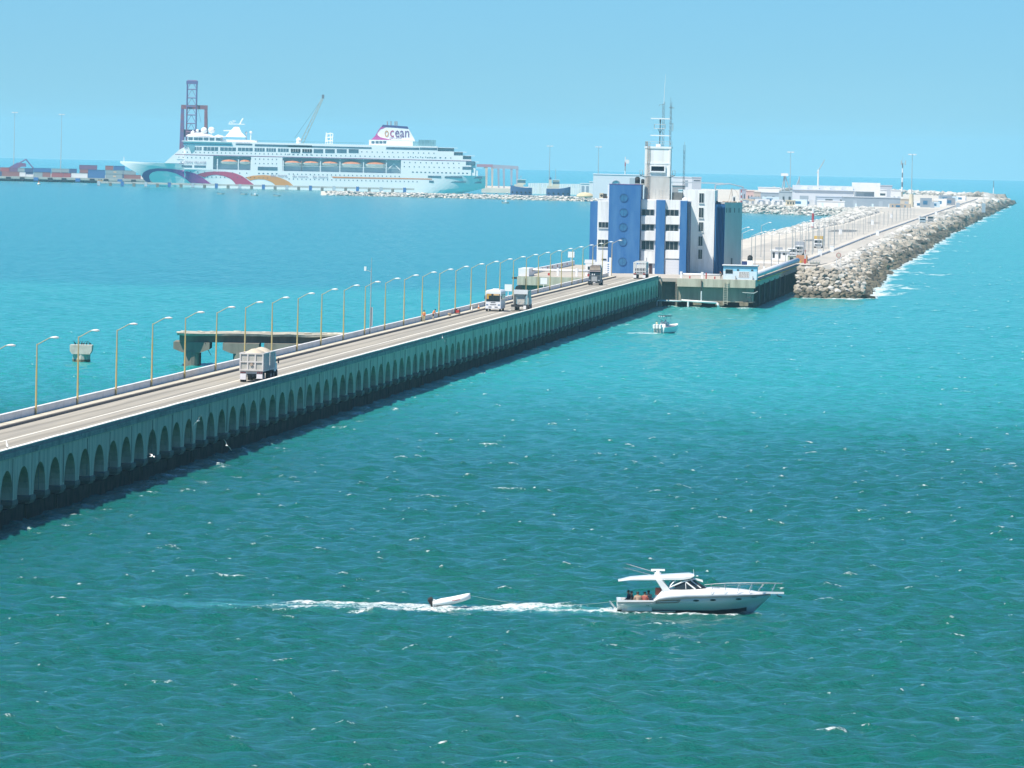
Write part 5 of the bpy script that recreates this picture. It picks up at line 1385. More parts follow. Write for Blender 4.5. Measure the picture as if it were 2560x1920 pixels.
b = MB(); b.box(-.25, .25, -.25, .25, 0, 1.4); b.build('housing', red, o); b = MB(); b.box(-.2, .2, -.2, .2, 1.4, 2.6); b.build('upper_box', mat('box_grey', (.5, .5, .52), .6, .1, 2.), o)
b = MB(); b.cyl((0, 0, 2.6), (0, 0, 3.6), .05, n=6); b.build('light_mast', red, o); b = MB(); b.tube([(-2.2, .3, 3.35), (.4, .3, 3.3)], .06); b.build('boom', dark, o)
s_, t_ = ground(2037, 661, 5.6)
o = brthing('wire_crate', 'grey wire crate beside the road at the top of the boulder slope', 'crate', s_, t_, 5.4)
for x in (-1.2, -.4, .4, 1.2):
    for y in (0, 1.4): b = MB(); b.box(x - .04, x + .04, y - .04, y + .04, 0, 1.1); b.build('post', steel, o)
for z in (.1, .55, 1.1): b = MB(); b.box(-1.25, 1.25, -.03, .03, z - .04, z + .04); b.box(-1.25, 1.25, 1.37, 1.43, z - .04, z + .04); b.build('rail', steel, o)
b = MB(); b.box(-1.1, 1.1, .1, 1.3, .1, .8); b.build('contents', mat('crate_contents', (.45, .46, .40), .9, .3, 2.), o)
s_, t_ = ground(1979, 656, 5.3)
o = brthing('grey_kiosk', 'small greenish kiosk between gate house and brick pen', 'kiosk', s_, t_, 5.1)
b = MB(); b.box(-1., 1., 0, 2, 0, 1.9); b.build('wall', mat('kiosk_green', (.42, .46, .38), .8, .2, 1.), o); b = MB(); b.box(-1.15, 1.15, -.15, 2.15, 1.9, 2.05); b.build('roof', white, o)
b = MB(); b.box(-.5, .4, -.04, 0, .7, 1.5); b.build('window', glass, o)
# ---- traffic on the causeway
def far_truck(label, px_, py_, front, body_c, h=2.9, L=7., rz=math.pi, zg=CT):
    s_, t_ = ground(px_, py_, zg + .1)
    o = brthing('lorry', label, 'truck', s_, t_, z_road(s_), rz=rz)
    b = MB(); b.prism([(0, .55), (0, 2.5), (.3, 2.6), (1.5, 2.6), (1.5, .55)], -1.2, 1.2, 'yz'); b.v = [(x, -y, z) for x, y, z in b.v]; b.build('cab', front, o)
    b = MB(); b.box(-1.05, 1.05, 0, .05, 1.55, 2.3); b.build('windscreen', glass, o)
    b = MB(); b.box(-1.0, 1.0, .01, .06, .8, 1.1); b.build('grille', dark, o)
    b = MB(); b.box(-1.25, 1.25, -L - 1.7, -1.7, .9, h); b.build('cargo_body', body_c, o)
    b = MB(); b.box(-1.2, 1.2, -.1, .12, .4, .7); b.build('bumper', steel, o)
    for y in (-.8, -L, -L - 1.2):
        for sx in (-1, 1): wheel(o, sx * 1.0, y, .48, .35)
    return o
far_truck('white truck with a yellow-orange load body coming along the causeway', 2045, 619.5, white, mat('load_yellow', (.62, .40, .08), .7, .3, 1.), 3.5)
far_truck('white truck with a tall grey body waiting behind the gate house', 1997, 633, white, mat('body_grey', (.34, .36, .40), .7, .2, 1.), 3.6, zg=5.)
far_truck('white pickup truck parked beside the gate house roof', 1980, 640, white, white, 1.4, 2., zg=5.)
far_truck('small dark-topped truck driving down the causeway road', 2306, 560, paleblue, mat('load_dark', (.08, .09, .10), .7, .3, 1.), 3.0, 5.)
far_truck('small dark car-sized van far down the causeway road', 2326, 555, mat('van_grey', (.5, .5, .5), .5, .1, 1.), mat('van_grey', (.5, .5, .5)), 1.7, 2.)
# ---- marker masts
def banded(label, px_, py0, py1, Y, cols, w=.45, top=None, name='marker_mast'):
    p0, p1 = PY(px_, py1, Y), PY(px_, py0, Y)
    o = thing(name, label, 'mast', (p0.x, Y, p0.z + drop(p0.x, Y)))
    h = p1.z - p0.z; n = len(cols)
    for i, c_ in enumerate(cols):
        b = MB(); b.cyl((0, 0, h * i / n), (0, 0, h * (i + 1) / n), w * (1 - .35 * i / n), w * (1 - .35 * (i + 1) / n), n=10); b.build('mast_section', c_, o)
    b = MB(); b.cyl((0, 0, -3), (0, 0, 0), w * 1.2, n=8); b.build('base', concrete, o)
    if top: top(o, h)
    return o
def aer(o, h):
    for a in range(3):
        b = MB(); x, y = 1.6 * math.cos(a * 2.1), 1.6 * math.sin(a * 2.1)
        b.box(x - .25, x + .25, y - .2, y + .2, h - 1., h + 1.6); b.tube([(0, 0, h), (x, y, h)], .08); b.build('panel_antenna', steel, o)
    b = MB(); b.cyl((0, 0, h), (0, 0, h + 4), .07, n=5); b.build('spike', steel, o)
mast_red = mat('mast_red', (.42, .05, .06), .6, .2, 1.)
banded('short red and white banded mast among the pale boulders', 2031.6, 522, 577, 3250, [mast_red, white, mast_red, mast_red, white, mast_red][::-1][:5], .6)
banded('tall black and white banded radio mast behind the warehouses', 2255, 408, 479, 5200, [white, mat('mast_grey_dark', (.16, .16, .18), .6, .2, 1.), white, MATS['mast_grey_dark'], white, MATS['mast_grey_dark']], .5, aer)
banded('black and white marker pole on the breakwater tip', 2483.5, 452, 486, 6350, [white, white, MATS['mast_grey_dark'], MATS['mast_grey_dark']], .35)
banded('thin red and white pole on the far shore beside the grey wall', 1853, 475, 508, 4720, [red, white, red, white, red], .35)

# ================================================================ TERMINAL GROUND
def poly_ground(name, label, pts, z, m, thick=6., kind='structure'):
    b = MB()
    b.loft([[(x, y, z - thick + drop(x, y)) for x, y in pts], [(x, y, z + drop(x, y)) for x, y in pts]])
    return tag(b.build(name, m), label, 'ground', kind=kind)
poly_ground('terminal_ground', 'flat pale harbour ground at the seaward terminal', [(62, 5600), (100, 5200), (118, 4760), (150, 4680), (178, 4660), (215, 4560), (240, 5000), (330, 6100), (360, 6500), (250, 7000), (60, 6900)], 3.6, dust)
def shore_rocks(name, label, pts, zc, size, n, m, width=12.):
    J = Joined(); seglen = [math.dist(pts[i], pts[i + 1]) for i in range(len(pts) - 1)]; tot = sum(seglen)
    for q in range(n):
        d = random.uniform(0, tot); i = 0
        while d > seglen[i] and i < len(seglen) - 1: d -= seglen[i]; i += 1
        f = d / seglen[i]; x = pts[i][0] + (pts[i + 1][0] - pts[i][0]) * f; y = pts[i][1] + (pts[i + 1][1] - pts[i][1]) * f
        o_ = random.uniform(0, 1); sz = size * random.uniform(.6, 1.3)
        J.add((x + random.uniform(-1, 1), y + width * (o_ - .2), zc * min(1, o_ * 1.6) + random.uniform(-.3, .3) + drop(x, y)), (sz * 1.2, sz, sz * .85), Euler((random.random(), random.random(), random.uniform(0, 6))).to_matrix(), random.randrange(9))
    me = bpy.data.meshes.new(name); me.from_pydata(J.v, [], J.f); me.materials.append(m); me.update()
    o = bpy.data.objects.new(name, me); COL.objects.link(o); return tag(o, label, 'boulders', kind='stuff')
shore_rocks('shore_boulders', 'bank of pale boulders below the terminal warehouses', [(100, 4860), (118, 4715), (149, 4640), (170, 4600), (190, 4560)], 4.0, .95, 2000, rock_pale)
shore_rocks('jetty_boulders', 'low boulder jetty in front of the cruise ship stern and tugs', [(-118, 5490), (-60, 5475), (0, 5460), (62, 5450), (100, 5120), (116, 4800)], 2.2, .85, 3600, rock_pale)
shore_rocks('seawall_boulders', 'far rock sea wall along the skyline of the terminal', [(325, 6050), (335, 6250), (345, 6450), (290, 6900), (200, 6800)], 5.5, 2.0, 600, rock_pale)
b = MB(); b.loft([[(x, y, z + drop(x, y)) for x, y, z in r] for r in ([(-122, 5492, -3), (-122, 5506, -3), (-122, 5506, 2.4), (-122, 5497, 2.4)], [(62, 5455, -3), (62, 5480, -3), (62, 5480, 2.8), (62, 5464, 2.8)])]); tag(b.build('jetty_ground', dust), 'low dusty top of the boulder jetty', 'ground', kind='structure')
def far_box(label, Z, rect, Y, depth, m, name='warehouse', roof=None, roof_m=None, cat='building', base=True):
    x0, y0, x1, y1 = rect; xm, ym = (x0 + x1) / 2, (y0 + y1) / 2
    a, c_ = PY(*Z(x0, ym), Y).x, PY(*Z(x1, ym), Y).x; z1 = PY(*Z(xm, y0), Y).z; z0 = PY(*Z(xm, y1), Y).z
    if base: z0 = min(z0, 3.6)
    o = thing(name, label, cat, ((a + c_) / 2, Y, drop(0, Y) + z0)); w = (c_ - a) / 2; h = z1 - z0
    if roof:
        b = MB(); b.box(-w, w, 0, depth, 0, h - roof); b.build('wall', m, o)
        b = MB(); b.prism([(-.8, h - roof), (depth / 2, h + roof * .0), (depth + .8, h - roof)], -w - .6, w + .6, 'yz'); b.build('roof', roof_m or white, o)
    else:
        b = MB(); b.box(-w, w, 0, depth, 0, h - .4); b.build('wall', m, o)
        b = MB(); b.box(-w - .25, w + .25, -.25, depth + .25, h - .4, h); b.build('roof', roof_m or m, o)
    o['w'] = w; o['h'] = h
    return o, w, h
def openings(o, rects, m=None, name='window', y=-.08):
    for (x0, x1, z0, z1) in rects:
        b = MB(); b.box(x0, x1, y, y + .06, z0, z1); b.build(name, m or glass, o)
Z6 = lambda a, c_: (1780 + a * .35262, 360 + c_ * .35262)
shed_pale = mat('shed_pale', (.60, .63, .68), .7, scale=.06, col2=(.52, .55, .60)); shed_blue = mat('shed_blue_grey', (.30, .36, .42), .7, scale=.06, col2=(.24, .29, .35)); shed_roof = mat('shed_roof', (.50, .54, .60), .5, .15, .2)
o, w, h = far_box('long pale warehouse with a grey pitched roof behind the lagoon', Z6, (585, 296, 1005, 392), 5000, 40, shed_pale, roof=2.6, roof_m=shed_roof)
for i in range(5): b = MB(); x = -w + (i + .7) * w / 2.6; b.box(x, x + 3, 4, 18, h - 2.4, h - .6); b.build('roof_light', white, o)
openings(o, [(-w + 3 + i * 9, -w + 8 + i * 9, .1, 5.) for i in range(3)], shed_blue, 'loading_door')
o, w, h = far_box('low blue-grey annex in front of the long warehouse', Z6, (752, 372, 1000, 412), 4850, 20, mat('annex_blue', (.46, .53, .62), .7, .1, .1)); openings(o, [(-w + 4 + i * 8, -w + 8 + i * 8, 1., 4.) for i in range(4)])
o, w, h = far_box('white low store building with a ribbed wall on the shore', Z6, (750, 402, 940, 462), 4740, 14, white); openings(o, [(-w + 2 + i * 9, -w + 3 + i * 9, 1, h - 1.2) for i in range(5)], paleblue, 'wall_rib')
o, w, h = far_box('wide dark grey-blue shed with a flat roof near the road', Z6, (936, 376, 1335, 470), 4790, 30, shed_blue, roof_m=mat('shed_flat_roof', (.5, .53, .56), .7, .1, .1)); openings(o, [(-w + 5 + i * 14, -w + 7 + i * 14, .2, h - 2) for i in range(6)], mat('shed_rib', (.36, .42, .48), .7, .1, .1), 'wall_rib')
o, w, h = far_box('tall grey hall inside a white portal frame', Z6, (1020, 300, 1150, 380), 5320, 25, shed_blue, name='portal_hall')
b = MB(); b.box(-w - 2.5, w + 3.5, -2, 0, h - 3.2, h + 2.2); b.build('portal_beam', white, o); b = MB(); b.box(w, w + 3.5, -2, 0, -3, h - 3.2); b.build('portal_leg', white, o)
openings(o, [(-w * .1, w * .9, 1.5, h * .6)], mat('hall_panel', (.2, .25, .32), .5, .1, .1), 'wall_panel')
far_box('grey cube building behind the white portal hall', Z6, (1172, 292, 1278, 345), 5700, 25, mat('cube_grey', (.45, .48, .54), .7, .1, .1), name='office_block')
o, w, h = far_box('white two-storey office beside the portal hall', Z6, (1178, 322, 1238, 378), 5380, 12, white, name='office_block'); openings(o, [(-w * .7, w * .7, h * .55, h * .7)])
o, w, h = far_box('white box building under the banded radio mast', Z6, (1272, 325, 1352, 380), 5350, 12, white, name='office_block'); openings(o, [(-w * .6, -w * .3, 1, h * .5), (w * .1, w * .5, 1, h * .5)], shed_blue)
far_box('beige low block at the foot of the high light mast', Z6, (1335, 388, 1412, 418), 4950, 8, mat('block_beige', (.56, .48, .38), .8, .15, .2), name='store_block')
for i, (r, Yd, m_, lab) in enumerate((((330, 306, 478, 345), 5600, white, 'white-roofed low shed left of the long warehouse'), ((245, 330, 300, 372), 5200, mat('pink_wall', (.62, .42, .38), .8, .1, .2), 'pinkish cube building on the far terminal'), ((300, 338, 345, 378), 5150, mat('tan_wall', (.5, .42, .36), .8, .1, .2), 'tan low building next to the pinkish cube'), ((200, 318, 245, 372), 5300, mat('slate_wall', (.35, .37, .45), .8, .1, .2), 'slate grey shed beside the pinkish cube'), ((345, 340, 480, 378), 5250, shed_blue, 'blue-grey cluttered workshop with white roof edge'), ((480, 335, 585, 400), 5100, mat('silo_grey', (.38, .45, .50), .7, .2, .2), 'grey process plant block left of the warehouse'))):
    o, w, h = far_box(lab, Z6, r, Yd, 14, m_, name='terminal_shed', roof_m=white if i in (0, 4) else m_); openings(o, [(-w * .6, -w * .35, 1, h * .55), (w * .2, w * .5, 1, h * .55)], dark)
o, w, h = far_box('cream kiosk with dark windows on the lagoon shore', Z6, (524, 398, 590, 452), 4720, 6, mat('cream_wall', (.66, .58, .42), .8, .1, .3), name='shore_kiosk'); openings(o, [(-w * .7, -w * .4, h * .45, h * .75), (-w * .1, w * .2, h * .45, h * .75), (w * .45, w * .75, h * .45, h * .75)])
o = thing('shore_wall', 'low pale wall with dark bays along the lagoon shore', 'wall', (0, 4745, drop(0, 4745)))
for i in range(16):
    x = PY(*Z6(200 + i * 20, 425), 4745).x; b = MB(); b.box(x, x + 1.35, 0, .5, 3.4, 6.0 + (i % 3) * .3); b.build('wall_panel', white_weather if i % 2 else mat('bay_grey', (.33, .36, .40), .8, .2, .2), o)
o = thing('portal_shed', 'open steel shed frame with a shallow pitched top', 'shed', (0, 5450, drop(0, 5450)))
xa, xb = PY(*Z6(25, 300), 5450).x, PY(*Z6(222, 300), 5450).x; zt_, zm_ = PY(*Z6(120, 293), 5450).z, PY(*Z6(120, 281), 5450).z
for y in (0, 12): b = MB(); b.tube([(xa, y, 3.), (xa, y, zt_), ((xa + xb) / 2, y, zm_), (xb, y, zt_ - .8), (xb, y, 3.)], .35, 5); b.build('frame', shed_blue, o)
b = MB(); b.face([(xa, 0, zt_ + .4), ((xa + xb) / 2, 0, zm_ + .4), ((xa + xb) / 2, 12, zm_ + .4), (xa, 12, zt_ + .4)]); b.face([(xb, 0, zt_ - .4), ((xa + xb) / 2, 0, zm_ + .4), ((xa + xb) / 2, 12, zm_ + .4), (xb, 12, zt_ - .4)]); b.build('roof', shed_roof, o)
# trucks, containers and boats-on-land clutter round the yard end
cl_cols = [white, shed_blue, mat('clutter_tan', (.5, .42, .33), .8, .2, .5), paleblue, mat('clutter_grey', (.32, .33, .36), .8, .2, .5), mat('clutter_rose', (.5, .3, .28), .8, .2, .5)]
cnames = ['white', 'blue-grey', 'tan', 'pale blue', 'dark grey', 'rose red']
spots = ((1452, 395, 6, 4, 4900, 0), (1480, 420, 7, 4, 4850, 0), (1520, 415, 6, 6, 4830, 1), (1560, 400, 7, 4, 4950, 2), (1585, 425, 5, 4, 4860, 3), (1620, 390, 7, 5, 5000, 0), (1635, 372, 5, 4, 5200, 5), (1660, 345, 8, 5, 5500, 1), (1690, 395, 6, 5, 5100, 4), (1715, 360, 5, 4, 5600, 3), (1765, 370, 6, 4, 5700, 0), (1295, 462, 5, 3, 4730, 2), (1325, 465, 6, 3, 4730, 2), (1365, 462, 6, 3, 4740, 2), (620, 440, 8, 4, 4760, 3), (680, 438, 7, 4, 4765, 0), (420, 378, 9, 4, 5000, 3), (360, 395, 8, 3, 4900, 0), (250, 392, 8, 3, 4900, 2), (300, 388, 6, 4, 4950, 1), (470, 392, 6, 3, 4880, 0))
ups = {}
for i, (a, c_, w_, h_, Yd, k) in enumerate(spots):
    p = PY(*Z6(a, c_), Yd); z0 = 3.6
    ups[k] = ups.get(k, 0) + 1
    o = thing('cargo_unit', f'{ORD[ups[k] - 1]} {cnames[k]} cargo box or parked lorry body on the terminal ground', 'cargo', (p.x, Yd, z0 + drop(0, Yd)), random.uniform(-.3, .3), 'cargo units on the terminal ground')
    b = MB(); b.box(-w_ / 2, w_ / 2, 0, 3, .4, h_); b.build('box_body', cl_cols[k], o); b = MB(); b.box(-w_ / 2 + .4, w_ / 2 - .4, .3, 2.7, 0, .4); b.build('undercarriage', dark, o)
    b = MB(); b.box(-w_ * .3, w_ * .1, -.05, 0, h_ * .4, h_ * .75); b.build('panel', glass_green, o)
# high light masts
def light_mast(label, px_, py0, Y, w=.32, z0=3.6, wide=False):
    p1 = PY(px_, py0, Y); o = thing('light_mast', label, 'mast', (p1.x, Y, drop(p1.x, Y) + z0)); h = p1.z - z0
    b = MB(); b.cyl((0, 0, 0), (0, 0, h), w, w * .35, n=8); b.build('pole', steel, o)
    if wide: b = MB(); b.cyl((0, 0, 0), (0, 0, h * .27), 1.5, 1.1, n=10); b.build('concrete_base', mat('cream_wall', (.66, .58, .42)), o)
    b = MB(); b.cyl((0, 0, h - .3), (0, 0, h), 1.7, 1.7, n=12); b.build('lamp_ring', steel, o)
    for a in range(6): b = MB(); x, y = 1.7 * math.cos(a * 1.047), 1.7 * math.sin(a * 1.047); b.box(x - .45, x + .45, y - .35, y + .35, h - .4, h + .25); b.build('floodlight', white, o)
light_mast('tall light mast with a thick cream base beside the causeway yard', 2281, 386, 4830, wide=True)
light_mast('tall thin light mast behind the grey process plant', 1977, 380, 5600)
light_mast('thin light mast rising beside the white terminal hall', 1497, 367, 5700)
light_mast('thin light mast behind the tugs', 1375, 365, 6000)
light_mast('tall light mast over the container stacks near the frame edge', 37, 281, 6600)
light_mast('tall light mast over the middle of the container stacks', 154.5, 286, 6600)
o = banded('slim far mast with a dish left of the white tower', 1562, 392, 462, 5300, [white, red, white, steel, red, white], .45)
b = MB(); b.cyl((1.2, -1, 14), (1.2, -1.4, 14), 1.3, n=12); b.build('dish', white, o)
# distant crane and plant tower
p = PY(2046, 424, 5900); o = thing('distant_crane', 'thin white crane column far behind the warehouse', 'crane', (p.x, 5900, drop(p.x, 5900) + 3.6))
b = MB(); b.cyl((0, 0, 0), (0, 0, p.z - 3.6), .7, .5, n=8); b.build('column', white, o); b = MB(); b.tube([(-1, 0, p.z - 6), (3, 0, p.z + 1), (4, 0, p.z + 3)], .3, 5); b.build('jib', steel, o)
p = PY(*Z6(515, 218), 5400); o = thing('plant_tower', 'grey loading tower with a white top box behind the sheds', 'tower', (p.x, 5400, drop(p.x, 5400) + 3.6)); hh = p.z - 3.6
b = MB(); b.tube([(-2.5, 0, 0), (0, 0, hh), (4, 0, hh * .3)], .35, 5); b.tube([(0, 0, 0), (0, 0, hh)], .4, 5); b.tube([(4, 0, 0), (9, 0, hh * .85)], .4, 5); b.tube([(9, 0, 0), (9, 0, hh * .95)], .35, 5); b.build('frame', mat('silo_grey', (.38, .45, .50)), o)
b = MB(); b.box(-2.2, 2.2, -1.5, 1.5, hh - .8, hh + .9); b.build('top_box', white, o); b = MB(); b.box(2, 12, 0, 6, 0, hh * .35); b.build('plant_block', mat('silo_grey', (.38, .45, .50)), o)
# white hall and small buildings left of the port tower
o, w, h = far_box('big white terminal hall seen behind the port building', Z4, (372, 1224, 1250, 1420), 5150, 40, mat('hall_white', (.70, .71, .74), .7, .08, .05), name='terminal_hall')
b = MB(); pts = [(x_ * 2.6 - w + 13, -.3, h - 7 + 3.4 * math.sqrt(max(0, 1 - x_ * x_))) for x_ in np.linspace(-1, 1, 9)]; b.tube([(pts[0][0], -.3, 2)] + pts + [(pts[-1][0], -.3, 2)], .45, 5); b.build('door_arch', shed_blue, o)
openings(o, [(-w + 21, -w + 24, 1, h - 2), (-w + 40, -w + 76, h - 4.2, h - 3.6), (-w + 40, -w + 40.6, 1, h - 4)], mat('hall_line', (.45, .47, .5), .7, .1, .1), 'wall_joint')
o, w, h = far_box('pale hall wing with a grey end wall behind the white tower', Z4, (1250, 1248, 1470, 1400), 5300, 30, mat('hall_white', (.70, .71, .74)), name='terminal_hall'); openings(o, [(w * .2, w * .5, h * .55, h * .85)], shed_blue)
o, w, h = far_box('grey-fronted box next to the pale hall wing', Z4, (1470, 1250, 1562, 1400), 5250, 25, mat('grey_front', (.48, .5, .55), .7, .1, .1), name='terminal_hall'); openings(o, [(-w * .8, w * .8, h * .82, h * .86)], dark)
o, w, h = far_box('small white house with two blue windows on the terminal', Z4, (228, 1318, 330, 1402), 5420, 8, white, name='harbour_house'); openings(o, [(-w * .78, -w * .18, h * .15, h * .78), (w * .18, w * .78, h * .15, h * .78)], shed_blue)
far_box('white annex stepping up to the big terminal hall', Z4, (325, 1300, 372, 1405), 5380, 10, white, name='harbour_house')
far_box('brown low roofs in front of the pale hall wing', Z4, (1245, 1342, 1385, 1400), 4900, 8, mat('brown_low', (.40, .33, .32), .8, .2, .2), name='store_block')
far_box('long white parapet wall beyond the port building', Z4, (1310, 1388, 1700, 1425), 4800, 3, white, name='boundary_wall', cat='wall')
for i, (a, c_, m_, lab) in enumerate(((280, 1395, mat('sand_pile', (.68, .55, .34), .95, .15, .3), 'heap of yellow sand in front of the small white house'), (450, 1402, mat('sand_pile', (.68, .55, .34)), 'second heap of yellow sand beside the terminal hall'))):
    p = PY(*Z4(a, c_), 5250); b = MB(); b.sphere((0, 0, 0), 1., 14, 5, sx=5.5, sy=4, sz=3., half=True)
    tag(b.build('sand_heap', m_, loc=(p.x, 5250, 3.6 + drop(0, 5250)), smooth=True), lab, 'sand heap')
for i, (px_, py_, lab) in enumerate(((1528, 478, 'dark machine on the shore left of the stair tower'),)):
    pass
# ================================================================ CRUISE SHIP
YS = 6080.
SPX = F / YS
XC = PY(755, 420, YS).x
ship = thing('cruise_ship', 'white cruise ship with coloured swooshes and a pink funnel moored at the terminal', 'cruise ship', (XC, YS + 16, drop(XC, YS)))
Z1 = lambda a, c_: (a * .2893, 180 + c_ * .2893)
Z2 = lambda a, c_: (280 + a * .22604, 180 + c_ * .22604)
Z3 = lambda a, c_: (720 + a * .27125, 180 + c_ * .27125)
def S(px_, py_):                      # photo pixel -> ship's own x, z on its near side
    p = PY(px_, py_, YS); return p.x - XC, p.z
def S2(a, c_): return S(*Z2(a, c_))
def S3(a, c_): return S(*Z3(a, c_))
ship_white = mat('ship_white', (.84, .84, .83), .45, .04, .05)
ship_glass = mat('ship_glass', (.10, .19, .25), .12, .4, .3)
ship_recess = mat('ship_recess', (.34, .50, .56), .6, .15, .2)
ship_teal = mat('ship_deck_teal', (.20, .42, .48), .5, .2, .3)
bow_x = S(298, 409)[0]; stern_x = S(1213, 448)[0]
def hb_d(x):
    L = x - bow_x; a = min(max(L / 58, 0), 1); v = 16 * (1 - (1 - a) ** 2.1)
    return max(.35, v) * (1 if x < stern_x - 16 else 1 - .12 * (x - stern_x + 16) / 16)
def hb_w(x):
    L = x - bow_x - 24; a = min(max(L / 60, 0), 1); v = 16 * (1 - (1 - a) ** 2.0)
    return max(.15, v) * (1 if x < stern_x - 45 else 1 - .75 * ((x - stern_x + 45) / 45) ** 1.6)
ZH = 12.4; ZF = 15.9
def hull_y(x, z):
    top = ZF if x < S2(800, 1000)[0] else ZH
    f = min(max(z / top, 0), 1)
    p = .9 if x < bow_x + 80 else .6
    if x > stern_x - 45: p = .45
    return hb_w(x) + (hb_d(x) - hb_w(x)) * f ** p
xs_ = list(np.linspace(bow_x, bow_x + 90, 26)) + list(np.linspace(bow_x + 98, stern_x - 46, 14)) + list(np.linspace(stern_x - 42, stern_x, 12))
step_x = S2(800, 1000)[0]
xs_ = sorted(xs_ + [step_x - .02, step_x + .02])
b = MB(); rings = []
for x in xs_:
    top = ZF + (1.1 * max(0, 1 - (x - bow_x) / 50)) if x < step_x else ZH
    L = x - bow_x
    zmin = max(-3., 15.6 - L * .55) if L < 34 else -3.
    if x > stern_x - 40: zmin = -3 + 7 * ((x - stern_x + 40) / 40) ** 1.6
    zs = [zmin + (top - zmin) * q for q in (0, .12, .3, .5, .7, .85, 1)]
    side = [(x, -hull_y(x, z), z) for z in zs]
    rings.append(side + [(x, -y, z) for x, y, z in reversed(side)])
b.loft(rings).build('hull', ship_white, ship, smooth=False)
def sbox(name, m, x0, x1, z0, z1, hb=16., back=None, parent=None):
    return MB().box(x0, x1, -hb, back if back is not None else hb, z0, z1).build(name, m, parent or ship)
z_st = 22.6
# lower superstructure with the two lifeboat recesses
xa = S2(800, 1000)[0]; xe = S3(1690, 830)[0]
r1 = (S2(1118, 1000)[0], S2(1538, 1000)[0]); r2 = (S2(1885, 1000)[0], S3(1040, 870)[0])
for (u, v) in ((xa, r1[0]), (r1[1], r2[0]), (r2[1], xe)): sbox('deck_block', ship_white, u, v, ZH, z_st)
for (u, v) in (r1, r2):
    sbox('boat_deck_recess', ship_recess, u, v, ZH + .1, z_st - .01, 11.5)
    b = MB(); b.box(u, v, -16, -11.5, z_st - .6, z_st); b.box(u, v, -16, -11.5, ZH + .02, ZH + .4); b.build('recess_lip', ship_white, ship)
# sloping bridge front
pts = [S2(575, 1008), S2(690, 905), S2(745, 858), S2(845, 808), S2(900, 800), S2(900, 1010)]
b = MB(); b.prism(pts, -14.5, 14.5); b.build('sloping_front', ship_white, ship)
b = MB(); b.prism([S2(840, 815), S2(915, 815), S2(915, 878), S2(880, 905)], -16.06, -14.6); b.build('front_shade_panel', ship_teal, ship)
# upper tiers and the terraced stern
x_s = S2(795, 870)[0]
tiers = [(z_st, 23.6, x_s, S3(1690, 800)[0]), (23.6, 26.1, x_s + 1, S3(1612, 770)[0]), (26.1, 28.8, x_s + 3, S3(1530, 735)[0]), (28.8, 32.1, S2(790, 780)[0], S3(1380, 690)[0])]
for (z0, z1, u, v) in tiers: sbox('upper_deck', ship_white, u, v, z0 + .01, z1)
for (z, u, v) in ((28.8, S3(1380, 700)[0], S3(1530, 700)[0]), (26.1, S3(1530, 700)[0], S3(1612, 700)[0]), (23.6, S3(1612, 700)[0], S3(1690, 700)[0]), (z_st - 3.1, S3(1690, 800)[0], S3(1728, 800)[0])):
    b = MB(); b.box(u, v + 1, -15.9, -15.7, z + .9, z + 1.05)
    for q in range(5): x = u + (v - u) * q / 4; b.box(x - .1, x + .1, -15.9, -15.7, z, z + 1.)
    b.build('deck_rail', ship_teal, ship)
    b = MB(); b.box(u, v, -13, 13, z + .02, z + 2.3); b.build('terrace_glass', ship_glass, ship)
    b = MB(); b.box(u - .5, v + 2.5, -15.5, 15.5, z + 2.3, z + 2.6); b.build('terrace_awning', ship_white, ship)
sbox('stern_block', ship_white, xe, S3(1728, 860)[0], ZH, 19.5, 15.2)
sbox('stern_block', ship_white, S3(1728, 860)[0], S3(1750, 905)[0], ZH, 16.0, 14.6)
for (a0, c0, a1, c1) in ((1640, 822, 1720, 858), (1608, 872, 1700, 900)):
    (x0, z1), (x1, z0) = S3(a0, c0), S3(a1, c1); MB().box(x0, x1, -16.12, -15.1, z0, z1).build('stern_window', ship_glass, ship)
# maroon stripe and orange line
(x0, z0), (x1, z1) = S2(680, 905), S3(1690, 815)
b = MB(); b.box(x0 + 1, xe, -16.09, -16.01, z_st - .35, z_st + .05); b.build('maroon_stripe', mat('maroon', (.22, .03, .14), .5, .1, .2), ship)
b = MB(); A_ = [S3(395, 963), S3(800, 972), S3(1300, 982), S3(1780, 991)]; B_ = [S3(420, 978), S3(800, 984), S3(1300, 992), S3(1780, 996)]
b.loft([[(p[0], -hull_y(p[0], p[1]) - .12, p[1]), (q[0], -hull_y(q[0], q[1]) - .12, q[1])] for p, q in zip(A_, B_)], caps=False, closed=False); b.build('orange_line', mat('orange_line', (.72, .26, .08), .5, .1, .2), ship)
# painted swooshes
def swoosh(name, outer, inner, m):
    def res(c, n=22):
        P_ = [Vector(S2(*q)) for q in c]; d = [0]
        for i in range(1, len(P_)): d.append(d[-1] + (P_[i] - P_[i - 1]).length)
        return [(float(np.interp(d[-1] * i / n, d, [p.x for p in P_])), float(np.interp(d[-1] * i / n, d, [p.y for p in P_]))) for i in range(n + 1)]
    O, I = res(outer), res(inner)
    b = MB(); rings = []
    for o_, i_ in zip(O, I):
        row = []
        for q in range(6):
            f = q / 5; x = o_[0] + (i_[0] - o_[0]) * f; z = o_[1] + (i_[1] - o_[1]) * f; row.append((x, -hull_y(x, z) - .15, z))
        rings.append(row)
    b.loft(rings, caps=False, closed=False); return b.build(name, m, ship)
sw1 = mat('swoosh_purple', (.05, .03, .20), .5, .1, .1)
nn_ = sw1.node_tree.nodes; ll_ = sw1.node_tree.links; tc_ = nn_.new('ShaderNodeTexCoord'); sx_ = nn_.new('ShaderNodeSeparateXYZ'); mr_ = nn_.new('ShaderNodeMapRange'); rp_ = nn_.new('ShaderNodeValToRGB')
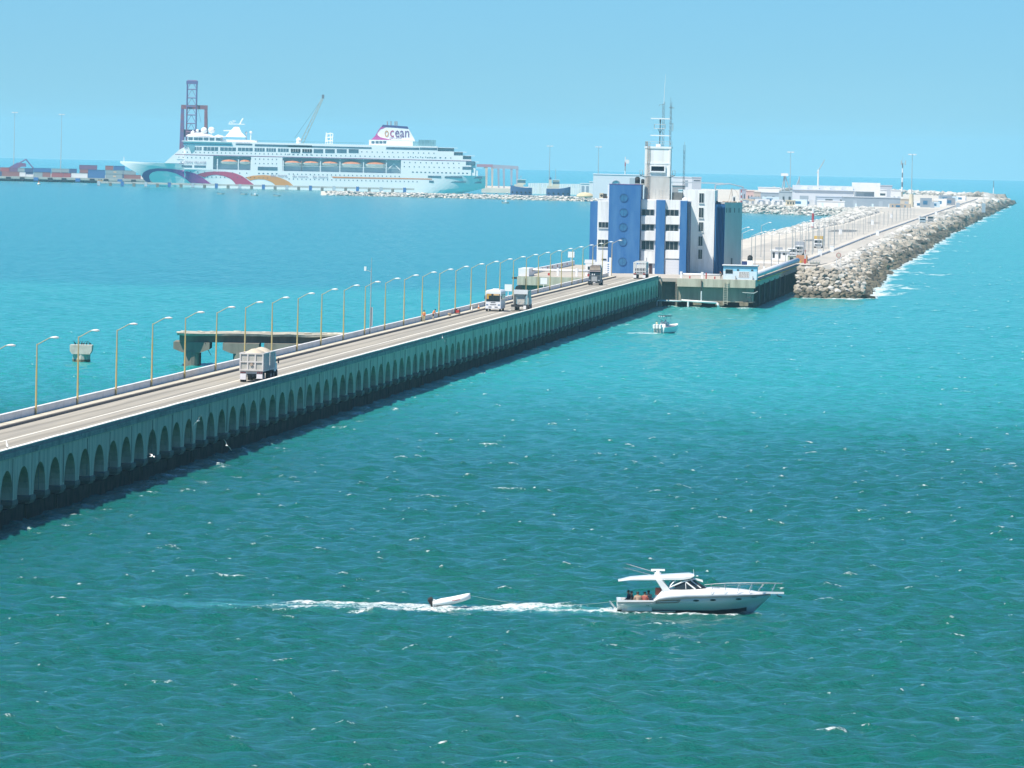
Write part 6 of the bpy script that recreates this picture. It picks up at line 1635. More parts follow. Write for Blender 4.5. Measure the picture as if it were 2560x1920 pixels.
ll_.new(tc_.outputs['Object'], sx_.inputs[0]); ll_.new(sx_.outputs[0], mr_.inputs[0]); mr_.inputs[1].default_value = S2(330, 1100)[0]; mr_.inputs[2].default_value = S2(1000, 1200)[0]; ll_.new(mr_.outputs[0], rp_.inputs[0])
rp_.color_ramp.elements[0].color = (.05, .035, .20, 1); rp_.color_ramp.elements[1].color = (.42, .05, .26, 1); e_ = rp_.color_ramp.elements.new(.4); e_.color = (.16, .05, .28, 1)
ll_.new(rp_.outputs[0], nn_['Principled BSDF'].inputs['Base Color'])
swoosh('purple_swoosh', [(375, 1220), (335, 1185), (318, 1150), (340, 1108), (400, 1080), (500, 1066), (650, 1072), (800, 1090), (940, 1130), (1010, 1175), (1095, 1236)], [(425, 1220), (405, 1185), (400, 1150), (430, 1112), (500, 1095), (600, 1098), (700, 1120), (790, 1165), (830, 1195), (850, 1215), (866, 1226)], sw1)
swoosh('magenta_swoosh', [(940, 1134), (1020, 1110), (1120, 1100), (1250, 1102), (1350, 1115), (1440, 1150), (1510, 1200), (1580, 1256)], [(1022, 1168), (1060, 1150), (1110, 1138), (1160, 1136), (1240, 1150), (1310, 1180), (1350, 1215), (1372, 1252)], mat('swoosh_magenta', (.52, .05, .13), .5, .1, .1))
swoosh('orange_swoosh', [(1480, 1166), (1560, 1146), (1680, 1139), (1800, 1150), (1900, 1185), (1960, 1215), (2016, 1268)], [(1528, 1200), (1570, 1190), (1620, 1184), (1690, 1188), (1760, 1215), (1790, 1235), (1812, 1260)], mat('swoosh_orange', (.72, .30, .06), .5, .1, .1))
# big windows, one by one
for (a0, a1, y0, y1) in ((915, 990, 827, 866), (1013, 1173, 828, 872), (1197, 1370, 832, 874), (1393, 1555, 836, 876), (1577, 1688, 840, 880), (1708, 1812, 842, 882), (1835, 1953, 845, 884), (1978, 2083, 848, 886), (2105, 2212, 852, 888)):
    (x0, z1), (x1, z0) = S2(a0, y0), S2(a1, y1); o = MB().box(x0, x1, -16.1, -15.9, z0, z1).build('lounge_window', ship_glass, ship)
    b = MB(); [b.box(x0 + (x1 - x0) * q / 4 - .12, x0 + (x1 - x0) * q / 4 + .12, -16.16, -16.1, z0, z1) for q in (1, 2, 3)]; b.build('mullion', ship_white, o)
for (a0, a1) in ((28, 112), (133, 217), (237, 323), (343, 430), (450, 540), (560, 650)):
    (x0, z1), (x1, z0) = S3(a0, 710), S3(a1, 748); MB().box(x0, x1, -16.1, -15.9, z0, z1).build('lounge_window', ship_glass, ship)
for (p, q) in ((S2(1580, 797), S2(2212, 835)), (S3(0, 676), S3(770, 708)), (S3(905, 691), S3(1210, 718)), (S3(1215, 695), S3(1375, 720)), (S2(790, 788), S2(1320, 806)), (S2(1368, 790), S2(1550, 812)), (S2(770, 1030), S2(885, 1056)), (S2(910, 1031), S2(1038, 1058)), (S2(1613, 1047), S2(1830, 1090)), (S3(1290, 955), S3(1410, 976)), (S3(1445, 958), S3(1605, 981)), (S3(1685, 962), S3(1790, 982)), (S3(1445, 1005), S3(1640, 1021)), (S3(1690, 1010), S3(1780, 1026)), (S3(1300, 1000), S3(1342, 1020))):
    (x0, z1), (x1, z0) = p, q; xm = (x0 + x1) / 2; zm = (z0 + z1) / 2
    yy = 16. if zm > ZH else hull_y(xm, zm)
    MB().box(x0, x1, -yy - .12, -yy + .3, z0, z1).build('window_band', ship_glass, ship)
# portholes, too small to tell apart singly
b = MB()
def prow(Sf, a0, a1, y0, y1, n, w=.62, h=.7):
    for i in range(n):
        f = i / max(1, n - 1); x, z = Sf(a0 + (a1 - a0) * f, y0 + (y1 - y0) * f); yy = 16. if z > ZH else hull_y(x, z) + .02
        b.box(x - w / 2, x + w / 2, -yy - .13, -yy + .2, z - h / 2, z + h / 2)
prow(S2, 785, 2200, 885, 915, 31); prow(S3, 0, 1330, 760, 790, 31); prow(S3, 1300, 1500, 788, 792, 5)
prow(S2, 740, 1070, 943, 950, 8); prow(S2, 1585, 1820, 962, 966, 6); prow(S2, 1585, 1820, 1011, 1014, 6); prow(S2, 1625, 1820, 1121, 1124, 5, 1.1)
prow(S2, 870, 1490, 1103, 1119, 9); prow(S2, 820, 1720, 1155, 1172, 20); prow(S3, 680, 1345, 735, 748, 15)
prow(S3, 1072, 1575, 832, 842, 11); prow(S3, 1072, 1575, 871, 882, 12); prow(S3, 1150, 1650, 922, 933, 14, 1.2)
prow(S3, 10, 1025, 940, 962, 27); prow(S3, 10, 1190, 985, 1011, 31); prow(S3, 1130, 1500, 780, 792, 9)
tag(b.build('portholes', ship_glass, ship), kind='stuff')
# lifeboats with their davits (each boat hangs in its own falls)
lb_o = mat('lifeboat_orange', (.72, .24, .10), .5, .1, .5); lb_w = mat('lifeboat_white', (.70, .68, .62), .5, .1, .5)
def lifeboat(i, x0, x1, z0, z1):
    o = thing('lifeboat', f'{ORD[i]} orange-topped lifeboat hanging in the ship side, counted from the bow', 'lifeboat', (XC + (x0 + x1) / 2, YS + 16 - 13.9, drop(XC, YS) + z0), 0, 'lifeboats along the cruise ship')
    L = (x1 - x0) / 2; h = z1 - z0
    def ring(x, w, zb, zt): return [(x, -w, zt), (x, -w * .8, zb + (zt - zb) * .35), (x, 0, zb), (x, w * .8, zb + (zt - zb) * .35), (x, w, zt)]
    b = MB(); b.loft([ring(-L, .25, h * .3, h * .6), ring(-L * .75, 1.3, h * .05, h * .55), ring(0, 1.7, 0, h * .55), ring(L * .75, 1.3, h * .05, h * .55), ring(L, .25, h * .3, h * .6)]); b.build('hull', lb_w, o)
    b = MB(); b.loft([[(x, -w, h * .55), (x, -w * .7, h * (.55 + .38 * k)), (x, w * .7, h * (.55 + .38 * k)), (x, w, h * .55)] for x, w, k in ((-L * .93, .5, .3), (-L * .6, 1.35, .85), (0, 1.65, 1.1), (L * .6, 1.35, .85), (L * .93, .5, .3))]); b.build('canopy', lb_o, o)
lb = [(S2(1200, 968), S2(1390, 1022)), (S2(1408, 970), S2(1530, 1022)), (S2(1898, 980), S2(2088, 1034)), (S2(2110, 983), S3(115, 863)), (S3(133, 820), S3(290, 864)), (S3(308, 823), S3(465, 868)), (S3(490, 822), S3(680, 880)), (S3(710, 824), S3(900, 884))]
for i, (p, q) in enumerate(lb): lifeboat(i, p[0], q[0], min(p[1], q[1]), max(p[1], q[1]) + .3)
dav = [1160, 1397, 1545, 1890, 2098]
for a in dav + [-1]: pass
for x in [S2(a, 1040)[0] for a in (1165, 1397, 1538, 1893, 2098)] + [S3(a, 890)[0] for a in (125, 298, 478, 695, 905)]:
    b = MB(); b.box(x - .5, x + .5, -15.6, -11.5, 16., 16.5); b.box(x - .3, x + .3, -15.8, -15.2, ZH + .3, 20); b.box(x - .35, x + .35, -15.6, -11.5, 21.4, 21.9); b.build('davit', ship_white, ship)
(x0, z1), (x1, z0) = S3(915, 862), S3(1035, 884); b = MB(); b.tube([(x0, -14, 15), ((x0 + x1) / 2, -14, 19.5), (x1, -14, 15)], .3, 5); b.build('tender_crane', ship_white, ship)
b = MB(); b.box(r2[0], r2[1], -15.9, -15.8, ZH + 3.9, ZH + 4.1); b.build('boat_deck_rail', ship_white, ship)
# bridge
(x0, z1), (x1, z0) = S2(838, 718), S2(1205, 768)
MB().box(x0, x1, -16.8, 16.8, 32.1, 35.0).build('bridge_house', ship_white, ship)
for (a0, a1) in ((845, 892), (906, 950), (955, 1003), (1014, 1066), (1080, 1132), (1150, 1202)):
    xx0, xx1 = S2(a0, 740)[0], S2(a1, 740)[0]; MB().box(xx0, xx1, -16.95, -16.7, 32.7, 34.6).build('bridge_window', ship_glass, ship)
MB().box(S2(772, 775)[0], S2(1320, 775)[0], -17.2, 17.2, 31.6, 32.15).build('bridge_wing', ship_white, ship)
b = MB(); xa_, xb_ = S2(815, 715)[0], S2(1250, 715)[0]; n = 10; rings = []
for i in range(n + 1):
    f = i / n; x = xa_ + (xb_ - xa_) * f; zz_ = 35 + 3. * math.sin(math.pi * min(f * 1.25 + .08, 1) ) ** .8 if f < .75 else 35 + 2.2 * (1 - f) / .25 * .8 + .4
    rings.append([(x, -15.5, 35), (x, -9, max(zz_ - .8, 35.05)), (x, 0, zz_ + .1), (x, 9, max(zz_ - .8, 35.05)), (x, 15.5, 35)])
b.loft(rings).build('bridge_roof', ship_white, ship, smooth=True)
MB().box(S2(1205, 760)[0], S2(1600, 760)[0], -14, 14, 32.1, 33.6).build('sun_deck_house', ship_white, ship)
# radar mast
b = MB(); (mx0, mz0), (mx1, _), (tx0, tz0), (tx1, tz1_) = S2(1243, 716), S2(1478, 716), S2(1305, 655), S2(1392, 600)
b.loft([[(mx0, -5, mz0), (mx1, -5, mz0), (mx1, 5, mz0), (mx0, 5, mz0)], [(S2(1290, 665)[0], -3.5, S2(1290, 665)[1]), (S2(1425, 665)[0], -3.5, S2(1290, 665)[1]), (S2(1425, 665)[0], 3.5, S2(1290, 665)[1]), (S2(1290, 665)[0], 3.5, S2(1290, 665)[1])], [(S2(1350, 602)[0], -1, tz1_), (tx1, -1, tz1_), (tx1, 1, tz1_), (S2(1350, 602)[0], 1, tz1_)]]); b.build('mast', ship_white, ship)
(x0, z), (x1, _) = S2(1283, 572), S2(1462, 572); b = MB(); b.box(x0, x1, -2, 2, z - .4, z + .2); b.tube([S2(1285, 572)[:1] + (0,) + (z,), (x0 + 1, 0, z + 1.6), (S2(1330, 548)[0], 0, z + .6)], .2, 5); b.build('mast_yard', ship_white, ship)
b = MB(); (x0, z) = S2(1322, 541); b.box(x0, S2(1360, 541)[0], -1, 1, z - .3, z + .3); b.cyl((S2(1340, 541)[0], 0, z), (S2(1340, 565)[0], 0, z - 1.6), .3, n=6); b.build('radar_bar', ship_white, ship)
b = MB(); b.tube([(S2(1405, 580)[0], 0, S2(1405, 580)[1]), (S2(1425, 540)[0], 0, S2(1425, 540)[1]), (S2(1443, 510)[0], 0, S2(1443, 510)[1])], .55, 6); b.build('mast_fin', ship_white, ship)
b = MB(); (x0, z) = S2(1225, 645); b.box(x0, S2(1310, 645)[0], -2, 2, z - .5, z + .3); b.build('mast_platform', ship_white, ship)
for (a, c_, r) in ((1012, 646, 8.2), (1090, 642, 8.4), (938, 648, 3.8), (1476, 670, 3.1), (1531, 668, 3.6)):
    x, z = S2(a, c_); rr_ = r / SPX; o = MB().sphere((x, -4 if a in (1012, 938, 1531) else 3, z), rr_, 14, 9).build('radome', ship_white, ship, smooth=True)
    b = MB(); b.cyl((x, -4 if a in (1012, 938, 1531) else 3, 33.4), (x, -4 if a in (1012, 938, 1531) else 3, z), .35, n=6); b.build('radome_stand', ship_white, o)
b = MB(); (x0, z0), (x1, z1) = S2(870, 680), S2(895, 650); b.cyl((x0, 0, z0), (x1, 0, z1), .9, n=10); b.build('horn', ship_white, ship)
b = MB(); (x0, z0), (x1, z1) = S2(120, 1005), S2(120, 938); b.cyl((x0, 0, z0 - 1), (x0, 0, z1), .25, n=6); b.build('bow_mast', ship_white, ship)
# funnel
fp = [S3(765, 622), S3(800, 590), S3(835, 530), S3(872, 486), S3(1100, 502), S3(1130, 560), S3(1170, 632)]
b = MB(); b.prism(fp, -5.5, 5.5); fun = b.build('funnel', ship_white, ship)
b = MB(); b.prism([S3(872, 486), S3(1100, 502), S3(1110, 524), S3(1000, 514), S3(900, 508), S3(858, 505)], -5.6, 5.6); b.build('funnel_top_band', mat('funnel_navy', (.05, .05, .20), .5, .1, .2), fun)
b = MB(); b.prism([S3(763, 624), S3(800, 590), S3(835, 530), S3(856, 506), S3(900, 508), S3(850, 528), S3(822, 560), S3(822, 580), S3(850, 602), S3(960, 626)], -5.65, 5.65); b.build('funnel_swoosh', mat('funnel_magenta', (.48, .06, .30), .5, .15, .1), fun)
for a in (912, 945, 983, 1000): x, z = S3(a, 488); b = MB(); b.cyl((x, 0, z - 1), (x, 0, z + 2.6), .45, n=8); b.build('exhaust_pipe', mat('exhaust_grey', (.35, .36, .38), .5, .2, .5), fun)
def text_part(txt, Sf, a0, a1, ymid, hz_px, m, y, parent, name='lettering'):
    cu = bpy.data.curves.new(name, 'FONT'); cu.body = txt; cu.extrude = .02; cu.resolution_u = 2
    to = bpy.data.objects.new(name, cu); COL.objects.link(to)
    dg = bpy.context.evaluated_depsgraph_get(); me = bpy.data.meshes.new_from_object(to.evaluated_get(dg))
    bpy.data.objects.remove(to)
    co = np.array([v.co[:] for v in me.vertices]); mn, mx = co.min(0), co.max(0)
    (x0, zc), (x1, _) = Sf(a0, ymid), Sf(a1, ymid); sx = (x1 - x0) / (mx[0] - mn[0])
    hgt = abs(Sf(a0, ymid + hz_px / 2)[1] - Sf(a0, ymid - hz_px / 2)[1]); sz = hgt / (mx[1] - mn[1])
    for v in me.vertices: v.co = (x0 + (v.co.x - mn[0]) * sx, y + v.co.z * .5, zc + ((v.co.y - (mn[1] + mx[1]) / 2)) * sz)
    me.materials.clear(); me.materials.append(m)
    o = bpy.data.objects.new(name, me); COL.objects.link(o); o.parent = parent; return o
let_purple = mat('letter_purple', (.13, .05, .2), .5, .1, .3); let_grey = mat('letter_grey', (.38, .34, .42), .5, .1, .3); let_gold = mat('letter_gold', (.62, .32, .08), .5, .1, .3); let_rose = mat('letter_rose', (.42, .06, .18), .5, .1, .3)
text_part('o', S3, 888, 926, 568, 62, let_gold, -5.78, fun); text_part('c', S3, 938, 974, 568, 62, let_rose, -5.78, fun); text_part('ean', S3, 985, 1115, 570, 62, let_purple, -5.78, fun)
text_part('VILLAGE', S3, 930, 1046, 609, 14, let_purple, -5.78, fun)
text_part('OCEAN VILLAGE', S2, 768, 1042, 996, 30, let_grey, -16.25, ship); text_part('OCEAN VILLAGE', S2, 1372, 1530, 780, 16, let_grey, -16.3, ship)
text_part('see more,', S2, 1755, 1945, 1152, 34, let_grey, -16.2, ship); text_part('do more,', S3, 42, 192, 962, 28, let_grey, -16.2, ship); text_part('be more', S3, 230, 370, 965, 28, let_grey, -16.2, ship)
# top deck odds
(x0, z1), (x1, z0) = S3(705, 632), S3(1170, 670); MB().box(x0 + 3, x1, -10, 10, 32.1, max(z1, 35.6)).build('funnel_house', ship_white, ship)
for a in (782, 820, 855, 890): x, z = S3(a, 648); MB().box(x - 1.1, x + 1.1, -10.1, -9.9, z - .9, z + .9).build('house_window', ship_glass, ship)
(x0, z1), (x1, z0) = S3(1205, 622), S3(1360, 684); b = MB()
for q in range(7): x = x0 + (x1 - x0) * q / 6; b.box(x - .15, x + .15, -13, -12.7, 32.1, z1)
b.build('screen_post', ship_teal, ship); MB().box(x0, x1, -12.6, 12.6, 32.1, z1 - .2).build('glass_screen', mat('screen_glass', (.22, .42, .48), .15, .3, .2), ship)
b = MB(); (x0, z1), (x1, z0) = S3(1150, 640), S3(1205, 690); b.box(x0, x1, -11, 11, 32.1, z1); b.build('glass_screen', mat('screen_glass', (.22, .42, .48)), ship)
xr0, xr1 = S2(1580, 770)[0], S3(705, 660)[0]
b = MB(); b.box(xr0, xr1, -15.9, -15.7, 33.2, 33.4)
for q in range(60): x = xr0 + (xr1 - xr0) * q / 59; b.box(x - .06, x + .06, -15.88, -15.72, 32.1, 33.2)
b.build('top_rail', ship_teal, ship)
x, z = S2(2060, 760); b = MB(); b.cyl((x, -6, 32.1), (x, -6, 34.6), 1.6, n=8); b.cyl((x, -6, 34.6), (x, -6, 36.3), 2., .2, n=8); b.build('gazebo', ship_white, ship)
b = MB()
for q in range(4): x = S3(345 + q * 20, 600)[0]; b.tube([(x, -3, 32.1), (x + random.uniform(-1, 1), -3, 36), (x + random.uniform(-.5, .5), -3, S3(345, 556 + (q % 2) * 12)[1])], .35, 5)
for zz_ in (34, 36.5, 39): b.tube([(S3(345, 600)[0], -3, zz_), (S3(408, 600)[0], -3, zz_ + .4)], .3, 5)
b.build('climbing_frame', ship_white, ship)

# ================================================================ HARBOUR CRANES
cr_m = mat('crane_purple_blue', (.12, .10, .25), .6, scale=.15, col2=(.20, .08, .14), lo=.45, hi=.6); cr_r = mat('crane_rust_red', (.28, .10, .12), .6, .3, .2)
YG = 6460.
def G(a, c_): p = PY(*Z2(a, c_), YG); return p.x, p.z
gx = G(885, 500)[0]
gc = thing('gantry_crane', 'dark ship-to-shore gantry crane with its lattice boom raised upright', 'crane', (gx, YG, drop(gx, YG)))
def gp(a, c_, y=0.): x, z = G(a, c_); return (x - gx, y, z)
for a0, a1, nm in ((770, 760, 'l'), (1036, 1038, 'r')):
    for y in (0, 12):
        b = MB(); top = gp(a0 + (8 if nm == 'l' else 0), 375, y); bot = gp(a0 - 5 if nm == 'l' else a1, 1150, y); w0, w1 = .9, (2.2 if nm == 'l' else 1.5)
        b.loft([[(top[0] - w0, y - .8, top[2]), (top[0] + w0, y - .8, top[2]), (top[0] + w0, y + .8, top[2]), (top[0] - w0, y + .8, top[2])], [(bot[0] - w1, y - 1, 2.5), (bot[0] + w1, y - 1, 2.5), (bot[0] + w1, y + 1, 2.5), (bot[0] - w1, y + 1, 2.5)]]); b.build('leg', cr_r if nm == 'r' else cr_m, gc)
b = MB(); p, q = gp(766, 385), gp(1052, 385); b.box(p[0], q[0], -1, 1, p[2] - 1.5, p[2] + 1.5); b.box(p[0], q[0], 11, 13, p[2] - 1.5, p[2] + 1.5); b.build('portal_beam', cr_r, gc)
xl, xr = gp(830, 400)[0], gp(934, 400)[0]; zt_, zb_ = gp(880, 97)[2], gp(880, 720)[2]
for x in (xl, xr):
    for y in (-3, -1): b = MB(); b.cyl((x, y, zb_ - 15), (x, y, zt_), .55, n=6); b.build('boom_chord', cr_m, gc)
n = 9
for i in range(n + 1):
    z = zb_ - 15 + (zt_ - zb_ + 15) * i / n; b = MB(); b.cyl((xl, -3, z), (xr, -3, z), .4 if i % 3 else .6, n=5); b.build('boom_tie', cr_m, gc)
    if i < n:
        z2 = z + (zt_ - zb_ + 15) / n; b = MB(); b.cyl((xl, -3, z), ((xl + xr) / 2, -2.5, z2), .2, n=4); b.cyl((xr, -3, z), ((xl + xr) / 2, -2.5, z2), .2, n=4); b.build('boom_brace', cr_m, gc)
b = MB(); b.box(xl - .8, xr + .8, -3.6, -.4, zt_ - 2.4, zt_); b.build('boom_head', cr_m, gc)
b = MB(); b.tube([gp(950, 390), gp(985, 560)], .12, 4); b.tube([gp(940, 360), gp(965, 400)], .12, 4); b.build('stay_cable', cr_m, gc)
b = MB(); p = gp(880, 660); b.box(p[0] - 6, p[0] + 12, 1, 6, p[2] - 4, p[2] + 1.5); b.build('machinery_house', cr_m, gc)
YM = 6250.
def Mz(a, c_): p = PY(*Z3(a, c_), YM); return p.x, p.z
mx = Mz(135, 640)[0]
mc = thing('mobile_crane', 'tan lattice crane jib leaning up behind the cruise ship', 'crane', (mx, YM, drop(mx, YM)))
def mp(a, c_, y=0.): x, z = Mz(a, c_); return Vector((x - mx, y, z))
p0, p1 = mp(95, 720), mp(318, 245); d = (p1 - p0); nrm = Vector((-d.z, 0, d.x)).normalized()
jm = mat('jib_tan', (.50, .45, .34), .6, .2, .3)
for sgn in (-1, 1):
    for y in (-1., 1.): b = MB(); b.cyl(p0 + nrm * sgn * 1.3 + Vector((0, y, 0)), p1 + nrm * sgn * .5 + Vector((0, y, 0)), .22, n=5); b.build('jib_chord', jm, mc)
b = MB()
for i in range(16):
    f, g = i / 16, (i + 1) / 16; w0 = 1.3 - .8 * f; w1 = 1.3 - .8 * g; s_ = 1 if i % 2 else -1
    b.cyl(p0 + d * f + nrm * s_ * w0, p0 + d * g - nrm * s_ * w1, .16, n=4)
tag(b.build('jib_lacing', jm, mc), kind='stuff')
b = MB(); q = mp(322, 230); b.box(q.x - .8, q.x + .9, -.8, .8, q.z - 1.2, q.z + 1.6); b.build('jib_head', mat('jib_head_grey', (.18, .18, .2), .6, .2, 1.), mc)
b = MB(); b.cyl(mp(60, 610), mp(305, 260), .1, n=4); b.build('hoist_cable', dark, mc)
b = MB(); b.box(p0.x - 5, p0.x + 4, -3, 3, 3.5, p0.z + 2); b.build('crane_house', jm, mc)
# rubber-tyred gantries at the container ramp
Z8 = lambda a, c_: (1200 + a * .13562, 380 + c_ * .13562)
YT = 6350.
gx2 = PY(*Z8(420, 400), YT).x
rg_m = mat('gantry_tan', (.52, .47, .36), .6, scale=.1, col2=(.42, .38, .36)); rg_b = mat('gantry_grey_blue', (.32, .36, .44), .6, .15, .1)
rt = thing('ramp_gantry', 'tan gantry frame on six legs behind the ship stern', 'gantry', (gx2, YT, drop(gx2, YT)))
def tp(a, c_): p = PY(*Z8(a, c_), YT); return p.x - gx2, p.z
for i, (a, y0, w) in enumerate(((120, 258, .85), (226, 240, .8), (338, 295, .75), (436, 295, .75), (580, 295, .75), (686, 275, .8))):
    x, z = tp(a, y0); x2 = tp(a + (8 if i in (2, 3) else 0), 600)[0]; y = 0 if i in (0, 1, 4, 5) else 14
    b = MB(); b.loft([[(x - w * 1.1, y - .8, z), (x + w * 1.1, y - .8, z), (x + w * 1.1, y + .8, z), (x - w * 1.1, y + .8, z)], [(x2 - w * .7, y - .8, 3), (x2 + w * .7, y - .8, 3), (x2 + w * .7, y + .8, 3), (x2 - w * .7, y + .8, 3)]]); b.build('leg', rg_m if i < 2 else rg_b, rt)
(xa_, za_), (xb_, zb_) = tp(236, 262), tp(706, 285)
b = MB(); b.loft([[(xa_, -1, za_ - 1.6), (xa_, 1, za_ - 1.6), (xa_, 1, za_ + 1.2), (xa_, -1, za_ + 1.2)], [(xb_, -1, zb_ - 1.2), (xb_, 1, zb_ - 1.2), (xb_, 1, zb_ + 1), (xb_, -1, zb_ + 1)]]); b.build('beam', rg_b, rt)
(xa_, za_), (xb_, _) = tp(-60, 248), tp(236, 248); b = MB(); b.box(xa_, xb_, -1, 1, za_ - 1, za_ + 1); b.build('beam', mat('gantry_rose', (.40, .22, .28), .6, .2, .1), rt)
b = MB(); (x, z), (x2, z2) = tp(70, 300), tp(130, 250); b.tube([(x, 0, z), (x2, 0, z2)], .4, 5); b.build('brace', rg_m, rt)
# ================================================================ CONTAINER QUAY
YQ = 6400.
ZC = lambda a, c_: (a * .1537, 380 + c_ * .1537)
kq = thing('container_quay', 'long pale concrete container quay with dark fenders', 'quay', (0, YQ, drop(-300, YQ)))
x0, x1 = -470., PY(*ZC(2212, 430), YQ).x + 60
b = MB(); b.box(x0, x1, .6, 500, 1.6, 3.5); b.build('deck', mat('quay_pale', (.50, .49, .44), .9, .2, .05), kq)
b = MB(); b.box(x0, x1, 0, .59, 1.9, 3.55); b.build('cope_beam', mat('quay_cope', (.46, .45, .40), .9, .25, .1), kq)
b = MB()
for i in range(70): b.cyl((x0 + i * 6.2, 1.5, -3), (x0 + i * 6.2, 1.5, 1.8), .5, n=6)
tag(b.build('pile_row', concrete_wet, kq), kind='stuff')
fb = mat('fender_blue', (.05, .16, .42), .6, .2, .3)
for i, a in enumerate((-90, 135, 360, 585, 815, 1040, 1265, 1497, 1725, 1950, 2172)):
    x = PY(*ZC(a, 450), YQ).x; b = MB(); b.box(x - 1.7, x + 1.7, -.9, -.05, .7, 3.1); b.build('fender', fb if i % 3 == 0 else black, kq)
cont_cols = {'red': mat('box_red', (.30, .08, .08), .6, .2, .1), 'brown': mat('box_brown', (.26, .11, .10), .6, .2, .1), 'blue': mat('box_blue', (.04, .13, .32), .6, .2, .1), 'navy': mat('box_navy', (.05, .09, .20), .6, .2, .1), 'grey': mat('box_grey_green', (.24, .32, .34), .6, .2, .1), 'white': mat('box_white', (.66, .68, .68), .6, .1, .1), 'plum': mat('box_plum', (.16, .08, .16), .6, .2, .1)}
conts = [(0, 250, 155, 318, 'red', 40), (30, 318, 315, 385, 'brown', 0), (-120, 318, 28, 385, 'navy', 0), (150, 255, 290, 318, 'plum', 40), (292, 258, 400, 320, 'grey', 40), (402, 262, 545, 325, 'navy', 40), (548, 262, 832, 325, 'blue', 40), (315, 328, 415, 388, 'white', 0), (418, 362, 542, 392, 'white', 0), (545, 330, 690, 388, 'grey', 0), (692, 332, 820, 390, 'brown', 0), (835, 335, 1025, 395, 'red', 0), (838, 268, 985, 330, 'grey', 40), (988, 270, 1122, 333, 'grey', 60), (1125, 272, 1250, 335, 'navy', 40), (1030, 342, 1150, 398, 'red', 20), (1158, 345, 1424, 412, 'white', 0), (1288, 213, 1580, 283, 'plum', 60), (1295, 284, 1435, 340, 'brown', 60), (1432, 290, 1710, 412, 'blue', 0), (1712, 222, 1842, 292, 'brown', 30), (1845, 226, 2030, 296, 'blue', 30), (1715, 294, 2000, 358, 'grey', 0), (1715, 360, 1990, 425, 'grey', 0), (2005, 300, 2212, 368, 'grey', 20), (2015, 370, 2290, 430, 'brown', 10)]
cnt = {}
for (a0, c0, a1, c1, k, dy) in conts:
    Y = YQ + 12 + dy; p0, p1 = PY(*ZC(a0, (c0 + c1) / 2), Y), PY(*ZC(a1, (c0 + c1) / 2), Y); z1 = PY(*ZC((a0 + a1) / 2, c0), Y).z; z0 = PY(*ZC((a0 + a1) / 2, c1), Y).z
    if z0 < 6: z0 = min(z0, 3.5)
    w = p1.x - p0.x; h = z1 - z0; cnt[k] = cnt.get(k, 0) + 1
    o = thing('container', f'{ORD[cnt[k] - 1]} {k if k != "grey" else "grey-green"} shipping container on the quay, counting from the frame edge', 'container', ((p0.x + p1.x) / 2, Y, drop(p0.x, Y) + z0), 0, 'shipping containers on the quay')
    b = MB(); b.box(-w / 2 + .15, w / 2 - .15, .1, 2.4, .1, h - .1); b.build('side_panel', cont_cols[k], o)
    b = MB(); [b.box(x - .15, x + .15, 0, .3, 0, h) for x in (-w / 2 + .15, w / 2 - .15)]; b.box(-w / 2, w / 2, 0, .25, h - .25, h); b.box(-w / 2, w / 2, 0, .25, 0, .25); b.build('frame', cont_cols[k], o)
    if k == 'grey' and w > 10: b = MB(); b.box(-w * .05, w * .12, .02, .1, h * .35, h * .65); b.build('logo_panel', mat('logo_tan', (.55, .42, .28), .6, .1, .3), o)
    # stacks sit on a lower tier where the photo shows nothing of it
    if z0 > 6: b = MB(); b.box(-w / 2 + .3, w / 2 - .3, .4, 2.2, 3.6 - z0, 0); b.build('lower_tier', cont_cols['navy'], o)
p = PY(*ZC(240, 270), YQ + 80); o = thing('reach_stacker', 'dark reach stacker arm raised above the containers', 'stacker', (p.x, YQ + 80, drop(p.x, YQ) + 3.5)); zz_ = p.z - 3.5
b = MB(); b.loft([[(-16, -1, zz_ - 6), (-13, -1, zz_ - 8), (-13, 1, zz_ - 8), (-16, 1, zz_ - 6)], [(2, -1, zz_ + 4.5), (5, -1, zz_ + 1.5), (5, 1, zz_ + 1.5), (2, 1, zz_ + 4.5)], [(8, -1, zz_ + 4), (8.5, -1, zz_ + 1.5), (8.5, 1, zz_ + 1.5), (8, 1, zz_ + 4)]]); b.build('boom', cr_m, o); b = MB(); b.box(-17, -9, -1.5, 1.5, 0, zz_ - 5); b.build('vehicle_body', cr_m, o)
b = MB(); b.tube([(3, 0, zz_ + 4), (8, 0, zz_ + 7), (14, 0, zz_)], .5, 5); b.build('spreader', cr_m, o)
# ---- mooring walkway in front of the ship
YW = 6030.
wk = thing('mooring_walkway', 'low concrete mooring walkway with blue fenders along the ship', 'walkway', (0, YW, drop(-150, YW)))
xw0, xw1 = PY(242, 455, YW).x, PY(1036, 475, YW).x
n = 27
for i in range(n):
    u = xw0 + (xw1 - xw0) * i / n; v = xw0 + (xw1 - xw0) * (i + 1) / n
    b = MB(); b.box(u + .1, v - .1, 0, 3.5, 1.7, 3.0); b.build('walkway_slab', mat('walk_pale', (.54, .53, .49), .9, .2, .1), wk)
    b = MB(); b.box(u + .3, u + 2.2, -.6, 4, -3, 2.3 if i % 2 else 3.3); b.build('dolphin_block', concrete_dark, wk)
    if i % 2 == 0: b = MB(); b.box(u + .4, u + 2.4, -1.2, -.62, .2, 3.2); b.build('fender', fb if i % 4 else mat('fender_pale', (.5, .55, .6), .6, .2, .2), wk)
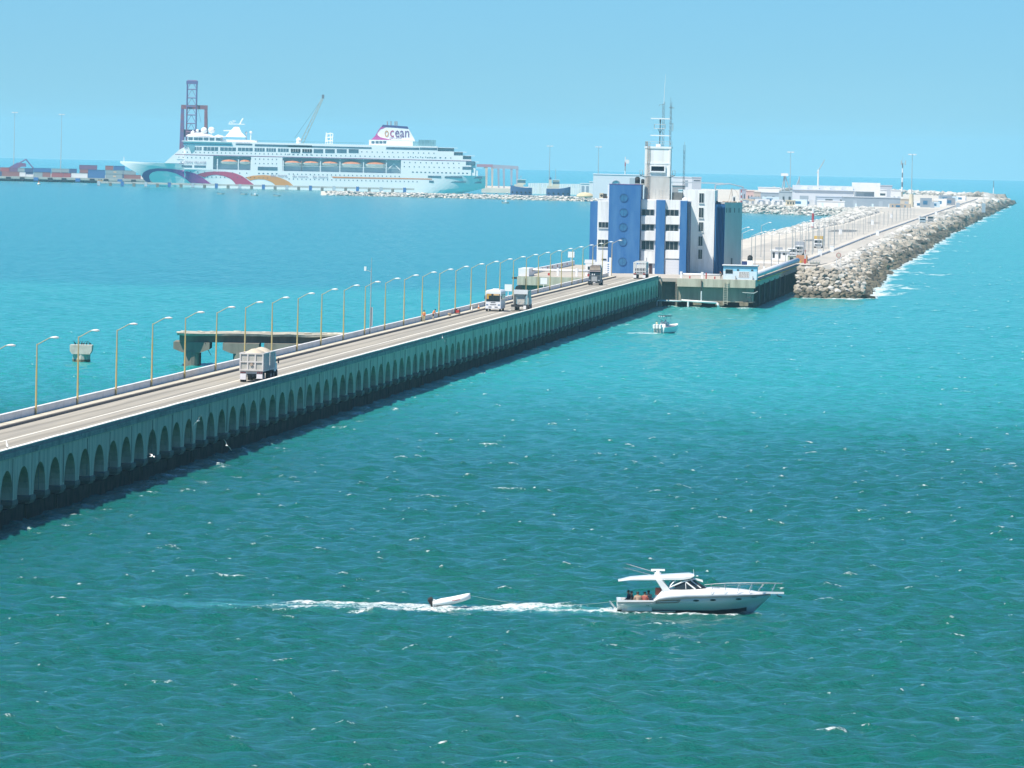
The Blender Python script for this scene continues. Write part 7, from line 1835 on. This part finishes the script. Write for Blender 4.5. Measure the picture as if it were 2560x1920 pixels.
for i, (a, lab) in enumerate(((1625, 'orange mooring hook stand on the near end of the walkway'),)):
    x = PY(*ZC(a, 465), YW - 1).x; o = thing('mooring_hook', lab, 'bollard', (x, YW + 1, drop(x, YW) + 3.0)); b = MB(); b.box(-2, 2, -1, 1, 0, .7); b.build('base', mat('hook_orange', (.6, .34, .12), .6, .2, .3), o); b = MB(); b.cyl((-.8, 0, .7), (-.8, 0, 1.4), .4, n=8); b.cyl((.8, 0, .7), (.8, 0, 1.4), .4, n=8); b.build('hook', dark, o)
# ---- tugs and harbour clutter behind the jetty
YB = 5640.
tug_blue = mat('tug_blue', (.06, .12, .26), .5, .2, .2); tug_cream = mat('tug_cream', (.68, .62, .48), .6, .1, .3)
def TP(a, c_, Y=YB): p = PY(*Z8(a, c_), Y); return p.x, p.z
def tug(label, a0, a1, ydeck, bow_right, house, wheel_, funnel, mast_y):
    x0, x1 = TP(a0, 700)[0], TP(a1, 700)[0]; xm = (x0 + x1) / 2; L = (x1 - x0) / 2
    o = thing('tugboat', label, 'tugboat', (xm, YB, drop(xm, YB))); sg = 1 if bow_right else -1
    zd = max(1.4, TP((a0 + a1) / 2, ydeck)[1])
    b = MB(); rings = []
    for f, w, up in ((-1, 2.2, 0), (-.6, 3., 0), (0, 3.2, .1), (.5, 3., .6), (.8, 2., 1.2), (1, .3, 1.5)):
        x = sg * f * L; rings.append([(x, -w, zd + up), (x, -w * .85, -.6), (x, w * .85, -.6), (x, w, zd + up)])
    b.loft(rings).build('hull', tug_blue, o)
    (u, z1), (v, z0) = TP(house[0], house[1]), TP(house[2], house[3]); b = MB(); b.box(u - xm, v - xm, -2.2, 2.2, zd - .3, z1); b.build('deckhouse', tug_cream, o)
    (u, z2), (v, _) = TP(wheel_[0], wheel_[1]), TP(wheel_[2], wheel_[3]); b = MB(); b.box(u - xm, v - xm, -1.8, 1.8, z1, z2); wh = b.build('wheelhouse', tug_cream, o)
    b = MB(); b.box(u - xm - .05, v - xm + .05, -1.85, 1.85, z1 + (z2 - z1) * .35, z1 + (z2 - z1) * .75); b.build('window', ship_glass, wh)
    b = MB(); b.box(u - xm - .3, v - xm + .3, -2.1, 2.1, z2, z2 + .3); b.build('roof', white, wh)
    if funnel: (u, z3), (v, _) = TP(funnel[0], funnel[1]), TP(funnel[2], funnel[3]); b = MB(); b.box(u - xm, v - xm, -1.2, 1.2, zd, z3); b.build('funnel', tug_cream, o); b = MB(); b.box(u - xm + .2, v - xm - .2, -.8, .8, z3, z3 + 1.4); b.build('funnel_top', tug_blue, o)
    x = (TP(wheel_[0], 0)[0] + TP(wheel_[2], 0)[0]) / 2 - xm; zt_ = TP(wheel_[0], mast_y)[1]; b = MB(); b.cyl((x, 0, z2), (x, 0, zt_), .14, n=5); b.tube([(x - 1, 0, z2 + 2), (x + 1, 0, z2 + 2)], .1, 4); b.build('mast', steel, o)
    for q in range(5): b = MB(); xx = -L * .8 + q * L * .4; b.cyl((xx, -3.4, zd * .55), (xx, -3.05, zd * .55), .6, n=8); b.build('tyre_fender', black, o)
tug('blue-hulled tugboat with a cream wheelhouse, nearer to the cruise ship', 560, 960, 655, False, (632, 595, 800, 680), (692, 510, 838, 570), None, 430)
tug('blue-hulled tugboat with a high rounded bow and cream funnel', 1222, 1668, 680, True, (1238, 620, 1455, 690), (1342, 520, 1462, 600), (1272, 508, 1320, 600), 310)
for i, (a0, a1, y, lab) in enumerate(((10, 170, 690, 'cream workboat moored at the jetty beside the ship stern'), (240, 370, 640, 'white and cream launch behind the jetty near the gantry'), (450, 560, 660, 'small white pilot boat next to the blue tugboat'))):
    x0, x1 = TP(a0, 700)[0], TP(a1, 700)[0]; xm = (x0 + x1) / 2; L = (x1 - x0) / 2
    o = thing('workboat', lab, 'boat', (xm, YB - 20, drop(xm, YB)))
    b = MB(); b.loft([[(-L, -1.6, 1.6), (-L, -1.3, -.4), (-L, 1.3, -.4), (-L, 1.6, 1.6)], [(L * .4, -1.6, 1.7), (L * .4, -1.3, -.4), (L * .4, 1.3, -.4), (L * .4, 1.6, 1.7)], [(L, -.2, 2.1), (L * .9, -.1, -.3), (L * .9, .1, -.3), (L, .2, 2.1)]]); b.build('hull', tug_cream if i < 2 else white, o)
    b = MB(); b.box(-L * .4, L * .2, -1.1, 1.1, 1.6, 3.6); c_ = b.build('cabin', white, o); b = MB(); b.box(-L * .42, L * .22, -1.15, 1.15, 2.5, 3.2); b.build('window', ship_glass, c_)
wlw = thing('harbour_wall', 'white panelled sea wall behind the tugboats', 'wall', (0, 6260, drop(0, 6260)))
for i in range(24):
    a = 890 + i * 41; p = PY(*Z8(a, 575), 6260); x = p.x; w = PY(*Z8(a + 38, 575), 6260).x - x; b = MB(); b.box(x, x + w, 0, 1, 0, max(6., PY(*Z8(a, 572 + (i > 12) * 16), 6260).z)); b.build('wall_panel', white_weather if i % 3 else white, wlw)
poly_ground('inner_quay', 'low inner harbour quay behind the tugboats', [(-25, 6300), (60, 6255), (70, 6600), (-25, 6700)], 3.2, dust)
# moored small craft and buoys on the lagoon
for i, (px_, py_, lab, c_) in enumerate(((97, 462, 'orange and white mooring buoy off the container quay', 'b'), (552.6, 486, 'first small moored skiff off the walkway, under the swooshes', 's'), (610, 487, 'second small moored skiff off the walkway', 's'), (637, 490, 'small moored skiff with a short mast off the walkway', 'm'), (693, 491, 'last of four small skiffs moored off the walkway', 's'), (1236.6, 498, 'small skiff moored close under the boulder jetty', 's'), (1263.7, 508.5, 'small skiff with a cabin moored off the boulder jetty', 'm'))):
    p = P(px_, py_, 0); L = 2.2 if c_ != 'b' else 1.
    o = thing('skiff' if c_ != 'b' else 'mooring_buoy', lab, 'boat' if c_ != 'b' else 'buoy', (p.x, p.y, drop(p.x, p.y)))
    if c_ == 'b':
        b = MB(); b.sphere((0, 0, .5), 1.2, 10, 6, sz=.7); b.build('float', mat('buoy_pale', (.7, .62, .5), .6, .1, 1.), o, smooth=True); b = MB(); b.cyl((0, 0, 1.2), (0, 0, 2.4), .35, .2, n=8); b.build('top_mark', orange, o)
    else:
        b = MB(); b.loft([[(-L, -.9, .8), (-L, -.7, -.2), (-L, .7, -.2), (-L, .9, .8)], [(L * .3, -.9, .85), (L * .3, -.7, -.2), (L * .3, .7, -.2), (L * .3, .9, .85)], [(L, -.1, 1.1), (L * .9, -.1, -.1), (L * .9, .1, -.1), (L, .1, 1.1)]]); b.build('hull', mat('skiff_pale', (.58, .57, .52), .6, .15, 1.), o)
        b = MB(); b.box(-L * .95, -L * .75, -.25, .25, .6, 1.4); b.build('outboard', dark, o)
        if c_ == 'm': b = MB(); b.box(-.5, .6, -.5, .5, .8, 1.7); b.cyl((0, 0, 1.7), (0, 0, 3.), .06, n=5); b.build('cabin', white, o)
# ================================================================ MOTOR YACHT
YY = 623.6
yx = PY(1545, 1500, YY).x
YK = .2351 * YY / F                   # metres per pixel of the measured close-up
yz0 = PY(1480 + 280 * .2351, 1380 + 640 * .2351, YY).z
yacht = thing('motor_yacht', 'white motor yacht with a hardtop and radar arch cruising across the sea', 'yacht', (yx, YY, drop(yx, YY) - .05), .0)
yacht.rotation_euler = (0, math.radians(-.6), 0)
def K(a, c_): return ((a - 280) * YK, (640 - c_) * YK)
gel = mat('gelcoat_white', (.80, .80, .79), .25, .04, 1., coat=.3); gel_hull = mat('gelcoat_hull', (.66, .68, .66), .3, .04, 1., coat=.2)
# hull: stations from transom to stem
shx = [270, 655, 700, 1000, 1300, 1500, 1700, 1840, 1900]
shz = [524, 515, 492, 463, 454, 447, 440, 433, 431]
def sheer(a): return float(np.interp(a, shx, shz))
def half(a): return float(np.interp(a, [270, 900, 1250, 1500, 1700, 1830, 1905], [1.95, 2.05, 1.95, 1.65, 1.1, .5, .06]))
def halfw(a): return float(np.interp(a, [270, 900, 1250, 1450, 1600, 1720, 1760], [1.42, 1.40, 1.2, .82, .44, .13, .03]))
b = MB(); rings = []
for a in (272, 400, 655, 700, 850, 1000, 1150, 1300, 1420, 1520, 1610, 1690, 1760, 1830, 1880, 1905):
    x = K(a, 0)[0]; zs = K(a, sheer(a))[1]; hd, hw = half(a), halfw(min(a, 1760))
    zc = float(np.interp(a, [270, 1300, 1600, 1760, 1905], [.25, .28, .42, .65, 1.30])); zk = float(np.interp(a, [270, 1400, 1700, 1760, 1905], [-.5, -.5, -.1, .35, 1.28]))
    if a > 1760: hw = hd * .3
    side = [(x, 0, zk), (x, -hw, zc), (x, -hw - (hd - hw) * .43, zc + (zs - zc) * .45), (x, -hd, zs)]
    rings.append(side + [(x, -y, z) for x, y, z in reversed(side[1:])])
hull = b.loft(rings).build('hull', gel_hull, yacht, smooth=True)
for p_ in hull.data.polygons: p_.use_smooth = len(p_.vertices) == 4
# rubbing strake along the sheer
b = MB(); rings = []
for a in (272, 400, 655, 700, 850, 1000, 1300, 1500, 1700, 1840, 1900):
    x = K(a, 0)[0]; z = K(a, sheer(a))[1]; h_ = half(a) + .03; rings.append([(x, -h_, z - .035), (x, -h_, z + .035), (x, -h_ + .05, z + .035), (x, -h_ + .05, z - .035)])
b.loft(rings).build('rubbing_strake', mat('strake_grey_green', (.12, .17, .16), .5, .2, 2.), yacht)
b = MB(); rings = []
for a in (272, 400, 655, 700, 850, 1000, 1300, 1500, 1700, 1840, 1900):
    x = K(a, 0)[0]; z = K(a, sheer(a))[1]; h_ = half(a) + .03; rings.append([(x, h_, z - .035), (x, h_, z + .035), (x, h_ - .05, z + .035), (x, h_ - .05, z - .035)])
b.loft(rings).build('rubbing_strake', mat('strake_grey_green', (.12, .17, .16)), yacht)
b = MB(); rings = []
for a in (272, 600, 1000, 1300, 1450, 1560, 1650):
    x = K(a, 0)[0]; hw = halfw(a) + .02; zc = float(np.interp(a, [270, 1300, 1600, 1760], [.25, .28, .42, .65])); rings.append([(x, -hw * .93, zc - .28), (x, -hw - .01, zc - .02), (x, -hw + .1, zc - .02), (x, -hw * .8, zc - .28)])
b.loft(rings).build('boot_stripe', mat('boot_dark', (.03, .025, .025), .6, .2, 2.), yacht)
# deck: foredeck camber, side decks, coaming
b = MB(); rings = []
for a, top in ((655, 497), (700, 445), (760, 402), (850, 384), (1000, 378), (1230, 371), (1380, 372), (1500, 377), (1620, 386), (1700, 397), (1760, 408), (1850, 418), (1900, 424)):
    x = K(a, 0)[0]; zs = K(a, sheer(a))[1]; zt_ = K(a, top)[1]; hd = half(a) - .03; ins = min(.45, hd * .3)
    rings.append([(x, -hd, zs), (x, -hd + ins * .35, zs + (zt_ - zs) * .6), (x, -hd + ins, zt_ - .04), (x, 0, zt_ + .05), (x, hd - ins, zt_ - .04), (x, hd - ins * .35, zs + (zt_ - zs) * .6), (x, hd, zs)])
b.loft(rings).build('foredeck', gel, yacht, smooth=True)
b = MB(); zco = K(400, 497)[1]
x0, x1 = K(268, 0)[0], K(665, 0)[0]
for sy in (-1, 1): b.box(x0, x1, min(sy * 1.95, sy * 1.62), max(sy * 1.95, sy * 1.62), K(400, 524)[1] - .05, zco)
b.box(x0, x0 + .3, -1.62, 1.62, K(400, 560)[1], zco - .01); b.build('cockpit_coaming', gel, yacht)
b = MB(); b.box(x0 + .3, x1 + 1.5, -1.62, 1.62, .12, .2); b.build('cockpit_sole', mat('sole_beige', (.5, .42, .33), .7, .2, 2.), yacht)
b = MB(); b.box(x0 + .35, x0 + .85, -1.5, 1.5, .2, .6); b.build('stern_bench', mat('bench_white', (.7, .68, .64), .6, .1, 2.), yacht)
b = MB(); b.box(K(500, 0)[0], K(640, 0)[0], 1.05, 1.6, .2, .6); b.box(K(380, 0)[0], K(640, 0)[0], -1.6, -1.05, .2, .6); b.build('side_bench', mat('bench_white', (.7, .68, .64)), yacht)
b = MB(); b.box(K(175, 0)[0], x0, -1.5, 1.5, .12, .22); b.build('swim_platform', gel, yacht)
b = MB(); b.tube([(x0 - .02, -1.2, .2), (x0 - .5, -1.2, .75), (x0 - .5, 1.2, .75), (x0 - .02, 1.2, .2)], .03); b.build('platform_rail', chrome, yacht)
# helm seat and cabin bulkhead
b = MB(); b.box(K(675, 0)[0], K(740, 0)[0], -.9, -.2, 1.3, K(700, 372)[1]); b.build('helm_seat', mat('seat_redbrown', (.26, .07, .05), .6, .2, 2.), yacht)
b = MB(); b.prism([K(700, 447), K(745, 395), K(820, 388), K(900, 470)], -1.45, 1.45); b.build('bulkhead', gel, yacht)
# windscreen frame: base line, top line
wsb = [K(818, 372), K(1000, 376), K(1110, 374), K(1225, 362)]
sw_ = 1.42
side_b, side_f, top_f, top_b = K(838, 378), K(1095, 372), K(1005, 300), K(975, 300)
b = MB()
for sy in (-1, 1):
    b.face([(K(850, 380)[0], sy * 1.45, K(850, 380)[1]), (K(1075, 374)[0], sy * 1.40, K(1075, 374)[1]), (K(985, 305)[0], sy * 1.18, K(985, 305)[1])])
b.build('side_glass', glass, yacht)
b = MB(); b.face([(K(1095, 374)[0], -1.38, K(1095, 374)[1]), (K(1215, 358)[0], -.75, K(1215, 358)[1]), (K(1215, 358)[0], .75, K(1215, 358)[1]), (K(1095, 374)[0], 1.38, K(1095, 374)[1]), (K(1010, 295)[0], 1.15, K(1010, 295)[1]), (K(1085, 280)[0], .65, K(1085, 280)[1]), (K(1085, 280)[0], -.65, K(1085, 280)[1]), (K(1010, 295)[0], -1.15, K(1010, 295)[1])]); b.build('windscreen', glass, yacht)
def bar(name, pts, r, m=gel): o = MB().tube(pts, r, 6).build(name, m, yacht); return o
for sy in (-1, 1):
    bar('screen_frame', [(K(822, 362)[0], sy * 1.47, K(822, 362)[1]), (K(985, 293)[0], sy * 1.2, K(985, 293)[1]), (K(1100, 376)[0], sy * 1.42, K(1100, 376)[1])], .055)
    bar('screen_frame', [(K(1050, 285)[0], sy * .95, K(1050, 285)[1]), (K(1160, 365)[0], sy * 1.1, K(1160, 365)[1])], .04)
    bar('screen_frame', [(K(1090, 276)[0], sy * .6, K(1090, 276)[1]), (K(1180, 300)[0], sy * .75, K(1180, 300)[1])], .05)
    bar('hardtop_strut', [(K(885, 285)[0], sy * 1.2, K(885, 285)[1]), (K(830, 345)[0], sy * 1.4, K(830, 345)[1])], .04)
bar('screen_frame', [(K(985, 293)[0], -1.2, K(985, 293)[1]), (K(1090, 276)[0], -.6, K(1090, 276)[1]), (K(1090, 276)[0], .6, K(1090, 276)[1]), (K(985, 293)[0], 1.2, K(985, 293)[1])], .05)
bar('mullion', [(K(995, 308)[0], -1.22, K(995, 308)[1]), (K(998, 376)[0], -1.43, K(998, 376)[1])], .02)
# arch and hardtop
for sy in (-1, 1):
    b = MB(); y0, y1 = sorted((sy * 1.50, sy * 1.28)); b.prism([K(680, 285), K(745, 283), K(838, 392), K(755, 398)], y0, y1); b.build('radar_arch', gel, yacht)
b = MB(); rings = []
for a, zt_, zb_ in ((280, 298, 306), (410, 264, 290), (560, 250, 288), (680, 240, 286), (820, 231, 282), (960, 222, 280), (1040, 218, 266), (1086, 228, 240)):
    x = K(a, 0)[0]; w = 1.35 if a > 300 else 1.2; t_, q_ = K(a, zt_)[1], K(a, zb_)[1]
    rings.append([(x, -w, q_ + .01), (x, -w, (t_ + q_) / 2), (x, -w * .8, t_), (x, w * .8, t_), (x, w, (t_ + q_) / 2), (x, w, q_ + .01)])
b.loft(rings).build('hardtop', gel, yacht, smooth=False)
b = MB(); x, z = K(702, 187); b.box(K(630, 0)[0], K(776, 0)[0], -.1, .1, z - .06, z + .07); b.build('radar_bar', white, yacht)
b = MB(); b.cyl((x, 0, K(0, 242)[1]), (x, 0, K(0, 215)[1]), .24, n=12); b.cyl((x, 0, K(0, 215)[1]), (x, 0, z), .16, .1, n=10); b.build('radar_pedestal', white, yacht)
bar('outrigger', [(K(668, 242)[0], -.9, K(668, 242)[1]), (K(335, 155)[0], -1.2, K(335, 155)[1])], .022, chrome)
bar('outrigger', [(K(690, 222)[0], .9, K(690, 222)[1]), (K(365, 131)[0], 1.2, K(365, 131)[1])], .022, chrome)
bar('whip_aerial', [(K(1084, 240)[0], -.9, K(1084, 240)[1]), (K(1078, 168)[0], -.9, K(1078, 168)[1])], .014, white)
b = MB(); b.box(K(1040, 0)[0], K(1060, 0)[0], -1.2, -1.05, K(0, 268)[1], K(0, 255)[1]); b.build('spotlight', steel, yacht)
# bow rail, pulpit, anchor
for sy in (-1, 1):
    rail = [(1205, 352), (1320, 340), (1460, 328), (1700, 318), (1880, 313), (2030, 315)]
    hb_ = lambda a: (half(min(a, 1840)) - .08) if a < 1800 else float(np.interp(a, [1800, 2030], [.55, .16]))
    bar('bow_rail', [(K(a, c_)[0], sy * hb_(a), K(a, c_)[1]) for a, c_ in rail], .02, chrome)
    for a0, a1, ct in ((1270, 1280, 344), (1410, 1425, 331), (1545, 1580, 323), (1675, 1715, 317), (1775, 1830, 314), (1920, 1958, 314)):
        bar('stanchion', [(K(a0, 0)[0], sy * hb_(a0), K(a0, sheer(min(a0, 1900)) - 42)[1] - .05), (K(a1, 0)[0], sy * hb_(a1), K(a1, ct)[1])], .018, chrome)
b = MB(); b.loft([[(K(1720, 0)[0], -.5, K(0, 425)[1]), (K(1720, 0)[0], .5, K(0, 425)[1]), (K(1720, 0)[0], .5, K(0, 407)[1]), (K(1720, 0)[0], -.5, K(0, 407)[1])], [(K(2046, 0)[0], -.2, K(0, 424)[1]), (K(2046, 0)[0], .2, K(0, 424)[1]), (K(2046, 0)[0], .2, K(0, 406)[1]), (K(2046, 0)[0], -.2, K(0, 406)[1])]]); b.build('pulpit', gel, yacht)
bar('anchor', [(K(1970, 428)[0], 0, K(1970, 428)[1]), (K(1985, 448)[0], 0, K(1985, 448)[1]), (K(2025, 462)[0], .12, K(2025, 462)[1])], .035, dark)
b = MB(); b.box(K(1290, 0)[0], K(1362, 0)[0], -.6, .0, K(0, 376)[1], K(0, 371)[1] + .03); b.build('hatch', glass, yacht)
# portholes in the topsides and the recessed side panel
def on_side(a, c_, out=.03):
    zc = float(np.interp(a, [270, 1300, 1600, 1760, 1905], [.25, .28, .42, .65, 1.30])); zs = K(a, sheer(a))[1]; z = K(a, c_)[1]; f = (z - zc) / (zs - zc); hd, hw = half(a), halfw(min(a, 1760))
    y = hw + (hd - hw) * (f / .45 * .43 if f < .45 else .43 + (f - .45) / .55 * .57); return (K(a, 0)[0], -y - out, z)
for (a, c_) in ((1107, 494), (1287, 486), (1560, 476)):
    b = MB(); b.face([on_side(a + 33 * math.cos(q), c_ + 10 * math.sin(q)) for q in np.linspace(0, 2 * math.pi, 15)[:-1]]); b.build('porthole', glass, yacht)
lo = [(690, 497), (940, 489), (915, 518), (680, 527), (690, 497)]
b = MB(); b.tube([on_side(a, c_, .02) for a, c_ in lo], .02, 5); b.build('side_panel_trim', mat('trim_brown', (.28, .22, .16), .6, .2, 2.), yacht)
b = MB(); b.tube([on_side(a, c_, .02) for a, c_ in [(705, 502), (920, 495), (900, 512), (700, 519), (705, 502)]], .012, 5); b.build('side_panel_trim', mat('trim_brown', (.28, .22, .16)), yacht)
b = MB(); [b.face([on_side(a + dx, c_ + dz) for dx, dz in ((0, 0), (10, 0), (10, 6), (0, 6))]) for a, c_ in ((580, 548), (597, 548))]; b.build('drain_outlet', dark, yacht)
b = MB(); b.face([on_side(1700, 455), on_side(1755, 453), on_side(1755, 461), on_side(1700, 463)]); b.build('registration_marks', mat('reg_grey', (.35, .37, .36), .6, .3, 20.), yacht)
# passengers in the cockpit
def ypos(a, y, z=.2): x = K(a, 0)[0]; return (yx + x, YY + y, drop(yx, YY) + z)
sit = lambda nm, c_, h=(.02, .015, .012): band_mat(nm, [(.08, (.04, .04, .04)), (.58, (.05, .05, .08)), (1.0, c_), (2., SK)])
person('passenger in a dark blue top sitting at the yacht stern corner', ypos(398, .9), 1.3, 'sit', sit('p_navy', (.02, .03, .07)))
person('passenger in black sitting second from the yacht stern', ypos(428, -.5), 1.6, 'sit', sit('p_black', (.03, .03, .03)))
person('passenger with a bare-shouldered beige top in the yacht cockpit', ypos(487, -1.1), .2, 'sit', sit('p_beige', (.40, .28, .20)))
person('passenger with long dark hair in a red top in the yacht cockpit', ypos(560, -.9), -.3, 'sit', sit('p_red', (.30, .08, .06)))
person('passenger in a pale top nearest the yacht helm', ypos(607, 1.2), 3.0, 'sit', sit('p_pale', (.5, .46, .42)))
# ================================================================ DINGHY ON TOW
c0, c1 = PY(1086, 1527, 622.), PY(1177, 1505, 622.)
dg = thing('inflatable_dinghy', 'white inflatable dinghy with a black outboard towed behind the yacht', 'dinghy', (c0.x, 622., drop(0, 622) + .08))
dg.rotation_euler = (0, -math.radians(9), math.radians(8))
Ld = (c1.x - c0.x) * 1.05
hyp = mat('hypalon_white', (.80, .80, .80), .5, .05, 2.)
for sy in (-1, 1):
    b = MB(); rings = []; pts = [(-.15, .55, .30), (.6, .58, .30), (1.4, .56, .32), (Ld - .75, .48, .36), (Ld - .3, .28, .42), (Ld - .05, .0, .46)]
    rr_ = [.10, .22, .22, .22, .21, .19]
    for (x, y, z), r in zip(pts, rr_): rings.append([(x, sy * (y + r * math.cos(q)) if y > .01 else sy * r * math.cos(q) * .6, z + r * math.sin(q)) for q in np.linspace(0, 2 * math.pi, 11)[:-1]])
    b.loft(rings).build('tube', hyp, dg, smooth=True)
b = MB(); b.loft([[(0, -.45, .15), (0, 0, .02), (0, .45, .15)], [(1.4, -.42, .18), (1.4, 0, .02), (1.4, .42, .18)], [(Ld - .35, -.15, .34), (Ld - .35, 0, .22), (Ld - .35, .15, .34)]], caps=False, closed=False); b.build('hull_floor', mat('dinghy_floor', (.55, .56, .56), .6, .1, 2.), dg)
b = MB(); b.box(.05, .1, -.5, .5, .1, .55); b.build('transom', hyp, dg)
b = MB(); b.loft([[(-.12, -.14, .45), (-.3, -.14, .42), (-.3, .14, .42), (-.12, .14, .45)], [(-.05, -.16, .85), (-.42, -.15, .75), (-.42, .15, .75), (-.05, .16, .85)], [(-.1, -.1, .95), (-.35, -.1, .9), (-.35, .1, .9), (-.1, .1, .95)]]); b.v = [(x, y, z - .18) for x, y, z in b.v]; ob = b.build('outboard', black, dg)
b = MB(); b.box(-.26, -.12, -.06, .06, -.45, .45); b.build('outboard_leg', black, ob)
b = MB(); b.box(.7, .9, -.45, .45, .36, .41); b.build('thwart', mat('thwart_grey', (.6, .6, .6), .6, .1, 2.), dg)
b = MB(); b.box(1.2, 1.8, -.79, -.775, .32, .36); b.build('side_stripe', red, dg)
tl = MB(); a_, e_ = Vector((c1.x - .1, 622.2, .95)), Vector((yx + K(268, 0)[0], YY - .6, .75)); tl.tube([a_ + (e_ - a_) * q + Vector((0, 0, -.9 * 4 * q * (1 - q) * .55)) for q in np.linspace(0, 1, 9)], .007, 4)
tag(tl.build('tow_rope', mat('rope_pale', (.6, .58, .5), .9, .1, 5.)), 'pale tow rope between the yacht stern and the dinghy', 'rope')
# ================================================================ SMALL SPORT BOAT
p = P(1655, 833, 0)
sb = thing('sport_boat', 'small white centre-console boat with a black canopy heading away', 'boat', (p.x, p.y, drop(p.x, p.y) + .05), math.radians(60))
b = MB(); rings = []
for x, w, zc, zt_ in ((-1.2, 1.15, .1, 1.0), (.8, 1.25, .1, 1.05), (2.8, 1.15, .15, 1.2), (4.4, .75, .3, 1.45), (5.3, .3, .6, 1.6), (5.6, .04, 1.0, 1.65)):
    rings.append([(x, -w, zt_), (x, -w * .82, zc), (x, 0, zc - .35), (x, w * .82, zc), (x, w, zt_)])
b.loft(rings).build('hull', gel, sb)
b = MB(); b.loft([[(x, -w, z), (x, w, z), (x, w, z + .05), (x, -w, z + .05)] for x, w, z in ((-1.2, 1.2, 1.0), (.8, 1.3, 1.05), (2.8, 1.2, 1.2), (4.4, .8, 1.45), (5.5, .15, 1.62))]); b.build('gunwale_deck', mat('boat_deck_pale', (.68, .66, .62), .6, .08, 2.), sb)
for y in (-.55, .1, .7):
    b = MB(); b.loft([[(-1.35, y - .2, .9), (-1.8, y - .2, .8), (-1.8, y + .2, .8), (-1.35, y + .2, .9)], [(-1.3, y - .2, 1.55), (-1.85, y - .18, 1.45), (-1.85, y + .18, 1.45), (-1.3, y + .2, 1.55)]]); o = b.build('outboard', white, sb); b = MB(); b.box(-1.65, -1.45, y - .07, y + .07, -.4, .8); b.build('outboard_leg', steel, o)
b = MB(); b.box(1.2, 1.9, -.4, .4, 1.05, 1.95); b.build('console', white, sb); b = MB(); b.box(.2, .6, -.5, .5, 1.05, 1.6); b.build('leaning_post', white, sb)
for x in (.3, 1.8):
    for y in (-.6, .6): b = MB(); b.cyl((x, y, 1.05), (x + .1, y, 2.95), .03, n=5); b.build('canopy_post', chrome, sb)
b = MB(); b.loft([[(-.3, -.85, 2.95), (-.3, .85, 2.95), (-.3, .8, 3.05), (-.3, -.8, 3.05)], [(2.3, -.8, 2.98), (2.3, .8, 2.98), (2.3, .75, 3.1), (2.3, -.75, 3.1)]]); b.build('canopy', mat('canopy_black', (.015, .015, .018), .6, .2, 3.), sb)
for y in (-.5, .0, .45): b = MB(); b.sphere((-.35, y, 2.92), .12, 8, 5); b.build('canopy_light', white, sb)
Rz = Matrix.Rotation(sb.rotation_euler.z, 3, 'Z')
def sbp(x, y, z): v = Rz @ Vector((x, y, 0)); return (p.x + v.x, p.y + v.y, drop(p.x, p.y) + z)
wt = band_mat('p_white', [(.08, (.2, .12, .08)), (.85, (.4, .3, .24)), (1.46, (.78, .78, .78)), (2., SK)])
person('man in white standing at the console of the small boat', sbp(.75, -.25, .75), sb.rotation_euler.z - 1.57, 'stand', wt, scale=.95)
person('second man in white beside the console of the small boat', sbp(.7, .45, .7), sb.rotation_euler.z - 1.3, 'stand', wt, scale=.92)
person('person in a cream shirt at the stern corner of the small boat', sbp(-.7, .75, .6), sb.rotation_euler.z - 2., 'stand', band_mat('p_cream', [(.08, (.2, .12, .08)), (.85, (.35, .3, .24)), (1.46, (.72, .62, .42)), (2., SK)]), scale=.9)
